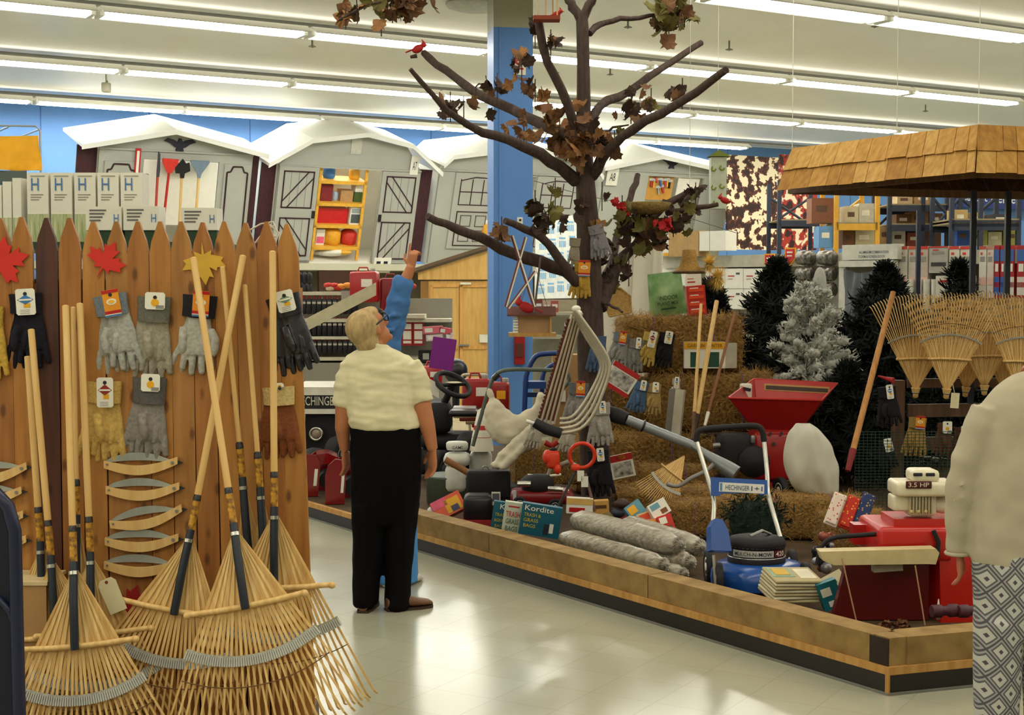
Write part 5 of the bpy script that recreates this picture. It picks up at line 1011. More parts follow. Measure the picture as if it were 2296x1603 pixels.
# ---------------------------------------------------------------- edger mower, string trimmer
ed = T('push_edger', 'small red and black gasoline edger with chrome fittings in front of the trunk', 'edger', P(1215, 1150, 9.5)); Ye = 9.5
MB(M('7c1418', .3)).rbox(P(1215, 1112, Ye), (.42, .22, .09), .03).build('deck', ed); MB(BLKM).lathe([(.10, 0), (.11, .02), (.11, .07), (.08, .10), (.001, .105)], P(1205, 1098, Ye), Z).build('engine', ed)
MB(CHR).cyl(P(1160, 1085, Ye-.1), P(1190, 1085, Ye-.1), .02).build('muffler', ed); MB(CHR).cyl(P(1228, 1095, Ye-.12), P(1262, 1098, Ye-.12), .016).build('exhaust_tube', ed); MB(M('b8bcc0', .3)).cyl(P(1154, 1100, Ye-.13), P(1154, 1125, Ye-.13), .012).build('spark_plug', ed)
tubes(ed, 'handle', Ye, ((1183, 1065), (1215, 1068), (1258, 1064)), .009, WHT); tubes(ed, 'fork', Ye, ((1215, 1068), (1190, 1090)), .011, WHT); tubes(ed, 'bracket', Ye, ((1235, 1046), (1222, 1085)), .011, M('a49c90'))
for a, b in ((1165, 1130), (1245, 1135)): wheel(ed, P(a, b, Ye-.15), (0, 1, 0), .05, .03, STEEL)
stt = T('string_trimmer', 'string trimmer with orange motor housing and orange ring handle', 'trimmer', P(1240, 1150, 9.3)); OR = M('d83a1c', .35, var=.05)
MB(OR).rbox(P(1240, 1030, 9.3), (.085, .09, .12), .025).ell(P(1228, 1025, 9.3), (.035, .05, .05)).ell(P(1250, 1052, 9.27), (.025, .03, .035)).build('motor_housing', stt); MB(BLKM).ell(P(1241, 1008, 9.3), (.025, .025, .015)).build('cap', stt)
MB(OR).torus(P(1305, 1021, 9.25), .082, .0125, (0, 1, .15), None, 32, 10).build('ring_handle', stt); MB(OR).rbox(P(1290, 1048, 9.25), (.06, .05, .045), .015).build('clamp', stt); MB(M('a8a49a', .4)).tube([P(1256, 1042, 9.3), P(1275, 1034, 9.27), P(1292, 1044, 9.25)], .013).build('shaft', stt)
tubes(stt, 'leg', 9.25, ((1292, 1055), (1262, 1115), (1236, 1165)), .009, M('3c3c3c', .4)); tubes(stt, 'leg', 9.25, ((1312, 1062), (1325, 1110), (1334, 1145)), .009, M('7c5a50', .5))
for a, b, lb in ((1302, 1067, 'upper'), (1311, 1080, 'lower')): printed('price_tag', 'blank white tag hanging from the orange ring, the %s of two' % lb, 'tag', a, b, 9.2, .045, .07, 0, (), d=.002)
MB(M('a0201c')).tube([P(1222, 992, 9.6), P(1238, 1000, 9.6), P(1250, 990, 9.6)], .02, seg=8).build('red_bow', label='red ribbon bow on the straw behind the orange trimmer', cat='bow')
# ---------------------------------------------------------------- blue mulching mower
bm_ = T('lawn_mower', 'blue and black push mower with lettered engine band near the front timber', 'lawn mower', (P(1700, 1330, 7.6).x, 7.6, ZD)); Ym = 7.6; BL = M('1a4f9e', .25, spec=.6); AL = M('c4c4ba', .3, .5)
tubes(bm_, 'grip', Ym+.35, ((1562, 990), (1564, 970), (1582, 962), (1640, 957), (1693, 955), (1709, 966), (1713, 990)), .017, BLKM, 12)
tubes(bm_, 'handle_tube', Ym, ((1562, 988, .35), (1582, 1055, .25), (1598, 1110, .15), (1601, 1140, .1), (1597, 1185, 0)), .0125, AL, 12); tubes(bm_, 'handle_tube', Ym, ((1713, 988, .35), (1720, 1060, .25), (1722, 1105, .15), (1734, 1150, .1), (1750, 1205, 0)), .0125, AL, 12)
f = facing(1657, 1092, Ym+.12, 0, 12, 3); q = MB(BL).prism([(-.155, .045), (.15, .045), (.155, -.03), (.12, -.04), (.10, -.028), (-.09, -.04), (-.11, -.055), (-.15, -.055)], f.m, .02, None, -.01).build('control_panel', bm_)
q = MB(M('d4d4cc', .4)).rect(f.m, -.11, -.03, .245, .05, .002, None, .011); q.text('HECHINGER', f.m, -.01, -.005, .13, .026, M('4a5a6a', var=0), .015); q.text('1+1', f.m, .095, -.005, .06, .026, NAVY, .015); q.rect(f.m, -.105, -.026, .012, .042, .001, LBL, .013); q.build('brand_plate', bm_)
q = MB(BL); a = P(1602, 1205, Ym-.1); q.prism([(-.055, -.075), (.06, -.085), (.055, .02), (.03, .085), (-.01, .09), (-.04, .05)], Pl(a, (1, .25, 0), (0, .35, 1)).m, .07); q.build('discharge_guard', bm_)
q = MB(BLKM).lathe([(.145, 0), (.155, .02), (.155, .05), (.15, .055), (.15, .105), (.155, .11), (.155, .135), (.14, .155), (.09, .165), (.04, .16), (.001, .16)], P(1696, 1268, Ym), Z, seg=36, sc=(1, .85)).build('engine_shroud', bm_)
MB(CHR).torus(P(1696, 1268, Ym)+Z*.055, .152, .0035, Z, None, 40, 6, sc=(1, .85)).torus(P(1696, 1268, Ym)+Z*.112, .152, .003, Z, None, 40, 6, sc=(1, .85)).build('chrome_band', bm_)
q = MB(M('b9b6ae', .4)); cc = P(1696, 1268, Ym); 
def curved(q, a0, a1, z0, z1, m, rr=.1525, n_=10):
    g = [[cc+V3((rr*math.sin(math.radians(lerp(a0, a1, i/n_))), -rr*.85*math.cos(math.radians(lerp(a0, a1, i/n_))), z)) for z in (z0, z1)] for i in range(n_+1)]; q.loft(g, m, False, True, False)
curved(q, -62, 28, .065, .10, q.m, .1525); curved(q, 30, 62, .065, .10, M('5a1a20'), .1525)
def ctext(q, s, a0, a1, z, h, m, rr=.1545):
    vs, fs, asp = text_geo(s); w_ = a1-a0; q.add([cc+V3((rr*math.sin(math.radians((a0+a1)/2+v[0]*w_)), -rr*.85*math.cos(math.radians((a0+a1)/2+v[0]*w_)), z+v[1]*h)) for v in vs], fs, m)
ctext(q, 'MULCH-N-MOW', -56, 24, .082, .02, INK); ctext(q, '420', 33, 58, .082, .026, WHT); q.build('engine_band', bm_)
MB(BLKM).lathe([(.11, -.085), (.14, -.07), (.135, 0), (.145, .004)], P(1696, 1268, Ym), Z, seg=30, sc=(1, .85)).build('engine_block', bm_)
MB(M('8a8a84', .5)).tube([cc+V3((-.04, -.03, .165)), cc+V3((.03, 0, .19)), cc+V3((.08, .03, .165))], .014, flat=.5).build('recoil_grip', bm_)
q = MB(BL); dk = V3((P(1700, 1320, Ym).x, Ym, ZD)); q.loft([[dk+V3((.235*s_*math.cos(t)*(1+.08*math.cos(4*t)), .24*s_*math.sin(t), z)) for t in [2*math.pi*j/36 for j in range(36)]] for s_, z in ((1, .04), (1.02, .08), (1.0, .12), (.85, .16), (.6, .165))]).build('deck', bm_)
for x, y in ((-.24, -.17), (.22, -.17), (-.24, .2), (.22, .2)): wheel(bm_, dk+V3((x, y, .095)), (1, 0, 0), .095, .04, WHT)
tubes(bm_, 'height_lever', Ym-.2, ((1600, 1245), (1603, 1290), (1606, 1325)), .008, AL)
# ---------------------------------------------------------------- standing white leaf bag
q = MB(mat('white_nylon_cloth', 'bfbdae', .75, 0, .06, 6, .15)); pr = [(950, 1800, 16), (962, 1803, 34), (985, 1806, 48), (1020, 1812, 56), (1055, 1822, 64), (1085, 1830, 58), (1110, 1838, 48), (1130, 1850, 30), (1145, 1862, 12)]; g = []
for i, (y, x, w_) in enumerate(pr):
    c = P(x, y, 9.5); k_ = 9.5/F; g.append([c+V3((w_*k_*math.cos(t)*(1+.05*math.sin(4*t+i)), .75*w_*k_*math.sin(t)*(1+.12*math.cos(6*t+i*.5)), 0)) for t in [2*math.pi*j/24 for j in range(24)]])
q.loft(g[::-1]); o = q.build('leaf_vacuum_bag', label='large off-white cloth leaf bag standing right of the blue mower handle', cat='bag', mods=[('SUBSURF', dict(levels=2))]); wrinkle(o, .022, (7, 7, 3.2))
# ---------------------------------------------------------------- red shredder
sd = T('garden_shredder', 'red garden shredder with wide open hopper and black engine behind the blue mower', 'shredder', (P(1735, 1110, 10.9).x, 10.9, ZD)); RD = M('a5181a', .3, var=.08, spec=.6); RDL = M('c03028', .3, var=.06)
def p3(px, py, Y): return P(px, py, Y)
def sheet(q, a, b, c, d, t=.006, m=None):
    a, b, c, d = map(V3, (a, b, c, d)); n_ = (b-a).cross(d-a).normalized()*t; q.add([a, b, c, d, a+n_, b+n_, c+n_, d+n_], [(0, 3, 2, 1), (4, 5, 6, 7), (0, 1, 5, 4), (1, 2, 6, 5), (2, 3, 7, 6), (3, 0, 4, 7)], m)
fl = p3(1633, 892, 10.6); fr_ = p3(1843, 897, 10.6); bl = p3(1690, 850, 11.2); br2 = p3(1878, 860, 11.2); fbl = p3(1690, 962, 10.75); fbr = p3(1795, 965, 10.75); bbl = p3(1700, 958, 11.05); bbr = p3(1800, 960, 11.05)
q = MB(RD); sheet(q, fl, fr_, fbr, fbl); sheet(q, fr_, br2, bbr, fbr); sheet(q, br2, bl, bbl, bbr, .006, RDL); sheet(q, bl, fl, fbl, bbl); q.tube([fl, fr_, br2, bl, fl], .009, RDL, 6); q.build('hopper', sd)
pl2 = Pl(bl, (br2-bl), (bl-bbl)); q = MB(M('c09a5c')); ux = (br2-bl).length
q.rect(pl2.m, ux*.12, -.09, ux*.78, .055, .003, None, .0065); q.rect(pl2.m, ux*.14, -.082, ux*.74, .032, .002, M('4a3a34'), .0095); q.build('decal', sd)
c = p3(1735, 1018, 10.9); MB(RD).rbox(c, (.36, .34, .36), .03).build('housing', sd); q = MB(BLK); 
for a, b in ((1727, 972), (1752, 972), (1735, 995)): q.cyl(p3(a, b, 10.72), p3(a, b, 10.70), .012)
q.build('bolt', sd)
MB(BLKM).rbox(p3(1648, 1012, 10.6), (.27, .28, .27), .05).lathe([(.11, -.04), (.12, .0), (.11, .05), (.001, .06)], p3(1690, 1035, 10.45), (0, -1, 0)).build('engine', sd); MB(STEEL).rbox(p3(1688, 985, 10.45), (.03, .03, .06), .01).cyl(p3(1598, 1000, 10.5), p3(1615, 998, 10.5), .02).build('carburettor', sd)
wheel(sd, p3(1750, 1097, 10.45), (1, .35, 0), .09, .05, M('bdb8a4')); wheel(sd, p3(1620, 1085, 10.9), (1, .2, 0), .09, .05, M('bdb8a4')); MB(RD).box(p3(1700, 1085, 10.8), (.3, .2, .04)).build('frame', sd)
q = T('seed_pouch', 'small white pouch with black stripe left of the red hopper', 'package', p3(1680, 900, 10.95)); MB(WHT).rbox(p3(1672, 880, 10.95), (.09, .05, .14), .012).build('pouch', q); MB(INK).rect(facing(1672, 872, 10.92, 0, 0, 12).m, -.04, -.012, .08, .024, .003).build('stripe', q)
# ---------------------------------------------------------------- newspaper-like sacks and teal boxes
for k in range(7):
    f = facing(1768+k*1.5, 1333-k*7.2, 7.15, 28, 78, 12+R.uniform(-3, 3)); q = MB(M('c9c3a4' if k % 2 else 'b5a880', .8)); q.rbox(f.o, (.26, .19, .016), .007, None, f.m.to_3x3())
    if k == 6: q.rect(f.m, -.12, -.04, .12, .11, .002, M('8fa890'), .008); q.rect(f.m, -.10, -.02, .08, .08, .002, M('d0a82e'), .010); q.rect(f.m, .02, -.06, .09, .12, .002, M('dcd6bc'), .008)
    q.build('paper_sack', label='flat folded paper sack, %s in the stack' % ('lowest', 'second from the bottom', 'third from the bottom', 'middle one', 'third from the top', 'second from the top', 'topmost with green and yellow print')[k], cat='sack', group='folded paper sacks stacked at the front timber')
printed('label_carton', 'small teal and white carton right of the paper sacks', 'box', 1862, 1335, 7.05, .10, .14, -20, ((.1, .5, .6, .8, WHT), (.3, .1, .8, .3, WHT)), m=TEAL, d=.06)
printed('crumpled_wrapper', 'pale crumpled wrapper beside the teal carton', 'wrapper', 1868, 1300, 7.15, .12, .07, -28, ((.1, .2, .6, .5, GRN),), m=CREAM, d=.03, pitch=30)
q = MB(M('6a3a34')); 
for k in range(16): q.ell(P(1835+R.gauss(0, 16), 1235+R.gauss(0, 22), 7.7+R.uniform(0, .2)), (R.uniform(.015, .035),)*3, M(R.choice(('8a8a8c', '3c3c42', '8c4a3c', '2a2a30', 'b0b0b0')), .3, .4), seg=8, rings=5)
q.build('carburettor_parts', label='small grey and brown metal engine assembly right of the blue mower', cat='engine')
# ---------------------------------------------------------------- red tiller with cream tray and white engine
rt = T('rotary_tiller', 'large red tiller housing with hanging cream tray and dark red front opening', 'tiller', (P(2000, 1400, 6.75).x, 6.9, ZD)); TR = M('ba1e16', .3, var=.06, spec=.6); TRD = M('5c1214', .35); Yr = 6.95
a = P(1895, 1262, Yr); b = P(2105, 1262, Yr)
q = MB(TRD).prism([(P(1880, 0, Yr).x, ZD+.0), (P(2100, 0, Yr).x, ZD+.0), (P(2100, 0, Yr).x, P(0, 1262, Yr).z), (P(1912, 0, Yr).x, P(0, 1262, Yr).z)], front(Yr).m, .05, None, -.04).build('front_plate', rt)
q = MB(TR); c = P(2027, 1205, 7.1); q.rbox(c, (.36, .42, .17), .022).build('hood', rt)
q = MB(TR); q.rbox(V3((P(2040, 1300, 7.3).x, 7.35, ZD+.2)), (.40, .5, .38), .05).build('housing', rt)
q = MB(TR); n_ = 10; pts = [(.0, -.25), (.26, -.25), (.26, -.02), (.20, .05), (.12, .12), (.02, .22), (-.02, .22)]; q.prism(pts, Pl(P(2112, 1285, 6.9), (1, .1, 0), Z).m, .3, None, -.3).build('side_fender', rt)
q = MB(BLKM).tube([P(2093, 1190, 6.87), P(2104, 1215, 6.87), P(2102, 1250, 6.87)], .012).build('edge_gasket', rt)
tubes(rt, 'handle_bar', 6.95, ((1832, 1265), (1843, 1225), (1868, 1206), (1930, 1200), (1985, 1196)), .012, BLKM)
MB(RD).box(P(1940, 1195, 7.2), (.14, .1, .1)).build('bracket', rt)
ty = T('cream_tray', 'long cream plastic tray hung by two cords in front of the red tiller', 'tray', P(1970, 1300, 6.8)); f = facing(1968, 1245, 6.8, 0, 0, -4)
q = MB(M('c9b98a', .5)).prism([(-.285, .045), (.27, .02), (.285, .0), (.265, -.055), (.22, -.05), (-.22, -.025), (-.27, .0)], f.m, .09, None, -.05).build('tray_body', ty); MB(M('9c9482', .5)).rect(f.m, -.02, -.085, .14, .035, .05, None, -.06).build('tray_bracket', ty)
for a, b in (((1888, 1252), (1920, 1392)), ((2052, 1268), (2074, 1402))): MB(M('b08a6a', .6)).tube([P(*a, 6.74), P(*b, 6.72)], .0035, seg=6).build('cord', ty)
q = MB(M('7a5a34')); 
for k in range(12): lf(q, P(2010+R.uniform(-40, 50), 1402+R.uniform(-4, 3), 6.62), .05, M('6a4226'))
q.build('dry_leaf_litter', label='few dry brown leaves on the timber in front of the red tiller', cat='leaves')
en = T('gasoline_engine', 'white gasoline engine with 3.5 HP plate standing on the red tiller', 'engine', P(2065, 1165, 7.0)); IV = M('d9d2b4', .35, spec=.5); Yn = 7.0
MB(IV).rbox(P(2068, 1092, Yn), (.30, .2, .07), .016).build('fuel_tank', en); MB(IV).rbox(P(2068, 1064, Yn), (.135, .14, .06), .018).build('starter_cover', en); q = MB(INK); q.rbox(P(2058, 1064, Yn-.07), (.045, .01, .016), .004); q.rbox(P(2086, 1064, Yn-.07), (.045, .01, .016), .004).build('vent_slot', en)
q = MB(M('4a1414')).rbox(P(2060, 1087, Yn-.105), (.125, .012, .036), .004); q.text('3.5 HP', facing(2060, 1087, Yn-.112).m, 0, 0, .10, .022, IV, .001); q.build('power_plate', en)
MB(IV).rbox(P(2016, 1125, Yn), (.085, .12, .075), .01).build('air_cleaner', en); q = MB(IV).rbox(P(2062, 1125, Yn), (.14, .12, .13), .02)
for k in range(8): q.rbox(P(2040+k*7, 1133, Yn-.07), (.006, .02, .085), .002, M('b5aa88'))
q.build('cylinder_fins', en); MB(IV).lathe([(.035, -.04), (.042, 0), (.035, .04), (.001, .045)], P(2112, 1132, Yn), (1, 0, 0)).build('muffler', en); MB(IV).rbox(P(2012, 1100, Yn+.0), (.05, .08, .05), .02).build('filter_cap', en)
q = MB(M('c9b070', .4)); 
for k in range(3): q.ell(P(2044+k*16, 1147, Yn-.08), (.009, .006, .009), seg=8, rings=5)
q.build('bolt_head', en)
MB(TR).box(P(2066, 1166, 7.05), (.34, .25, .05)).build('engine_plate', rt)
for i, (a, b, c1, c2, lb) in enumerate(((1880, 1143, 'd6c8b8', 'b8383c', 'white dotted garden gloves with red dots, left of the three'), (1912, 1150, 'b52c1c', 'd8a83a', 'red and yellow flowered garden gloves, middle of the three'), (1945, 1143, '24345e', 'b89a3a', 'dark blue garden gloves with yellow flowers, right of the three'))):
    m_ = mat('flower_print_%d' % i, c1, .8, 0, 0, 50, 0, c2, kind='voronoi'); m_.node_tree.nodes['Color Ramp'].color_ramp.elements[0].position = .22; m_.node_tree.nodes['Color Ramp'].color_ramp.elements[1].position = .3
    f = facing(a+6, b-36, 7.9, 0, 25, 24); q = MB(m_); q.rbox(f.m @ V3((0, -.10, 0)), (.075, .20, .016), .007, None, f.m.to_3x3())
    q.rbox(f.m @ V3((.0, -.10, .012)), (.062, .18, .014), .006, None, f.m.to_3x3()); q.build('garden_gloves', label=lb, cat='gloves', group='flowered garden gloves on the bright bale')
for k, (a, lb) in enumerate(((2118, 'left'), (2178, 'right'))):
    c = P(a, 1392, 6.45); q = MB(M('4a2430', .5)).lathe([(.026, -.065), (.03, -.06), (.03, -.02), (.022, -.015), (.022, .015), (.03, .02), (.03, .06), (.026, .065)], V3((c.x, c.y, ZT+.032)), (1, .2, 0)).build('purple_roller', label='dark purple plastic wheel spool on the short timber, the %s one' % lb, cat='spool', group='dark purple spools on the short timber')
q = MB(WHT).lathe([(.006, 0), (.006, .03), (.004, .045), (.002, .06)], P(2104, 1372, 6.55), Z); q.lathe([(.008, -.035), (.008, 0)], P(2104, 1372, 6.55), Z, STEEL); q.build('spark_plug', label='white and steel spark plug standing by the purple spools', cat='spark plug')
# ---------------------------------------------------------------- background between the fence and the column
def gascan(lb, px, py, Y, w, h, yaw=0, m=None, grp='red fuel cans around the tractors', d=.16, lab=True):
    m = m or M('a81418', .3, var=.05, spec=.6); b = P(px, py, Y); r = T('fuel_can', lb, 'fuel can', b, grp); q_ = Matrix.Rotation(math.radians(yaw), 3, 'Z')
    MB(m).rbox(b+Z*h/2, (w, d, h), .03, None, q_).build('body', r); q = MB(m).tube([b+q_ @ V3((-w*.25, 0, h)), b+q_ @ V3((-w*.2, 0, h+.045)), b+q_ @ V3((w*.1, 0, h+.045)), b+q_ @ V3((w*.15, 0, h))], .010, seg=8); q.build('handle', r)
    MB(M('9a968c', .4)).lathe([(.03, 0), (.03, .03), (.025, .035), (.001, .036)], b+q_ @ V3((w*.3, 0, h)), Z).build('cap', r)
    q = MB(WHT if lab else YEL); q.par(b+q_ @ V3((-w*.05, -d/2-.002, h*.5)), q_ @ V3((w*.4, 0, 0)), q_ @ V3((0, .003, 0)), Z*h*.25).build('label_patch', r); return r
SY = 17.0; SHP = front(SY); gs = T('oil_shelf', 'grey pegboard gondola with cream shelves of dark bottles behind the man', 'shelf', (SHP.uv(800, 800)[0], SY, 0))
PEG = mat('grey_pegboard', '8f8b7c', .8, 0, .1, 90)
x0 = SHP.uv(560, 800)[0]; x1 = SHP.uv(1012, 800)[0]; MB(PEG).par((x0, SY+.25, 0), (x1-x0, 0, 0), (0, .1, 0), (0, 0, 1.62)).build('back_panel', gs)
q = MB(PEG).par((x0, SY-.25, 0), (x1-x0, 0, 0), (0, .5, 0), (0, 0, SHP.uv(800, 800)[1]-.06)).build('base_panel', gs)
for y_, a, b_ in ((652, 640, 845), (712, 560, 1012), (797, 560, 1012)):
    z = SHP.uv(800, y_)[1]; u0 = SHP.uv(a, 800)[0]; u1 = SHP.uv(b_, 800)[0]; MB(M('c9c4ac', .5)).par((u0, SY-.22, z-.05), (u1-u0, 0, 0), (0, .46, 0), (0, 0, .04)).build('shelf', gs)
rows = [(650+52, 660, 770, 652, 16), (712+0, 0, 0, 0, 0)]
bpro = T('oil_bottle', '', 'bottle', (0, 0, 0), 'dark bottles on the shelves behind the man')
MB(M('1c1a24', .3)).rbox((0, 0, .09), (.055, .05, .18), .01).build('body', bpro); MB(M('b8b4a4')).rect(Pl((0, -.026, 0), (1, 0, 0), Z).m, -.022, .12, .044, .025, .002).build('label_patch', bpro); MB(M('a43a3a')).lathe([(.015, 0), (.015, .03), (.001, .032)], (0, 0, .18), Z, seg=8).build('cap', bpro)
fst = True
for (yb, lbz) in ((704, 'the upper'), (752, 'the middle'), (792, 'the lower')):
    z = SHP.uv(800, yb)[1]
    if yb == 752: MB(M('c9c4ac', .5)).par((x0, SY-.22, z-.04), (SHP.uv(790, 800)[0]-x0, 0, 0), (0, .46, 0), (0, 0, .035)).build('shelf', gs)
    for k in range(14):
        x = SHP.uv(664, 800)[0]+k*.061
        if x > SHP.uv(808, 800)[0]: break
        o = bpro if fst else dup(bpro, Matrix()); fst = False
        o.matrix_basis = Matrix.Translation((x, SY-.17, z)) @ Matrix.Diagonal((1, 1, 1.02 if yb != 792 else .86, 1)); o['label'] = 'dark bottle with red cap, %s from the left on %s oil shelf' % (ORD[k], lbz); o['group'] = 'dark bottles on %s oil shelf' % lbz
q = MB(M('a6a49a', .5)); SHP.rect(q, 765, 652, 843, 678, .1, None, .15); q.build('shelf_end_panel', label='plain grey panel at the end of the upper oil shelf', cat='panel')
q = MB(M('c4bd9c', .5)); A = P(688, 742, 14.5); B_ = P(843, 662, 14.5); q.par(A, B_-A, (0, .02, 0), Z*.13).build('sloping_board', label='cream board sloping up behind the man\'s head', cat='board')
gascan('large red fuel can standing on the oil shelf above the man', 818, 678, 16.6, .33, .36, -12); gascan('dark red fuel can beside the raised blue sleeve', 878, 708, 16.7, .27, .44, 10, M('86141a', .35), lab=False)
for a, lb in ((757, 'left'), (900, 'right')):
    q = MB(M('b8281e', .4)); z = P(a, 652, 16.9)
    for k in range(6): q.ell(z+V3((R.uniform(-.14, .14), 0, R.uniform(.02, .09))), (.06, .06, .035), M(R.choice(('b8281e', 'd88a2c', 'c8b49a'))), seg=8, rings=5)
    q.build('red_package', label='red and orange packages heaped on the oil shelf, %s of the large fuel can' % lb, cat='package')
for k in range(3):
    a = 876+k*25; q = MB(M('a01a1c', .4)); SHP.rect(q, a, 722, a+24, 775, .14, None, .0); SHP.rect(q, a+3, 726, a+21, 738, .003, WHT, .14); SHP.rect(q, a+3, 742, a+21, 761, .003, WHT, .14); SHP.rect(q, a+3, 764, a+21, 770, .003, WHT, .14)
    q.build('window_carton', label='red carton with white panels behind the raised arm, %s of three' % ('left', 'middle', 'right')[k], cat='box', group='red cartons with white panels')
q = MB(M('c9c4ac')); SHP.rect(q, 880, 705, 952, 714, .4, None, -.1); q.build('cream_shelf', label='cream shelf board above the red window cartons', cat='shelf')
for k, (a, b, w_, h_, c_) in enumerate(((948, 740, 44, 16, 'd86a78'), (955, 757, 38, 14, 'd8c4c0'), (985, 742, 26, 14, 'd45864'), (975, 770, 30, 14, 'c86472'), (1000, 755, 16, 16, 'dcc8c0'))): printed('pink_packet', 'pink and white packet, %s from the left behind the purple sign' % ('first', 'second', 'fourth', 'third', 'fifth')[k], 'packet', a+w_/2, b, 16.4, w_*.0051, h_*.0051, R.uniform(-8, 8), ((.1, .2, .5, .8, WHT),), m=M(c_), d=.12, grp='pink packets behind the purple sign')
printed('purple_sign', 'plain purple cardboard sign tilted behind the steering wheel', 'sign', 993, 793, 14.0, .235, .31, 8, (), m=PURP, d=.01)
q = T('kettle_grill', 'black rounded kettle grill behind the purple sign', 'grill', P(1022, 870, 15.5)); MB(BLK).ell(P(1022, 832, 15.5), (.13, .13, .14)).build('lid', q); MB(BLK).cyl(P(1022, 840, 15.5), P(1022, 930, 15.5), .04).build('stand', q)
q = MB(BLKM); SHP.rect(q, 938, 786, 975, 812, .2, None, .1); SHP.rect(q, 948, 792, 962, 806, .003, M('a9a79c'), .3); q.build('black_speaker_box', label='black box with pale square left of the purple sign', cat='box')
gascan('red fuel can with white label behind the man\'s right shoulder', 968, 868, 14.8, .22, .22, 0)
q = MB(M('4a3024')); SHP.rect(q, 745-30, 606, 800, 650, .02, None, -.2); q.build('brown_frame', label='dark brown wooden frame under the gambrel shed ledge', cat='frame')
for k, (a, b, lb) in enumerate(((684, 620, 'upper'), (684, 645, 'lower'))):
    q = MB(M('1c1a22')); 
    for j in range(3): c = SHP.pt(672+j*11, b, 0); q.lathe([(.02, 0), (.035, .02), (.035, .1), (.012, .13), (.001, .135)], c-Z*.08, Z, seg=10)
    q.build('dark_jug', label='dark small jugs on the %s rack at the right of the fence' % lb, cat='jug')
# pine storage shed
psY = 21.0; PS = front(psY); ps_ = T('pine_shed', 'unpainted pine garden shed with double doors behind the column', 'shed', PS.pt(1030, 840)); u0, v0 = PS.uv(962, 835); u1 = PS.uv(1122, 835)[0]; vt = PS.uv(1030, 630)[1]; vp = PS.uv(1100, 560)[1]
v0 = .0; q = MB(PINE).prism([(u0, v0), (u1, v0), (u1, vt), (u0, vt)], PS.m, .05); q.prism([(PS.uv(936, 0)[0], vt+.02), (u1+.1, vt+.02), (u1+.1, vp+.02), (PS.uv(1100, 0)[0], vp), (PS.uv(936, 0)[0], vt+.12)], PS.m, .06, None, .02); q.build('front_wall', ps_)
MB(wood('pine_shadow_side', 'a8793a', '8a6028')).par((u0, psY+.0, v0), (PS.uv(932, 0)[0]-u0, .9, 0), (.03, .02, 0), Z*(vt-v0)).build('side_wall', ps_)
a = V3((PS.uv(925, 0)[0], psY-.15, vt+.13)); b = V3((PS.uv(1104, 0)[0], psY-.15, vp+.04)); q = MB(M('5a4630')); q.par(a, b-a, (0, 1.6, 0), Z*.05); q.build('roof', ps_)
for a, b in ((964, 1029), (1031, 1090)):
    d_ = MB(PINE); PS.rect(d_, a, 638, b, 835, .02, None, .05); d_ = d_.build('door', ps_); q = MB(wood('pine_trim', 'c99a52', 'b58440'))
    for yy in ((636, 644), (775, 783)): PS.rect(q, a, yy[0], b, yy[1], .015, None, .07)
    PS.rect(q, a, 638, a+7, 835, .015, None, .07); q.build('trim', d_)
q = MB(STEEL); PS.rect(q, 1028, 772, 1052, 776, .02, None, .09); q.build('latch', ps_); q = MB(M('cfccb8')); PS.rect(q, 1075, 750, 1094, 768, .01, None, .09); PS.rect(q, 1032, 633, 1056, 638, .01, None, .09); q.build('card', ps_)
# hand truck, cardboard, stacked red cans, chairs behind the island
ht = T('hand_truck', 'blue tubular hand truck standing behind the grass catcher', 'hand truck', (P(1200, 900, 12.2).x, 12.2, ZD)); HB = M('1c3a7a', .35)
tubes(ht, 'side_tube', 12.2, ((1175, 960), (1178, 870), (1182, 835), (1200, 800), (1225, 793), (1262, 792)), .022, HB, 10); tubes(ht, 'side_tube', 12.5, ((1215, 960), (1216, 850), (1228, 826), (1245, 815)), .020, HB, 10); MB(HB).box(P(1198, 862, 12.3), (.2, .2, .06)).box(P(1200, 885, 12.3), (.18, .03, .04)).build('cross_plate', ht)
MB(HB).box((P(1198, 0, 12.2).x, 12.2, ZD+.02), (.4, .3, .03)).build('toe_plate', ht)
q = T('cardboard_carton', 'tall tan corrugated carton with white label behind the folded chairs', 'box', (P(1268, 0, 12.6).x, 12.6, ZD)); zt = P(1260, 795, 12.6).z; MB(CARD).par((P(1240, 0, 12.6).x, 12.55, ZD), (.24, 0, 0), (0, .25, 0), Z*(zt-ZD)).build('body', q); printed('shipping_label', 'white label on the tan carton', 'label', 1262, 888, 12.53, .05, .10, 0, (), d=.003)
gascan('red plaid fuel can standing behind the mower handle, left of two', 1068, 925, 12.4, .24, .30, 8, M('9c1c1c', .35)); gascan('dark red fuel can behind the mower handle, right of two', 1118, 930, 12.9, .20, .30, -5, M('8a1818', .35), lab=False)
for k in range(5): q = MB(M(('c88a4a', 'd8c49a', '8c3a2a', 'c9b48c', 'b0302a')[k])); a = P(1030+k*14, 925+k*7, 12.6); q.rbox(a, (.22, .12, .035), .01).build('boxed_tool', label='small boxed tool lying behind the mower seat, %s from the left' % ORD[k], cat='box', group='small boxed tools behind the mower seat')
lc = T('tube_chair', 'lawn chair with pale bent tube frame left of the red plaid can', 'chair', (P(1040, 0, 13).x, 13, ZD)); tubes(lc, 'frame', 13, ((1052, 915), (1042, 870), (1036, 846), (1046, 840), (1090, 840)), .014, M('bdb69a', .4)); tubes(lc, 'leg', 13, ((1050, 905), (1056, 1000)), .012, M('bdb69a', .4)); MB(BLK).rbox(P(1045, 920, 12.2), (.24, .25, .05), .02).build('seat', lc); MB(M('b0b0a8', .4)).rbox(P(1042, 914, 12.2), (.2, .22, .02), .01).build('seat_top', lc)
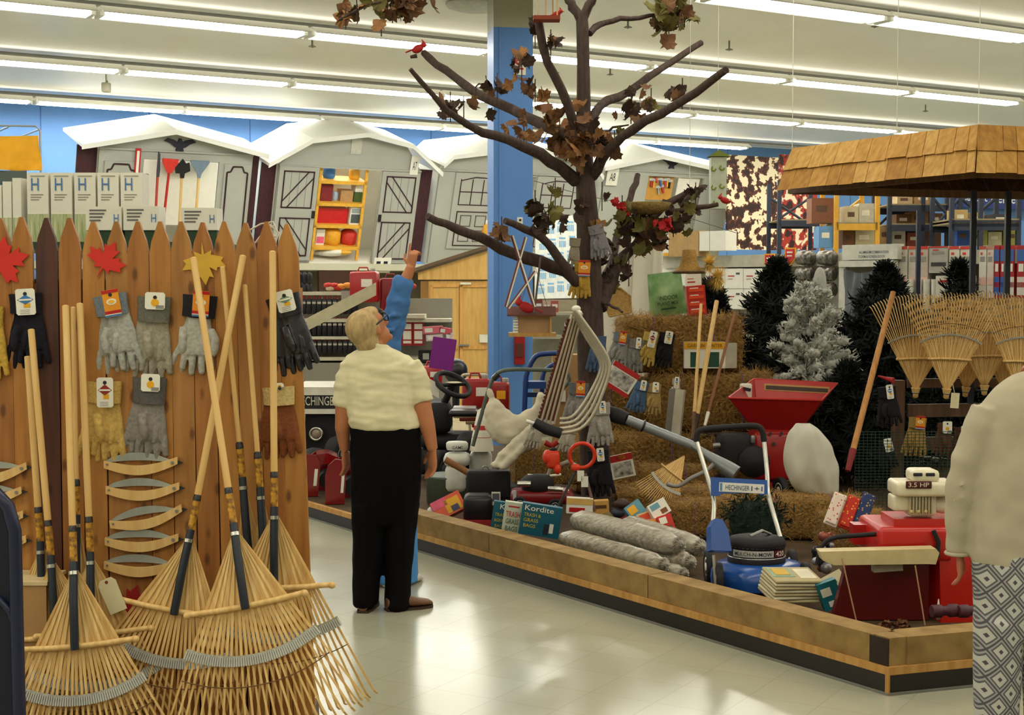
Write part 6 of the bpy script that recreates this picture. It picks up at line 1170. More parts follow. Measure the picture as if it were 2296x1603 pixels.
# ---------------------------------------------------------------- riding mowers
tr = T('riding_mower', 'white and black riding mower with lettered grille facing the aisle behind the man', 'riding mower', (P(725, 0, 12.4).x, 12.4, ZD)); TP_ = front(12.3); WT = M('d4d2c4', .35, spec=.5)
q = MB(WT); TP_.rect(q, 655, 868, 766, 886, .02); q.par(TP_.pt(655, 868), TP_.pt(766, 868)-TP_.pt(655, 868), (0, .8, 0), Z*-.03); TP_.rect(q, 668, 917, 772, 928, .03); q.prism([TP_.uv(*p) for p in ((754, 915), (768, 915), (790, 990), (776, 990))], TP_.m, .05); q.prism([TP_.uv(*p) for p in ((662, 925), (686, 928), (680, 1000), (662, 1000))], TP_.m, .05); q.prism([TP_.uv(*p) for p in ((745, 890), (768, 850), (774, 850), (774, 905))], TP_.m, .2, None, -.2); q.build('hood', tr)
q = MB(BLKM); TP_.rect(q, 655, 886, 766, 918, .05, None, -.03); TP_.rect(q, 684, 928, 760, 1010, .2, None, -.25); q.build('grille', tr); q = MB(M('c9c6b4', var=0)); TP_.text(q, 'HECHINGER', 664, 889, 758, 909, None, .025); q.build('grille_lettering', tr)
q = MB(CHR).torus(TP_.pt(709, 973, .0), .052, .012, (0, 1, 0), None, 24, 8); q.build('headlight_ring', tr); MB(M('8c7a6c', .2, spec=.8)).ell(TP_.pt(709, 973, .0), (.042, .02, .042)).build('headlight_lens', tr)
for a, b in ((760, 1018), (705, 1045)): wheel(tr, P(a, b, 12.1 if a > 740 else 11.9), (1, -.55, 0), .155, .12, M('8d8a80'), .45)
MB(BLKM).par(TP_.pt(765, 905, -.8), (.9, 0, 0), (0, .7, 0), Z*-.3).build('chassis', tr)
t2 = T('riding_mower', 'black riding mower with steering wheel and seat mostly hidden behind the man', 'riding mower', (P(990, 0, 12.0).x, 12.0, ZD)); c = P(1015, 862, 12.0); ax = V3((.45, -.35, .8)); ax = V3((.42, -.42, .80))
MB(BLKM).torus(c, .155, .022, ax, None, 32, 8).cyl(c, P(985, 930, 12.1), .03).cyl(c-ax.cross(Z).normalized()*.15, c+ax.cross(Z).normalized()*.15, .018).build('steering_wheel', t2)
MB(M('c9c3a0')).ell(c+ax.normalized()*.02, (.07, .05, .01), rot=None).build('wheel_badge', t2)
MB(BLKM).rbox(P(985, 935, 12.1), (.22, .3, .26), .06).rbox(P(1010, 985, 12.2), (.5, .4, .12), .04).rbox(P(975, 1030, 12.2), (.3, .4, .22), .05).build('body', t2)
MB(WT).par(P(960, 880, 11.9), V3((.09, 0, -.05)), (0, .02, 0), Z*.12).build('white_bracket', t2); MB(BLK).rbox(P(1040, 925, 11.8), (.24, .24, .05), .02).build('seat', t2)
for a, b in ((985, 1050), (1050, 1010)): wheel(t2, P(a, b, 11.7), (1, -.5, 0), .15, .12, DGREY, .45)
for k, (a, b, Y_, w_, h_) in enumerate(((708, 1130, 11.15, .32, .33), (768, 1150, 10.75, .26, .34))):
    r = T('tiller_tine_shield', 'dark red rounded machine hood with white stripe at the island edge, %s one' % ('left', 'right')[k], 'machine hood', P(a, b, Y_), 'dark red rounded hoods at the island edge'); f = Pl(V3((P(a, b, Y_).x, Y_, ZD)), (1, .15, 0), Z); RDD = M('7a1014', .15, spec=.8)
    pf = [(-w_/2, 0), (w_*.05, 0), (w_*.12, h_*.8), (w_*.02, h_*.97), (-w_*.2, h_), (-w_*.42, h_*.85), (-w_/2, h_*.6)]
    MB(RDD).prism(pf, f.m, .05).prism([(w_*.05, h_*.72), (w_*.55, h_*.78), (w_*.55, h_*.9), (w_*.3, h_), (w_*.02, h_*.97)], f.m, .3, None, -.3).prism([(x+w_*.25, y*.98) for x, y in pf], f.m, .03, None, -.3).build('hood', r)
    MB(WHT).prism([(-w_*.06, h_*.25), (w_*.02, h_*.25), (w_*.06, h_*.65), (-w_*.02, h_*.65)], f.m, .004, None, .05).build('white_stripe', r)
    q = MB(BLKM).cyl(f.m @ V3((w_*.3, h_*.35, -.22)), f.m @ V3((w_*.3, h_*.35, -.02)), .07); q.build('blade_hub', r)
# poster, shelf behind the trunk
PW = wallp(25.8); pt_ = T('price_poster', 'large white price poster with blue columns of print behind the tree trunk', 'poster', PW.pt(1245, 670)); q = MB(M('cfd2cc', .5)); q.prism([PW.uv(*p) for p in ((1200, 492), (1292, 482), (1296, 668), (1198, 670))], PW.m, .02); BP_ = M('6f9fc4', var=0)
for i in range(5):
    for j in range(4):
        a = 1206+j*22+(i % 2)*4; b = 505+i*33+j*-3; PW.rect(q, a, b, a+14, b+4, .003, BP_, .022)
        for k in range(4): PW.rect(q, a+k*4, b+8, a+k*4+2.5, b+22, .003, BP_, .022)
q.build('sheet', pt_)
CS = front(16.5); c2 = T('side_shelf', 'cream shelf with small cartons between the column and the trunk', 'shelf', CS.pt(1240, 870)); q = MB(M('b5ae94')); CS.rect(q, 1195, 752, 1330, 760, .4, None, -.2); CS.rect(q, 1195, 700, 1290, 706, .3, None, -.2); q.build('shelf', c2); q = MB(M('a39c82', .8)); CS.rect(q, 1195, 672, 1330, 880, .05, None, -.3); q.build('back_panel', c2)
MB(M('a39c82', .8)).par(CS.pt(1195, 880, -.2), CS.pt(1330, 880, -.2)-CS.pt(1195, 880, -.2), (0, .3, 0), Z*-CS.pt(1195, 880).z).build('base', c2)
for k, (a, b, w_, h_, c_) in enumerate(((1200, 700, 16, 28, '8c3a2c'), (1218, 700, 16, 24, 'c9a48c'), (1236, 700, 16, 26, 'b0584a'), (1266, 752, 10, 28, 'c8ccc8'), (1282, 752, 12, 36, 'd4d0c0'))):
    q = MB(M(c_)); CS.rect(q, a, b-h_, a+w_, b, .14, None, -.05); CS.rect(q, a+2, b-h_*.7, a+w_-2, b-h_*.4, .003, WHT, .09); q.build('small_carton', label='small carton, %s from the left on the cream shelf right of the column' % ORD[k], cat='box', group='small cartons right of the blue column')
# ---------------------------------------------------------------- bird feeders and trellis in the tree
bf = T('bird_feeder', 'wooden bird feeder with brown roof and white slatted side hanging by the column', 'bird feeder', P(1192, 752, 9.65)); Yf = 9.65; FP2 = front(Yf)
q = MB(wood('feeder_pine', 'c39a58', 'a87c3c')); a0, b0 = FP2.uv(1140, 755); a1, b1 = FP2.uv(1247, 743); q.par((a0, Yf, b0), (a1-a0, 0, 0), (0, .22, 0), Z*.025); q.build('tray', bf)
q = MB(MC['feeder_pine']); a0 = FP2.uv(1160, 0)[0]; a1 = FP2.uv(1238, 0)[0]; zb = b0+.025; zt = FP2.uv(0, 707)[1]; q.par((a0, Yf+.04, zb), (a1-a0, 0, 0), (0, .01, 0), Z*(zt-zb), M('a8845a')); q.par((a1-.012, Yf+.02, zb), (.012, 0, 0), (0, .16, 0), Z*(zt-zb)); q.par((a0, Yf+.03, zt-.02), (a1-a0, 0, 0), (0, .02, 0), Z*.02); q.build('body', bf)
for a in (1165, 1228): MB(M('6a5a48')).cyl(P(a, 690, Yf+.1), P(1196, 585, 9.6), .002, seg=5).build('hanging_wire', bf)
q = MB(WHT); 
for k in range(7): q.par((FP2.uv(1150, 0)[0], Yf+.03, zb+k*.019), (.035, 0, 0), (0, .14, 0), Z*.013)
q.build('slatted_side', bf); q = MB(M('6a3a2e')); a0 = FP2.uv(1137, 0)[0]; a1 = FP2.uv(1248, 0)[0]; q.prism([(0, 0), (.11, .055), (.22, 0), (.22, -.012), (.11, .043), (0, -.012)], Matrix.Translation((a0, Yf, zt+.005)) @ Matrix(((0, 0, 1), (1, 0, 0), (0, 1, 0))).to_4x4(), a1-a0).build('roof', bf)

xt = T('wooden_trellis', 'crossed thin wooden laths with white edges hanging from the lower branch', 'trellis', P(1165, 690, 9.35), None); LB = M('6e3a30')
for a, b in (((1147, 528), (1197, 688)), ((1178, 532), (1133, 688)), ((1200, 608), (1138, 692))):
    A = P(*a, 9.35); B_ = P(*b, 9.35); q = MB(LB).cyl(A, B_, .009, seg=6); e = V3((.008, -.004, 0)); q.cyl(A+e, B_+e, .006, WHT, 6); q.build('lath', xt)
MB(M('5a4a40')).cyl(P(1212, 575, 9.35), P(1198, 700, 9.35), .007, seg=6).build('lath', xt)
hf = T('hanging_bird_feeder', 'small hanging bird feeder with glass sides at the top edge of the photo', 'bird feeder', P(1226, 42, 9.4)); H2 = front(9.4); q = MB(M('8c3a22')); H2.rect(q, 1196, 34, 1256, 43, .12, None, -.06); q.build('tray', hf); q = MB(M('cfae78')); 
for a in (1204, 1222, 1238, 1248): H2.rect(q, a, -30, a+3, 34, .008, None, .03-.07*(a % 4 > 1))
q.build('bar', hf); q = MB(M('cfae78')); H2.rect(q, 1200, -36, 1252, -30, .12, None, -.06); q.build('roof', hf); MB(WHT).cyl(H2.pt(1226, -36), V3((H2.pt(1226, 0).x, 9.4, ZC)), .002, seg=5).build('hanging_wire', hf)
gh = T('martin_house', 'white hanging birdhouse with green roof and green perches near the A9 sign', 'birdhouse', P(1610, 468, 11.0)); GH = front(11); q = MB(M('c9d4c0', .4)); GH.rect(q, 1594, 352, 1629, 468, .11, None, -.06); q.build('body', gh)
q = MB(M('7c8c3a')); q.prism([GH.uv(*p) for p in ((1586, 352), (1610, 338), (1636, 352))], GH.m, .15, None, -.08); q.build('roof', gh); q = MB(M('8c9a3a'))
for a, b in ((1600, 378), (1619, 376), (1600, 420), (1619, 417), (1604, 455)): q = MB(M('8c9a3a')).torus(GH.pt(a, b, .055), .016, .006, (0, 1, 0), None, 12, 6, arc=(0, 250)); q.build('perch', gh)
q = None; q = MB(WHT); q.cyl(GH.pt(1610, 340), V3((GH.pt(1610, 0).x, 11, ZC)), .002, seg=5); q.cyl(GH.pt(1591, 468), GH.pt(1591, 620), .002, seg=5, m=M('8c8a6c')); q.build('hanging_line', gh)
# ---------------------------------------------------------------- right-hand product gondola
ga = V3((1.816, 17.5, 0)); gx = V3((3.2, -3.5, 0)).normalized(); GP = Pl(ga, gx, Z); gd = T('product_gondola', 'long grey gondola wall of hanging goods and white cartons at right', 'shelf', ga)
gn = GP.n; gz = 2.13; MB(M('a5a292', .7)).par(ga-gn*.35, gx*5.6, gn*.06, Z*gz).build('back_panel', gd); q = MB(M('b5b2a0', .6)); q.par(ga-gn*.35+Z*(gz-.14), gx*5.6, gn*.30, Z*.14); q.build('top_rail', gd); q = MB(M('5a4a3a')); q.par(ga-gn*.35+Z*.9, gx*5.6, gn*.35, Z*.05); q.build('shelf', gd); MB(M('4c4238')).par(ga-gn*.35, gx*5.6, gn*.3, Z*.3).build('base', gd)
def gp(name, lb, cat, x0, y0, x1, y1, m, d=.1, bands=(), grp=None, txt=None, z0=-.1):
    q = MB(m); GP.rect(q, x0, y0, x1, y1, d, None, z0)
    for a, b, c_, e, mm in bands: GP.rect(q, lerp(x0, x1, a), lerp(y0, y1, b), lerp(x0, x1, c_), lerp(y0, y1, e), .003, mm, z0+d)
    for t in txt or (): GP.text(q, t[0], lerp(x0, x1, t[1]), lerp(y0, y1, t[2]), lerp(x0, x1, t[3]), lerp(y0, y1, t[4]), t[5], z0+d+.006)
    return q.build(name, label=lb, cat=cat, group=grp)
for i in range(2):
    for j, a in enumerate((1582, 1626, 1667)): gp('white_carton', 'white carton with small red writing, %s row, %s' % (('upper', 'lower')[i], ('left', 'middle', 'right')[j]), 'box', a, 602+i*46, a+(43, 40, 42)[j], 647+i*46, WHT, .25, ((.15, .35, .5, .4, RED), (.15, .5, .4, .54, M('9a8a80')), (.6, .2, .8, .3, DGREY)), 'white cartons stacked on the right gondola', z0=-.3)
gp('tan_carton', 'large tan panel box standing on the gondola top beside the dry leaves', 'box', 1500, 518, 1566, 575, M('b08e58'), .2); gp('white_box', 'plain white box on the gondola top right of the tan one', 'box', 1568, 518, 1627, 562, WHT, .2); gp('yellow_based_box', 'white box with yellow base on the gondola top at the left end', 'box', 1474, 528, 1499, 574, WHT, .15, ((0, .85, 1, 1, YEL),))
gp('small_white_carton', 'small white cartons under the gondola rail behind the green bag', 'box', 1478, 600, 1540, 640, WHT, .2, ((.3, .3, .5, .4, RED),), z0=-.3)
for a, b, w_, lb in ((1715, 588, 24, 'left'), (1762, 575, 22, 'right')):
    q = MB(M('c4282c')); u, v = GP.uv(a+w_/2, b); s_ = .075; q.prism([(u-s_, v+s_*1.3), (u+s_, v+s_*1.3), (u+s_, v-s_*.3), (u, v-s_*1.4), (u-s_, v-s_*.3)], GP.m, .012, YEL, .0); q.prism([(u-s_*.8, v+s_*1.1), (u+s_*.8, v+s_*1.1), (u+s_*.8, v-s_*.2), (u, v-s_*1.15), (u-s_*.8, v-s_*.2)], GP.m, .012, None, .006); q.rect(GP.m, u-s_*.5, v+s_*.5, s_, s_*.25, .004, WHT, .018); q.rect(GP.m, u-s_*.5, v, s_*.9, s_*.2, .004, WHT, .018)
    q.build('shield_sign', label='red shield-shaped hanging sign, the %s of two left of the silver bundles' % lb, cat='sign')
for i in range(3):
    for j in range(2):
        a = 1786+j*48; b = 578+i*36; q = MB(mat('silver_bundle', '9a968c', .3, .4, 0, 30, .6, '2c2624')); c = GP.pt(a+20, b, .02); q.lathe([(.03, -.10), (.075, -.09), (.085, 0), (.075, .09), (.03, .10)], c, gx, seg=14)
        for k in range(6): q.ell(c+gx*(-.08+k*.032)+Z*.075, (.012, .02, .012), M('6a3a24'), seg=6, rings=4)
        q.build('wire_bundle', label='silver wire bundle hanging in the %s row, %s column' % (('top', 'middle', 'bottom')[i], ('left', 'right')[j]), cat='bundle', group='silver wire bundles on the right gondola')
q = MB(WHT); c = P(1838, 640, 12.4); q.ell(c, (.06, .03, .16), M('b9bbb4', .7)); q.build('oval_ornament', label='speckled white oval above the flocked tree', cat='ornament')
dc = T('storm_door_carton', 'white storm door display frame draped with grey cloth', 'door display', GP.pt(1945, 740)); q = MB(M('c9c9bc', .5)); GP.rect(q, 1888, 548, 2012, 582, .12, None, -.05); GP.rect(q, 1880, 584, 2002, 598, .1, None, .0); GP.rect(q, 1880, 598, 1894, 800, .08, None, .0); GP.rect(q, 1962, 598, 1975, 800, .06, None, .0); GP.rect(q, 1990, 598, 2003, 800, .08, None, .0); q.build('frame', dc)
q = MB(M('4a5560', var=0)); GP.text(q, 'ALUMINUM COMBINATION', 1926, 562, 1992, 568, None, .075); GP.text(q, 'STORM & SCREEN DOOR', 1924, 572, 1984, 578, None, .075); q.build('lettering', dc)
q = MB(mat('grey_drape', '6f767c', .5, 0, .2, 6)); A = GP.pt(1892, 600, .06); B_ = GP.pt(1966, 600, .06); g = []
for i in range(17):
    t = i/16; top = lerp(A, B_, t)+gn*.03*math.sin(t*22); w_ = GP.pt(1898, 790, .06); bot = w_+(B_-A)*t*.22+gn*.03*math.sin(t*9); g.append([lerp(top, bot, j/10)-Z*.06*math.sin(math.pi*t)*(1-j/10)+gn*.015*math.sin(j*1.1+t*14) for j in range(11)])
q.loft(g, None, False, True, False); q.build('cloth', dc)
PR = [(2014, 2034, 'c8c4b4', 'b8483a'), (2037, 2056, 'bdb8a8', 'c0543c'), (2059, 2080, 'b5a898', 'c23a2a'), (2083, 2125, 'a8a498', 'b83c30'), (2128, 2150, 'd0ccbc', 'c83c30'), (2153, 2178, 'd0ccbc', 'c83c30'), (2195, 2211, 'd0ccc0', 'b85040'), (2213, 2227, 'cfc4b8', 'c0806c')]
for k, (a, b, c1, c2) in enumerate(PR): gp('hanging_package', 'tall %s package hanging on the gondola, %s from the draped door' % (('white', 'grey-white', 'white and red', 'wide grey pictured', 'white and red striped', 'white lettered', 'narrow white', 'pinkish white')[k], ('first', 'second', 'third', 'fourth', 'fifth', 'sixth', 'seventh', 'eighth')[k]), 'package', a, 552, b, 612 if k == 3 else 668, M(c1), .08, ((0, 0, 1, .06, M(c2)), (.15, .2, .8, .3, M('8c8a84')), (.2, .12, .5, .17, M(c2)), (.1, .6, .9, .75, M('d9b0a0' if k != 3 else '3a3634'))), 'tall packages hanging on the right gondola')
for k, a in enumerate((2034, 2052, 2070, 2088)): q = MB(M('d0cfc2', .5)); q.cyl(GP.pt(a+8, 626, .0), GP.pt(a+8, 700, .0), .035); q.build('window_shade_roll', label='white standing shade roll below the packages, %s from the left' % ORD[k], cat='roll', group='white shade rolls below the hanging packages')
for k, (a, b) in enumerate(((2229, 2240), (2243, 2256), (2259, 2273), (2280, 2298))): gp('tall_tube_package', 'tall blue and red package at the gondola end, %s from the left' % ORD[k], 'package', a, 550, b, 668, M('a8282c'), .07, ((0, .08, 1, .3, M('3a64a8')), (.2, .35, .8, .5, WHT), (0, .6, 1, .95, M('2c5cb0' if k < 2 else 'd8d4c8')), (0, .7, 1, .8, M('c22c2c'))), 'tall blue and red packages at the right end')
gp('leaning_package', 'white and red package with slanting stripe below the lettered ones', 'package', 2098, 618, 2182, 668, M('c8c4b6'), .06, ((.1, .2, .4, .3, RED), (.5, .5, .9, .6, M('c87a6c'))), z0=.0)
# ---------------------------------------------------------------- pallet racks and goods far right
RK = front(20.5)
def rack(lb, xs, beams, m, Y_, zt, grp=None):
    r = T('pallet_rack', lb, 'rack', P(xs[0], 700, Y_)); f = front(Y_)
    for x in xs:
        for dy in (0, .9): q = MB(m); u = f.uv(x, 500)[0]; q.par((u-.03, Y_+dy, 0), (.06, 0, 0), (0, .06, 0), Z*zt).build('upright', r)
    for y_ in beams:
        z = f.uv(xs[0], y_)[1]; u0 = f.uv(xs[0], 500)[0]; u1 = f.uv(xs[-1], 500)[0]
        for dy in (0, .9): MB(m).par((u0, Y_+dy, z-.05), (u1-u0, 0, 0), (0, .05, 0), Z*.09).build('beam', r)
        MB(M('8a7a5a')).par((u0, Y_, z+.04), (u1-u0, 0, 0), (0, .95, 0), Z*.02).build('deck', r)
    for i in range(len(xs)-1):
        u0 = f.uv(xs[i], 500)[0]; u1 = f.uv(xs[i+1], 500)[0]; z0 = f.uv(0, beams[0])[1]; q = MB(m); q.cyl((u0, Y_+.92, z0), (u1, Y_+.92, z0+.45), .022, seg=6); q.cyl((u1, Y_+.92, z0), (u0, Y_+.92, z0+.45), .022, seg=6); q.build('brace', r)
    return r
YR = M('c9962a', .5); BKR = M('262c3c', .5)
rack('yellow pallet rack behind the right gondola', (1876, 1968), (508,), YR, 20.0, 3.2); rack('dark blue pallet rack nearest the yellow one', (1995, 2070, 2125), (510, 466), BKR, 20.6, 3.3); rack('dark blue pallet rack under the far end of the wood shake canopy', (2135, 2200, 2285), (508, 500), BKR, 19.4, 3.2)
rack('thin black rack before the leaf patterned panel', (1748, 1845), (500,), BKR, 22.0, 3.4)
GC = ['8c6238', 'a8834e', 'c9b48c', 'b5a27c', '6a4a30', 'd0cab4', '94908a', '3c5c94', '7c4a2c', 'c8a04a']
sp = [(1820, 500, 50, 56, 20.3, 'brown carton', '7c4c30'), (1836, 555, 34, 48, 20.1, 'blue and brown carton', '5c88b4'), (1895, 506, 30, 44, 20.4, 'cream carton', 'bdb08c'), (1926, 506, 34, 50, 20.4, 'grey-cream lettered carton', 'b5b09c'), (1890, 556, 26, 40, 20.3, 'brown carton', '6e4628'), (1918, 556, 44, 42, 20.3, 'cream carton with marks', 'b8ae8c'), (1972, 550, 24, 42, 20.8, 'tan carton', 'a8875a'),
      (2010, 508, 34, 28, 21.0, 'brown basket', '7a5430'), (2042, 508, 40, 34, 21.0, 'wicker basket', '94693c'), (2084, 508, 30, 30, 21.0, 'brown carton', '6a4630'), (2012, 462, 34, 26, 21.0, 'cream carton', 'b59c74'), (2050, 462, 44, 30, 21.0, 'tan box', 'a07a4c'), (2000, 552, 30, 36, 21.0, 'white bottle case', 'c4c0b4'), (2035, 552, 30, 30, 21.0, 'red and brown carton', '8a4234'), (2070, 552, 40, 34, 21.0, 'brown carton', '5c4030'),
      (2140, 506, 30, 36, 19.8, 'tan box', 'b59a62'), (2146, 550, 30, 38, 19.8, 'blue tub', '2c4c94'), (2180, 506, 26, 30, 19.8, 'cream box', 'bfa978'), (2178, 550, 36, 34, 19.8, 'yellow-green carton', '9c9a44'), (2216, 550, 30, 30, 19.8, 'pale carton', 'bdb592'), (2250, 550, 36, 36, 19.8, 'olive carton', '8a9040'), (2225, 504, 40, 24, 19.8, 'dark box', '3a3c44')]
LV = lambda b: 'lower' if b > 530 else ('top' if b < 480 else 'upper')
for k, (a, b, w_, h_, Y_, n_, c_) in enumerate(sp):
    f = front(Y_); q = MB(M(c_)); f.rect(q, a, b-h_, a+w_, b, .35, None, -.35); f.rect(q, a+w_*.2, b-h_*.7, a+w_*.7, b-h_*.45, .004, M('ddd6c0') if k % 2 else M('5a4030'), 0)
    q.build('carton' if 'basket' not in n_ and 'tub' not in n_ else n_.split()[-1], label='%s on the %s rack, %s level, %s from the left' % (n_, 'yellow' if a < 1990 else 'dark blue', LV(b), ORD[sorted(s[0] for s in sp if (s[0] < 1990) == (a < 1990) and LV(s[1]) == LV(b)).index(a)]), cat='box', group='goods on the far racks')
q = T('seed_rack_panel', 'wide panel printed with brown cream and rust autumn foliage right of the sheds', 'panel', wallp(26.3).pt(1720, 560)); WA = wallp(26.3)
MU = mat('autumn_print', 'e4d8b4', .6, 0, 0, 5.5, 0, '2a1410'); rp_ = MU.node_tree.nodes['Color Ramp'].color_ramp; rp_.interpolation = 'CONSTANT'; rp_.elements[0].position = 0; rp_.elements[1].position = .505; e = rp_.elements.new(.44); e.color = rgb('5c2c1a'); e = rp_.elements.new(.475); e.color = rgb('241210'); e = rp_.elements.new(.495); e.color = rgb('8a5030')
MU2 = mat('rust_print', 'e0cfae', .6, 0, 0, 5, 0, '2a1210'); rp_ = MU2.node_tree.nodes['Color Ramp'].color_ramp; rp_.interpolation = 'CONSTANT'; rp_.elements[0].position = 0; rp_.elements[1].position = .52; e = rp_.elements.new(.43); e.color = rgb('96281c')
b_ = MB(MU); WA.rect(b_, 1630, 350, 1745, 560, .04); b_.build('foliage_print', q); b_ = MB(MU2); WA.rect(b_, 1747, 348, 1832, 560, .04); b_.build('rust_print', q)
WS = wallp(29.45); ds_ = T('department_sign', 'navy department sign reading Carpet Center on the blue wall under the canopy', 'sign', WS.pt(2230, 462)); q = MB(M('1c3478', .5)); WS.rect(q, 2143, 412, 2330, 468, .08); q.build('board', ds_)
s_ = MB(M('d8dce0', var=0)); WS.text(s_, 'Carpet', 2154, 431, 2214, 457, None, .085); WS.text(s_, 'Center', 2222, 432, 2286, 456, None, .085); s_.build('lettering', ds_)
# ---------------------------------------------------------------- wood shake canopy
CL = V3((2.18, 11.17, 0)); CC = V3((3.10, 9.55, 0)); SHK = [wood('cedar_shake_%d' % i, a, b, (6, 6, 1), 4, .8, .3) for i, (a, b) in enumerate((('c89a50', 'a87a34'), ('b98a42', '96692c'), ('d0a75e', 'b08440')))]
cp_ = T('shake_canopy', 'hanging mansard canopy of cedar shakes over the right-hand display', 'canopy', (CC.x, CC.y, 2.5)); E_ = CC+rr_*2.6; EL = CL+rr_*2.6
def shakes(a, b, zlo, zhi, out, inner=False, ea=0, eb=0):
    L_ = (b-a).length; e = (b-a)/L_; n_ = V3((e.y, -e.x, 0)); n_ = n_*(1 if out else -1)
    q = MB(SHK[0])
    for row in (1, 0):
        x = 0
        while x < L_-.01:
            w_ = min(R.uniform(.10, .21), L_-x); z0 = lerp(zlo, zhi, .5*row)-R.uniform(0, .012); z1 = lerp(zlo, zhi, .5*row+.54); k0 = 1-row*.5; o0 = n_*(.20*(1-.5*row)+.012*(1 if row else 0)+.01); o1 = n_*(.20*(1-(.5*row+.54)))
            ext = lambda xx, o: a+e*xx+o+e*(0)
            sh = lambda s_, o: a+e*(s_*(L_+(ea+eb)*o.length)/L_-ea*o.length)+o
            t = n_*.014; p = [sh(x+.003, o0)+Z*z0, sh(x+w_-.003, o0)+Z*z0, sh(x+w_-.003, o1)+Z*z1, sh(x+.003, o1)+Z*z1]
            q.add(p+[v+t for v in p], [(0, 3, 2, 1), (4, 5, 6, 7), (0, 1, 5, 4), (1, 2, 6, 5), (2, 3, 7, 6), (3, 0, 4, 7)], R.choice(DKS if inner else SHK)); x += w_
    return q
zlo, zhi = 2.50, 2.82
DKS = [wood('shaded_shake_back_%d' % i, a, b, (6, 6, 1), 4, .9, .3) for i, (a, b) in enumerate((('5c3c24', '42281a'), ('6a4628', '4a2e1c')))]  # darker copy of the shakes: shade under the canopy put into the colour
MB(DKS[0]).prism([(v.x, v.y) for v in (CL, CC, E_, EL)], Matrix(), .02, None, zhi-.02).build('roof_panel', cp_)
for i, (a, b, nm) in enumerate(((CL, CC, 'long side'), (CC, E_, 'short side'))):
    q = shakes(a, b, zlo, zhi, i == 0 and ((b-a).cross(Z)).dot(CAM-a) > 0 or i == 1 and ((b-a).cross(Z)).dot(CAM-a) > 0, False, (-.4, .81)[i], (.81, 0)[i]); q.build('shake_courses', cp_)
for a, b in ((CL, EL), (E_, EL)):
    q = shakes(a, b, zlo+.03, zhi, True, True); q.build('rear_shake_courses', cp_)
q = MB(wood('rough_frame', '7a5a34', '5c4226')); 
for a, b in ((CL, CC), (CC, E_), (E_, EL), (EL, CL)): q.par(a+Z*(zlo-.02), b-a, (b-a).cross(Z).normalized()*.04, Z*.08)
q.build('frame', cp_)
for px, (a) in ((1797, CL), (2020, lerp(CL, CC, .6)), (2195, CC), (2296, E_)): MB(WHT).cyl(a+Z*2.8, V3((a.x, a.y, ZC)), .003, seg=5).build('hanging_cord', cp_)
for k, (a, Y_) in enumerate(((2192, 11.0), (2270, 11.2), (2068, 13.9))):
    x = P(a, 0, Y_).x; MB(BKR).par((x-.02, Y_, ZD), (.04, 0, 0), (0, .04, 0), Z*(2.50-ZD)).build('support_post', label='thin dark square post under the shake canopy, the %s of three' % ('middle', 'right', 'left')[k], cat='post', group='dark posts under the canopy')
# ---------------------------------------------------------------- bamboo rakes fanned upwards on the right fence
r0 = rake_proto(A=29, n=34, L=.74, bar=.15, bw=.4)
for c in list(KIDS(r0)):
    if c.name.split('.')[0] in ('pole', 'cap', 'paper_label', 'sleeve', 'ring'): bpy.data.objects.remove(c)
q = MB(BAM); q.lathe([(.035, -.02), (.03, 0), (.022, .02), (.02, .05), (.001, .06)], (0, 0, .245), Z, seg=12); q.build('knob', r0); MB(STEEL).torus((0, 0, .26), .022, .006, Z, None, 12, 6).build('wire_ring', r0)
for i, (ax_, ay, ro, Y_, lb) in enumerate(((2053, 880, 0, 10.7, 'leftmost, darker and partly covered'), (2122, 882, 2, 10.5, 'second from the left, in front'), (2207, 874, -1, 10.7, 'third from the left'), (2288, 888, 3, 10.5, 'fourth, cut by the person at right'), (2350, 880, 0, 10.7, 'fifth, mostly outside the photo'), (2165, 878, 5, 10.95, 'tucked behind between the second and third'), (2250, 880, 2, 10.95, 'tucked behind between the third and fourth'))):
    o = r0 if i == 0 else dup(r0, Matrix()); a = P(ax_, ay, Y_); s_ = 1.0
    o.matrix_basis = Matrix.Translation(a) @ Matrix.Rotation(math.radians(ro), 4, 'Y') @ Matrix.Rotation(math.radians(6), 4, 'X') @ Matrix.Rotation(math.pi, 4, 'Y') @ Matrix.Translation((0, 0, -.26)); o['label'] = 'bamboo rake head hung with its tines upwards, '+lb; o['category'] = 'rake'; o['group'] = 'bamboo rake heads fanned upwards at right'
fe = T('rail_fence', 'weathered grey-brown post and rail fence section under the upturned rakes', 'fence', (P(2027, 0, 10.9).x, 10.9, ZD)); FW = wood('weathered_fence', '6a4e3a', '4a3426'); z = P(2027, 853, 10.9).z; x = P(2016, 0, 10.9).x; MB(FW).par((x, 10.9, ZD), (.085, 0, 0), (0, .08, 0), Z*(z-ZD)).build('post', fe)
MB(FW).par(P(2036, 936, 10.92), (1.6, .25, 0), (0, .04, 0), Z*.10).build('rail', fe); MB(FW).par(P(2036, 1010, 10.92), (1.6, .25, 0), (0, .04, 0), Z*.10).build('rail', fe); MB(FW).par(P(2036, 870, 10.99), (1.7, .25, 0), (0, .04, 0), Z*.07).build('rail', fe); MB(FW).par((P(2016, 0, 10.9).x+1.6, 11.15, ZD), (.085, 0, 0), (0, .08, 0), Z*(z-ZD)).build('post', fe)
NT = M('1c3a2a', .6); q = MB(NT); f = front(10.2)
u0, v1 = f.uv(1918, 968); u1, v0 = f.uv(2110, 1075); u1 += .1
for k in range(26): x = lerp(u0, u1, k/25); q.cyl((x, 10.2, ZD), (x, 10.2, v1), .0022, seg=4)
for k in range(28): z = lerp(ZD+.01, v1, k/27); q.cyl((u0, 10.2, z), (u1, 10.2, z), .0022, seg=4)
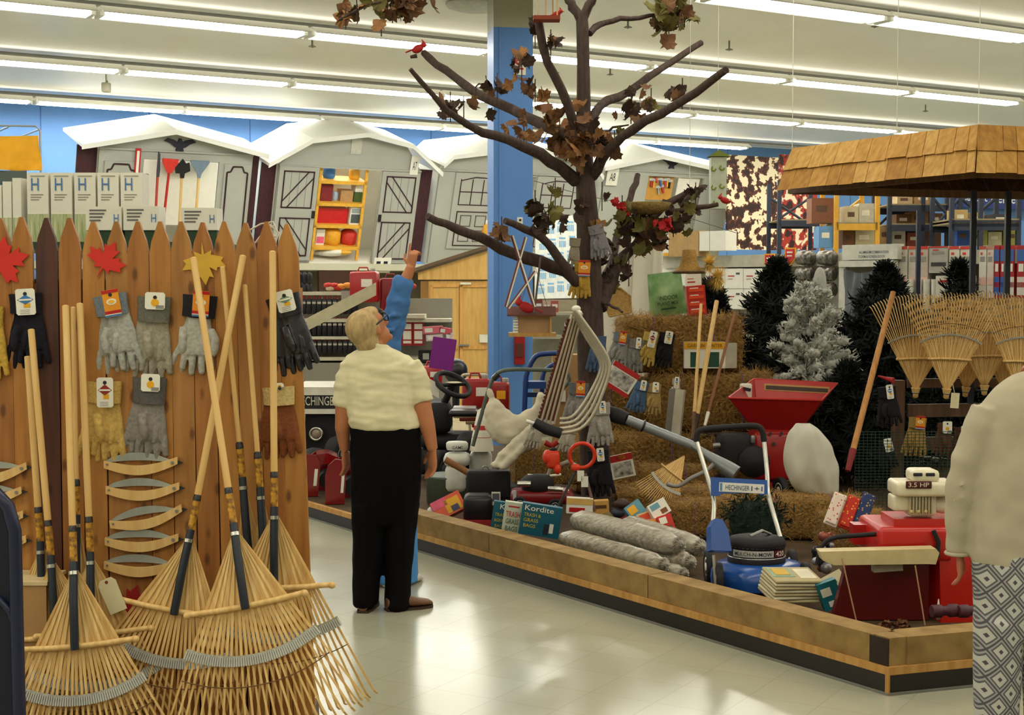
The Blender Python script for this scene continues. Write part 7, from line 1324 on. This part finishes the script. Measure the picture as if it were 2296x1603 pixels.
q.build('wire_netting', label='dark green wire garden netting standing before the rail fence', cat='netting')
ig('black gloves with white card hanging by the red lever on the right', 1992, 868, 10.4, 1.2, -8, '120f14', None, 'blue', .05, .105, var=0); ig('black gloves with pale card behind the green netting', 1988, 988, 10.4, .9, -14, '151216', None, 'white', .06, .10, var=1)
ig('tan gloves with white and red card on the rail fence', 2062, 938, 10.7, 1.2, 4, '9c8044', None, 'orange', .07, .10, var=0, pitch=0); ig('brown gloves with white card at the right of the rail fence', 2122, 950, 10.7, 1.0, 0, '5c3824', None, 'white', .07, .09, var=1); ig('brown glove beside the sleeve of the person at right', 2160, 960, 10.7, 1.1, 0, '4a3022', None, 'white', .05, .05, var=0)
MB(M('a01a1c')).tube([P(1969, 843, 10.4), P(1985, 848, 10.4), P(2003, 853, 10.35)], [.006, .012, .022], seg=8).build('red_lever', label='red curved lever on top of the right fence post', cat='lever')
q = MB(CREAM).rect(facing(2141, 898, 10.2, 0, 0, 4).m, -.03, -.055, .06, .11, .003); q.cyl(P(2140, 880, 10.2), P(2136, 860, 10.25), .002, seg=4); q.build('price_tag', label='blank cream tag hanging below the second upturned rake', cat='tag')
# ceiling details
for px, py, L in ((1797, 0, 0),): pass
for k, (a, b, L) in enumerate(((700, 105, 21.3), (1408, 62, 14.5), (1635, 112, 16), (1962, 60, 12.5), (2075, 250, 24), (240, 198, 22), (1368, 168, 20))):
    p = W(a, b, L); p = ray(a, b); p = CAM+p*((ZC-.12-CH)/p.z); q = MB(M('8a8878', .4, .5)); q.cyl((p.x, p.y, ZC), (p.x, p.y, ZC-.10), .012, seg=6); q.lathe([(.05, 0), (.05, .006), (.015, .02)], (p.x, p.y, ZC-.12), Z, seg=10); q.box((p.x, p.y, ZC-.115), (.012, .07, .03)); q.build('fire_sprinkler', label='small ceiling fire sprinkler, %s from the left' % ('second', 'fourth', 'fifth', 'sixth', 'seventh', 'first', 'third')[k], cat='sprinkler', group='fire sprinklers on the ceiling')
d_ = ray(1068, 16); p = CAM+d_*((ZC-.05-CH)/d_.z); MB(M('c9c9bc')).lathe([(.05, -.05), (.2, -.04), (.33, .0), (.35, .03), (.3, .05)], p, Z, seg=28).build('ceiling_diffuser', label='round white air diffuser on the ceiling left of the column', cat='air diffuser')
d_ = ray(238, 196); p = CAM+d_*((4.7-CH)/d_.z); MB(M('c2bda4')).rbox(p, (.12, .12, .14), .02).cyl(p+Z*.07, V3((p.x, p.y, ZC)), .01).build('ceiling_speaker', label='small beige box hanging from the ceiling at left', cat='speaker')
MB(M('6a6a66')).tube(smooth([P(1197, 405, 12), P(1320, 440, 12), P(1480, 470, 12), P(1650, 522, 12)]), .003, seg=5).build('guy_wire', label='thin wire sagging across behind the tree trunk', cat='wire')
# ---------------------------------------------------------------- people
SKIN = mat('skin', 'b5754e', .55, 0, .08, 12); SKIN2 = mat('skin_tan', 'a8664a', .55, 0, .08, 12)
def rings(q, Y, rs, n=24, m=None):
    g = []
    for y, xl, xr, dp, *o in rs:
        a = P(xl, y, Y); b = P(xr, y, Y); c = (a+b)/2+V3((0, o[0] if o else 0, 0)); w_ = (b-a).length/2
        g.append([c+V3((w_*math.cos(t), dp/2*math.sin(t), 0)) for t in [2*math.pi*k/n for k in range(n)]])
    return q.loft(g[::-1] if g[0][0].z > g[-1][0].z else g, m)
def hand(q, wr, d, side, s=1, curl=.35, point=False):
    d = V3(d).normalized(); side = V3(side); side = (side-d*side.dot(d)).normalized(); nn = d.cross(side)
    q.tube([wr-d*.02*s, wr+d*.03*s, wr+d*.06*s, wr+d*.088*s], [.024*s, .033*s, .038*s, .036*s], seg=12, flat=.45, up=nn)
    for k, (o, l) in enumerate(((-.028, .062), (-.0095, .074), (.0095, .080), (.028, .070))):
        c_ = curl+.12*(3-k)/3; p = wr+d*.082*s+side*o*s; pts = [p]; dd = d.copy()
        if point and k == 3: c_ = .02
        elif point: c_ = 1.35
        for j in range(3): dd = (Matrix.Rotation(c_*(.8 if j else .6), 3, side) @ dd); p = p+dd*(l*(.42, .32, .26)[j])*s; pts.append(p)
        q.tube(pts, [.0095*s, .009*s, .0083*s, .006*s], seg=8)
    p = wr+d*.025*s+side*.03*s; q.tube([p, p+(d*.6+side*.7).normalized()*.035*s, p+(d*.6+side*.7).normalized()*.035*s+(d+side*.2-nn*.3).normalized()*.038*s], [.013*s, .011*s, .008*s], seg=8)
def head(q, c, f, s=1, tilt=(0, 0, 1)):
    f = V3(f).normalized(); u = V3(tilt); u = (u-f*u.dot(f)).normalized(); l = u.cross(f); rt = Matrix((f, l, u)).transposed()
    q.ell(c+u*.02*s, (.098*s, .077*s, .10*s), rot=rt, seg=20, rings=14); q.ell(c+f*.03*s-u*.055*s, (.062*s, .055*s, .06*s), rot=rt); q.ell(c+f*.075*s-u*.095*s, (.022*s, .026*s, .018*s), rot=rt)
    q.tube([c+f*.088*s+u*.012*s, c+f*.112*s-u*.025*s, c+f*.09*s-u*.035*s], [.008*s, .015*s, .008*s], seg=8)
    q.tube([c+f*.083*s+l*.022*s-u*.062*s, c+f*.094*s-u*.06*s, c+f*.083*s-l*.022*s-u*.062*s], [.005*s, .008*s, .005*s], seg=6)
    for e in (-1, 1): q.ell(c+l*e*.078*s-u*.015*s-f*.005*s, (.018*s, .009*s, .031*s), rot=rt @ Matrix.Rotation(.25*e, 3, 'Z')); q.ell(c+f*.075*s+l*e*.03*s+u*.03*s, (.016*s, .022*s, .008*s), rot=rt)
    return rt
def person(label, px, py, Y): return T('person', label, 'person', (P(px, py, Y).x, Y, 0))
# the man in the pale yellow shirt
Ym = 7.7; mn = person('man seen from behind in pale yellow shirt and black trousers, looking up', 865, 1370, Ym)
hc = P(829, 739, Ym); hf = V3((.62, .56, .48)); hu = V3((-.45, -.12, .9))
q = MB(SKIN); hr_ = head(q, hc, hf, 1.02, hu); q.tube([P(835, 765, Ym), P(838, 800, Ym)+V3((0, .01, 0))], [.058, .075], seg=16)
rings(q, Ym, ((790, 815, 880, .12), (815, 785, 920, .16), (860, 785, 920, .18), (940, 800, 925, .18), (1000, 800, 930, .2), (1120, 800, 925, .18)))
q.tube([P(835, 1100, Ym), P(826, 1250, Ym), P(822, 1352, Ym)], [.07, .05, .036]); q.tube([P(895, 1100, Ym), P(893, 1250, Ym), P(890, 1358, Ym)], [.07, .05, .036])
q.tube([P(788, 825, Ym), P(772, 900, Ym-.01), P(768, 960, Ym+.02), P(773, 1008, Ym+.06)], [.06, .05, .042, .028], seg=14); hand(q, P(773, 1008, Ym+.06), (.05, .25, -1), (.3, 1, 0), 1.05, .3)
q.tube([P(920, 825, Ym), P(942, 895, Ym), P(958, 955, Ym-.02), P(970, 1008, Ym-.02)], [.062, .056, .044, .029], seg=14); hand(q, P(970, 1008, Ym-.02), (-.02, .1, -1), (-.55, .8, 0), 1.1, .42)
q.build('body', mn, mods=REM(.0065, 3))
q = MB(mat('pale_yellow_knit', 'dbd3ae', .85, 0, .07, 18, .15))
rings(q, Ym, ((772, 820, 868, .13), (782, 802, 888, .16), (796, 778, 915, .20), (812, 766, 932, .23), (835, 763, 938, .25), (875, 768, 934, .27), (915, 775, 936, .28), (945, 781, 942, .29), (958, 786, 944, .28), (962, 790, 940, .25)))
q.tube([P(795, 822, Ym), P(778, 850, Ym), P(771, 912, Ym)], [.075, .07, .060], seg=18); q.tube([P(912, 822, Ym), P(932, 850, Ym), P(947, 902, Ym)], [.08, .077, .068], seg=18)
q.tube([P(822, 778, Ym-.03), P(842, 772, Ym-.075), P(870, 776, Ym-.03)], .014, seg=8)
wrinkle(q.build('shirt', mn, mods=REM(.009, 4)), .014, (5, 5, 17))
q = MB(mat('black_trousers', '060509', .85, 0, .15, 12, .1, spec=.12))
rings(q, Ym, ((950, 788, 942, .26), (965, 785, 944, .28), (1010, 783, 947, .30), (1060, 786, 945, .30), (1110, 789, 940, .27), (1150, 790, 936, .24), (1172, 792, 932, .2)))
rings(q, Ym-.01, ((1130, 789, 866, .22), (1200, 789, 862, .2), (1270, 791, 856, .18), (1352, 791, 850, .20), (1356, 793, 848, .18))); rings(q, Ym+.01, ((1130, 862, 939, .22), (1200, 864, 932, .2), (1270, 863, 926, .18), (1360, 862, 923, .20), (1365, 864, 921, .18)))
wrinkle(q.build('trousers', mn, mods=REM(.009, 3)), .010, (10, 10, 4))
SHO = mat('brown_shoe_leather', '6b4a2e', .45, 0, .1, 20)
for (a, b, fd) in ((822, 1372, (.12, 1, 0)), (905, 1376, (.9, .42, 0))):
    c = V3((P(a, b, Ym).x, Ym, 0)); fd = V3(fd).normalized(); l = Z.cross(fd); g = []
    for t, w_, h_ in ((-.10, .028, .05), (-.085, .036, .085), (-.03, .04, .085), (.03, .045, .065), (.09, .048, .045), (.14, .04, .035), (.165, .018, .02)):
        g.append([c+fd*t+l*w_*math.cos(k*.3927)+Z*(.012+max(0, h_*(.5+.5*math.sin(k*.3927)))) for k in range(16)])
    MB(SHO).loft(g).build('shoe', mn); q = MB(M('3a281c')).loft([[p for p in [c+fd*t+l*w_*s_+Z*z for s_, z in ((-1, 0), (1, 0), (1, .014), (-1, .014))]] for t, w_ in ((-.102, .03), (-.03, .042), (.09, .05), (.15, .04), (.168, .015))], None, True, False).build('shoe_sole', mn)
q = MB(mat('greying_blond_hair', 'b39a6c', .8, 0, .3, 40, .4, stretch=(1, 1, .3))); hf_ = hf.normalized(); u_ = hr_.col[2]; l_ = hr_.col[1]
q.ell(hc+u_*.028-hf_*.028, (.102, .093, .100), rot=hr_, seg=22, rings=14); q.ell(hc-u_*.05-hf_*.058, (.06, .078, .07), rot=hr_); q.ell(hc+u_*.07+hf_*.025, (.075, .07, .045), rot=hr_)
q.build('hair', mn, mods=REM(.008, 2))
q = MB(BLK); 
for e in (-1, 1): q.tube([hc+l_*e*.084-hf_*.005+u_*.015, hc+l_*e*.086+hf_*.05+u_*.018, hc+l_*e*.06+hf_*.10+u_*.02], .0045, seg=6); q.torus(hc+l_*e*.033+hf_*.105+u_*.015, .026, .004, hf_, None, 18, 6)
q.build('glasses', mn)
# the person in blue, pointing up
Yb = 8.35; bl = person('person in blue jacket and light blue trousers pointing up behind the man', 880, 1330, Yb)
hc2 = P(842, 733, Yb); q = MB(SKIN); hr2 = head(q, hc2, (.5, .7, .45), 1.0, (-.2, -.4, .9)); q.tube([P(842, 765, Yb), P(842, 800, Yb)], [.05, .06])
rings(q, Yb, ((795, 815, 870, .12), (830, 800, 885, .16), (1000, 810, 890, .18), (1100, 815, 910, .2))); q.tube([P(862, 1080, Yb), P(862, 1200, Yb), P(858, 1320, Yb)], [.075, .05, .035]); q.tube([P(900, 1080, Yb), P(905, 1200, Yb), P(910, 1320, Yb)], [.075, .05, .035])
q.tube([P(868, 800, Yb), P(890, 700, Yb-.05), P(908, 630, Yb-.08), P(922, 598, Yb-.08)], [.055, .045, .036, .028], seg=14); hand(q, P(922, 600, Yb-.08), (.12, 0, 1), (-.85, .5, .1), .95, .3, True)
q.tube([P(800, 810, Yb), P(798, 900, Yb), P(810, 980, Yb-.1)], [.05, .042, .028]); hand(q, P(812, 982, Yb-.1), (.4, 0, -1), (0, 1, 0), .95, .4)
q.build('body', bl, mods=REM(.0065, 3))
q = MB(mat('blue_denim_jacket', '4678b8', .8, 0, .15, 14, .2)); rings(q, Yb, ((782, 800, 880, .14), (800, 784, 895, .2), (840, 782, 895, .22), (950, 790, 900, .22), (1040, 790, 915, .24)))
q.tube(smooth([P(862, 805, Yb), P(874, 755, Yb), P(886, 705, Yb-.04), P(897, 660, Yb-.07), P(907, 622, Yb-.08)]), [.085]*3+[.078]*3+[.068]*3+[.06]*3+[.05], seg=18)
for a, b in ((870, 745), (882, 712), (893, 680)): q.tube([P(a-16, b+4, Yb-.1), P(a, b-6, Yb-.13), P(a+16, b-4, Yb-.1)], .012, seg=6)
q.tube([P(800, 815, Yb), P(796, 890, Yb), P(806, 960, Yb-.08)], [.07, .062, .05], seg=14); wrinkle(q.build('jacket', bl, mods=REM(.009, 3)), .012, (10, 10, 10))
q = MB(mat('light_blue_trousers', '4c8ed2', .8, 0, .1, 12, .1)); rings(q, Yb, ((1020, 800, 905, .22), (1080, 805, 925, .25), (1130, 815, 932, .24))); rings(q, Yb, ((1100, 820, 880, .2), (1200, 832, 886, .2), (1300, 838, 890, .24), (1303, 840, 888, .22))); rings(q, Yb+.05, ((1100, 868, 934, .2), (1200, 880, 936, .2), (1300, 888, 938, .24), (1303, 890, 936, .22)))
q.build('trousers', bl, mods=REM(.009, 2))
for a, fd in ((860, (-.3, 1, 0)), (914, (.5, 1, 0))):
    c = V3((P(a, 1320, Yb).x, Yb, 0)); fd = V3(fd).normalized(); l = Z.cross(fd); MB(M('d4d0c8', .5)).loft([[c+fd*t+l*w_*math.cos(k*.3927)+Z*(max(0, h_*(.5+.5*math.sin(k*.3927)))) for k in range(16)] for t, w_, h_ in ((-.1, .03, .06), (-.06, .038, .09), (.02, .042, .08), (.1, .042, .05), (.15, .02, .03))]).build('shoe', bl)
q = MB(mat('dark_hair', '1d1512', .7, 0, .2, 30)); q.ell(hc2+hr2.col[2]*.035-hr2.col[0]*.02, (.105, .09, .098), rot=hr2, seg=20, rings=12); q.build('hair', bl)
# the person at the right edge
Yr_ = 5.3; rp3 = person('person at the right edge in cream shirt and diamond patterned trousers', 2285, 1700, Yr_)
q = MB(SKIN2); head(q, P(2376, 745, Yr_+.06), (.4, .9, -.1), 1.0); q.tube([P(2370, 785, Yr_+.04), P(2325, 850, Yr_)], [.055, .07])
rings(q, Yr_, ((850, 2290, 2390, .14), (900, 2215, 2400, .2), (1100, 2210, 2395, .22), (1250, 2200, 2390, .24)), m=None); q.tube([P(2240, 1240, Yr_), P(2235, 1450, Yr_), P(2235, 1660, Yr_)], [.085, .06, .04]); q.tube([P(2340, 1240, Yr_), P(2340, 1450, Yr_), P(2340, 1660, Yr_)], [.085, .06, .04])
q.tube([P(2205, 950, Yr_), P(2160, 1090, Yr_+.02), P(2150, 1180, Yr_+.04), P(2152, 1238, Yr_+.06)], [.06, .048, .04, .028]); hand(q, P(2152, 1236, Yr_+.06), (.12, .1, -1), (.4, 1, 0), .95, .45)
q.tube([P(2400, 930, Yr_), P(2440, 1080, Yr_), P(2430, 1230, Yr_+.1)], [.06, .048, .028]); hand(q, P(2430, 1230, Yr_+.1), (0, .2, -1), (.3, 1, 0), .95, .4)
q.build('body', rp3, mods=REM(.0065, 3))
q = MB(mat('cream_cotton_shirt', 'b1a890', .85, 0, .06, 14, .15)); rings(q, Yr_, ((826, 2310, 2385, .14), (842, 2276, 2400, .2), (872, 2232, 2420, .24), (905, 2205, 2425, .28), (960, 2186, 2425, .30), (1050, 2180, 2415, .32), (1150, 2178, 2405, .33), (1235, 2174, 2405, .34), (1262, 2178, 2400, .33)))
q.tube(smooth([P(2225, 920, Yr_), P(2198, 985, Yr_), P(2168, 1060, Yr_+.01), P(2154, 1130, Yr_+.03), P(2147, 1205, Yr_+.05), P(2147, 1238, Yr_+.06)]), [.082]*3+[.074]*3+[.060]*3+[.054]*3+[.048]*3+[.043], seg=18); q.tube([P(2400, 920, Yr_), P(2440, 1080, Yr_), P(2432, 1220, Yr_+.1)], [.085, .065, .045], seg=16)
for a, b in ((2150, 1090), (2146, 1120), (2144, 1165)): q.tube([P(a-18, b+8, Yr_-.03), P(a, b, Yr_-.055), P(a+20, b-4, Yr_-.03)], .006, seg=6)
wrinkle(q.build('shirt', rp3, mods=REM(.009, 5)), .012, (6, 6, 6)); q = MB(MC['cream_cotton_shirt']); q.torus(P(2147, 1240, Yr_+.06), .042, .008, Z, None, 20, 6); q.build('cuff', rp3)
DM = mat('diamond_print_cloth', 'a9a7a4', .85, 0, 0, 8); nt = DM.node_tree; b = nt.nodes['Principled BSDF']; tc = nt.nodes.new('ShaderNodeTexCoord'); sx = nt.nodes.new('ShaderNodeSeparateXYZ'); nt.links.new(tc.outputs['Object'], sx.inputs[0])
def mth(op, a, b_=None):
    n_ = nt.nodes.new('ShaderNodeMath'); n_.operation = op
    for i, v in enumerate((a, b_)):
        if v is None: continue
        if isinstance(v, (int, float)): n_.inputs[i].default_value = v
        else: nt.links.new(v, n_.inputs[i])
    return n_.outputs[0]
xx = sx.outputs[0]; kx = mth('MULTIPLY', xx, 12.5); kz = mth('MULTIPLY', sx.outputs[2], 9.6)
a_ = mth('ABSOLUTE', mth('SUBTRACT', mth('FRACT', mth('ADD', kx, kz)), .5)); b2 = mth('ABSOLUTE', mth('SUBTRACT', mth('FRACT', mth('ADD', mth('SUBTRACT', kx, kz), 50)), .5)); mm = mth('MAXIMUM', a_, b2)
r = nt.nodes.new('ShaderNodeValToRGB'); r.color_ramp.interpolation = 'CONSTANT'; el = r.color_ramp.elements; el[0].position = 0; el[0].color = rgb('4c4a50'); el[1].position = .09; el[1].color = rgb('b9b9b2')
for p_, c_ in ((.29, '5a585e'), (.37, '9c9b9a'), (.45, '504e55')): e = el.new(p_); e.color = rgb(c_)
nt.links.new(mm, r.inputs[0]); nt.links.new(r.outputs[0], b.inputs['Base Color'])
q = MB(DM); rings(q, Yr_, ((1225, 2180, 2398, .32), (1280, 2182, 2402, .34), (1360, 2186, 2400, .33), (1420, 2190, 2396, .30))); rings(q, Yr_-.01, ((1380, 2187, 2292, .28), (1500, 2186, 2286, .25), (1603, 2187, 2280, .22), (1688, 2188, 2276, .22))); rings(q, Yr_+.01, ((1380, 2288, 2396, .28), (1500, 2296, 2392, .25), (1603, 2300, 2388, .22), (1688, 2302, 2386, .22)))
q.build('trousers', rp3, mods=REM(.01, 3))
for a in (2232, 2345):
    c = V3((P(a, 1690, Yr_).x, Yr_, 0)); fd = V3((.3, 1, 0)).normalized(); l = Z.cross(fd); MB(SHO).loft([[c+fd*t+l*w_*math.cos(k*.3927)+Z*(max(0, h_*(.5+.5*math.sin(k*.3927)))) for k in range(16)] for t, w_, h_ in ((-.1, .03, .06), (-.06, .038, .09), (.02, .042, .08), (.1, .042, .05), (.15, .02, .03))]).build('shoe', rp3)
q = MB(M('6a5a48', .8)); q.ell(P(2374, 733, Yr_+.035), (.088, .095, .108)); q.ell(P(2372, 765, Yr_+.02), (.06, .07, .06)); q.build('hair', rp3)
# ---------------------------------------------------------------- turn the finished place so the building lies along the world axes
for o in [o for o in COL.objects if o.name in ('bird_house_spare',)]: bpy.data.objects.remove(o)
ROT = Matrix.Rotation(-math.atan2(U.y, U.x), 4, 'Z')
for o in list(COL.objects):
    if o.parent is None: o.matrix_basis = ROT @ o.matrix_basis
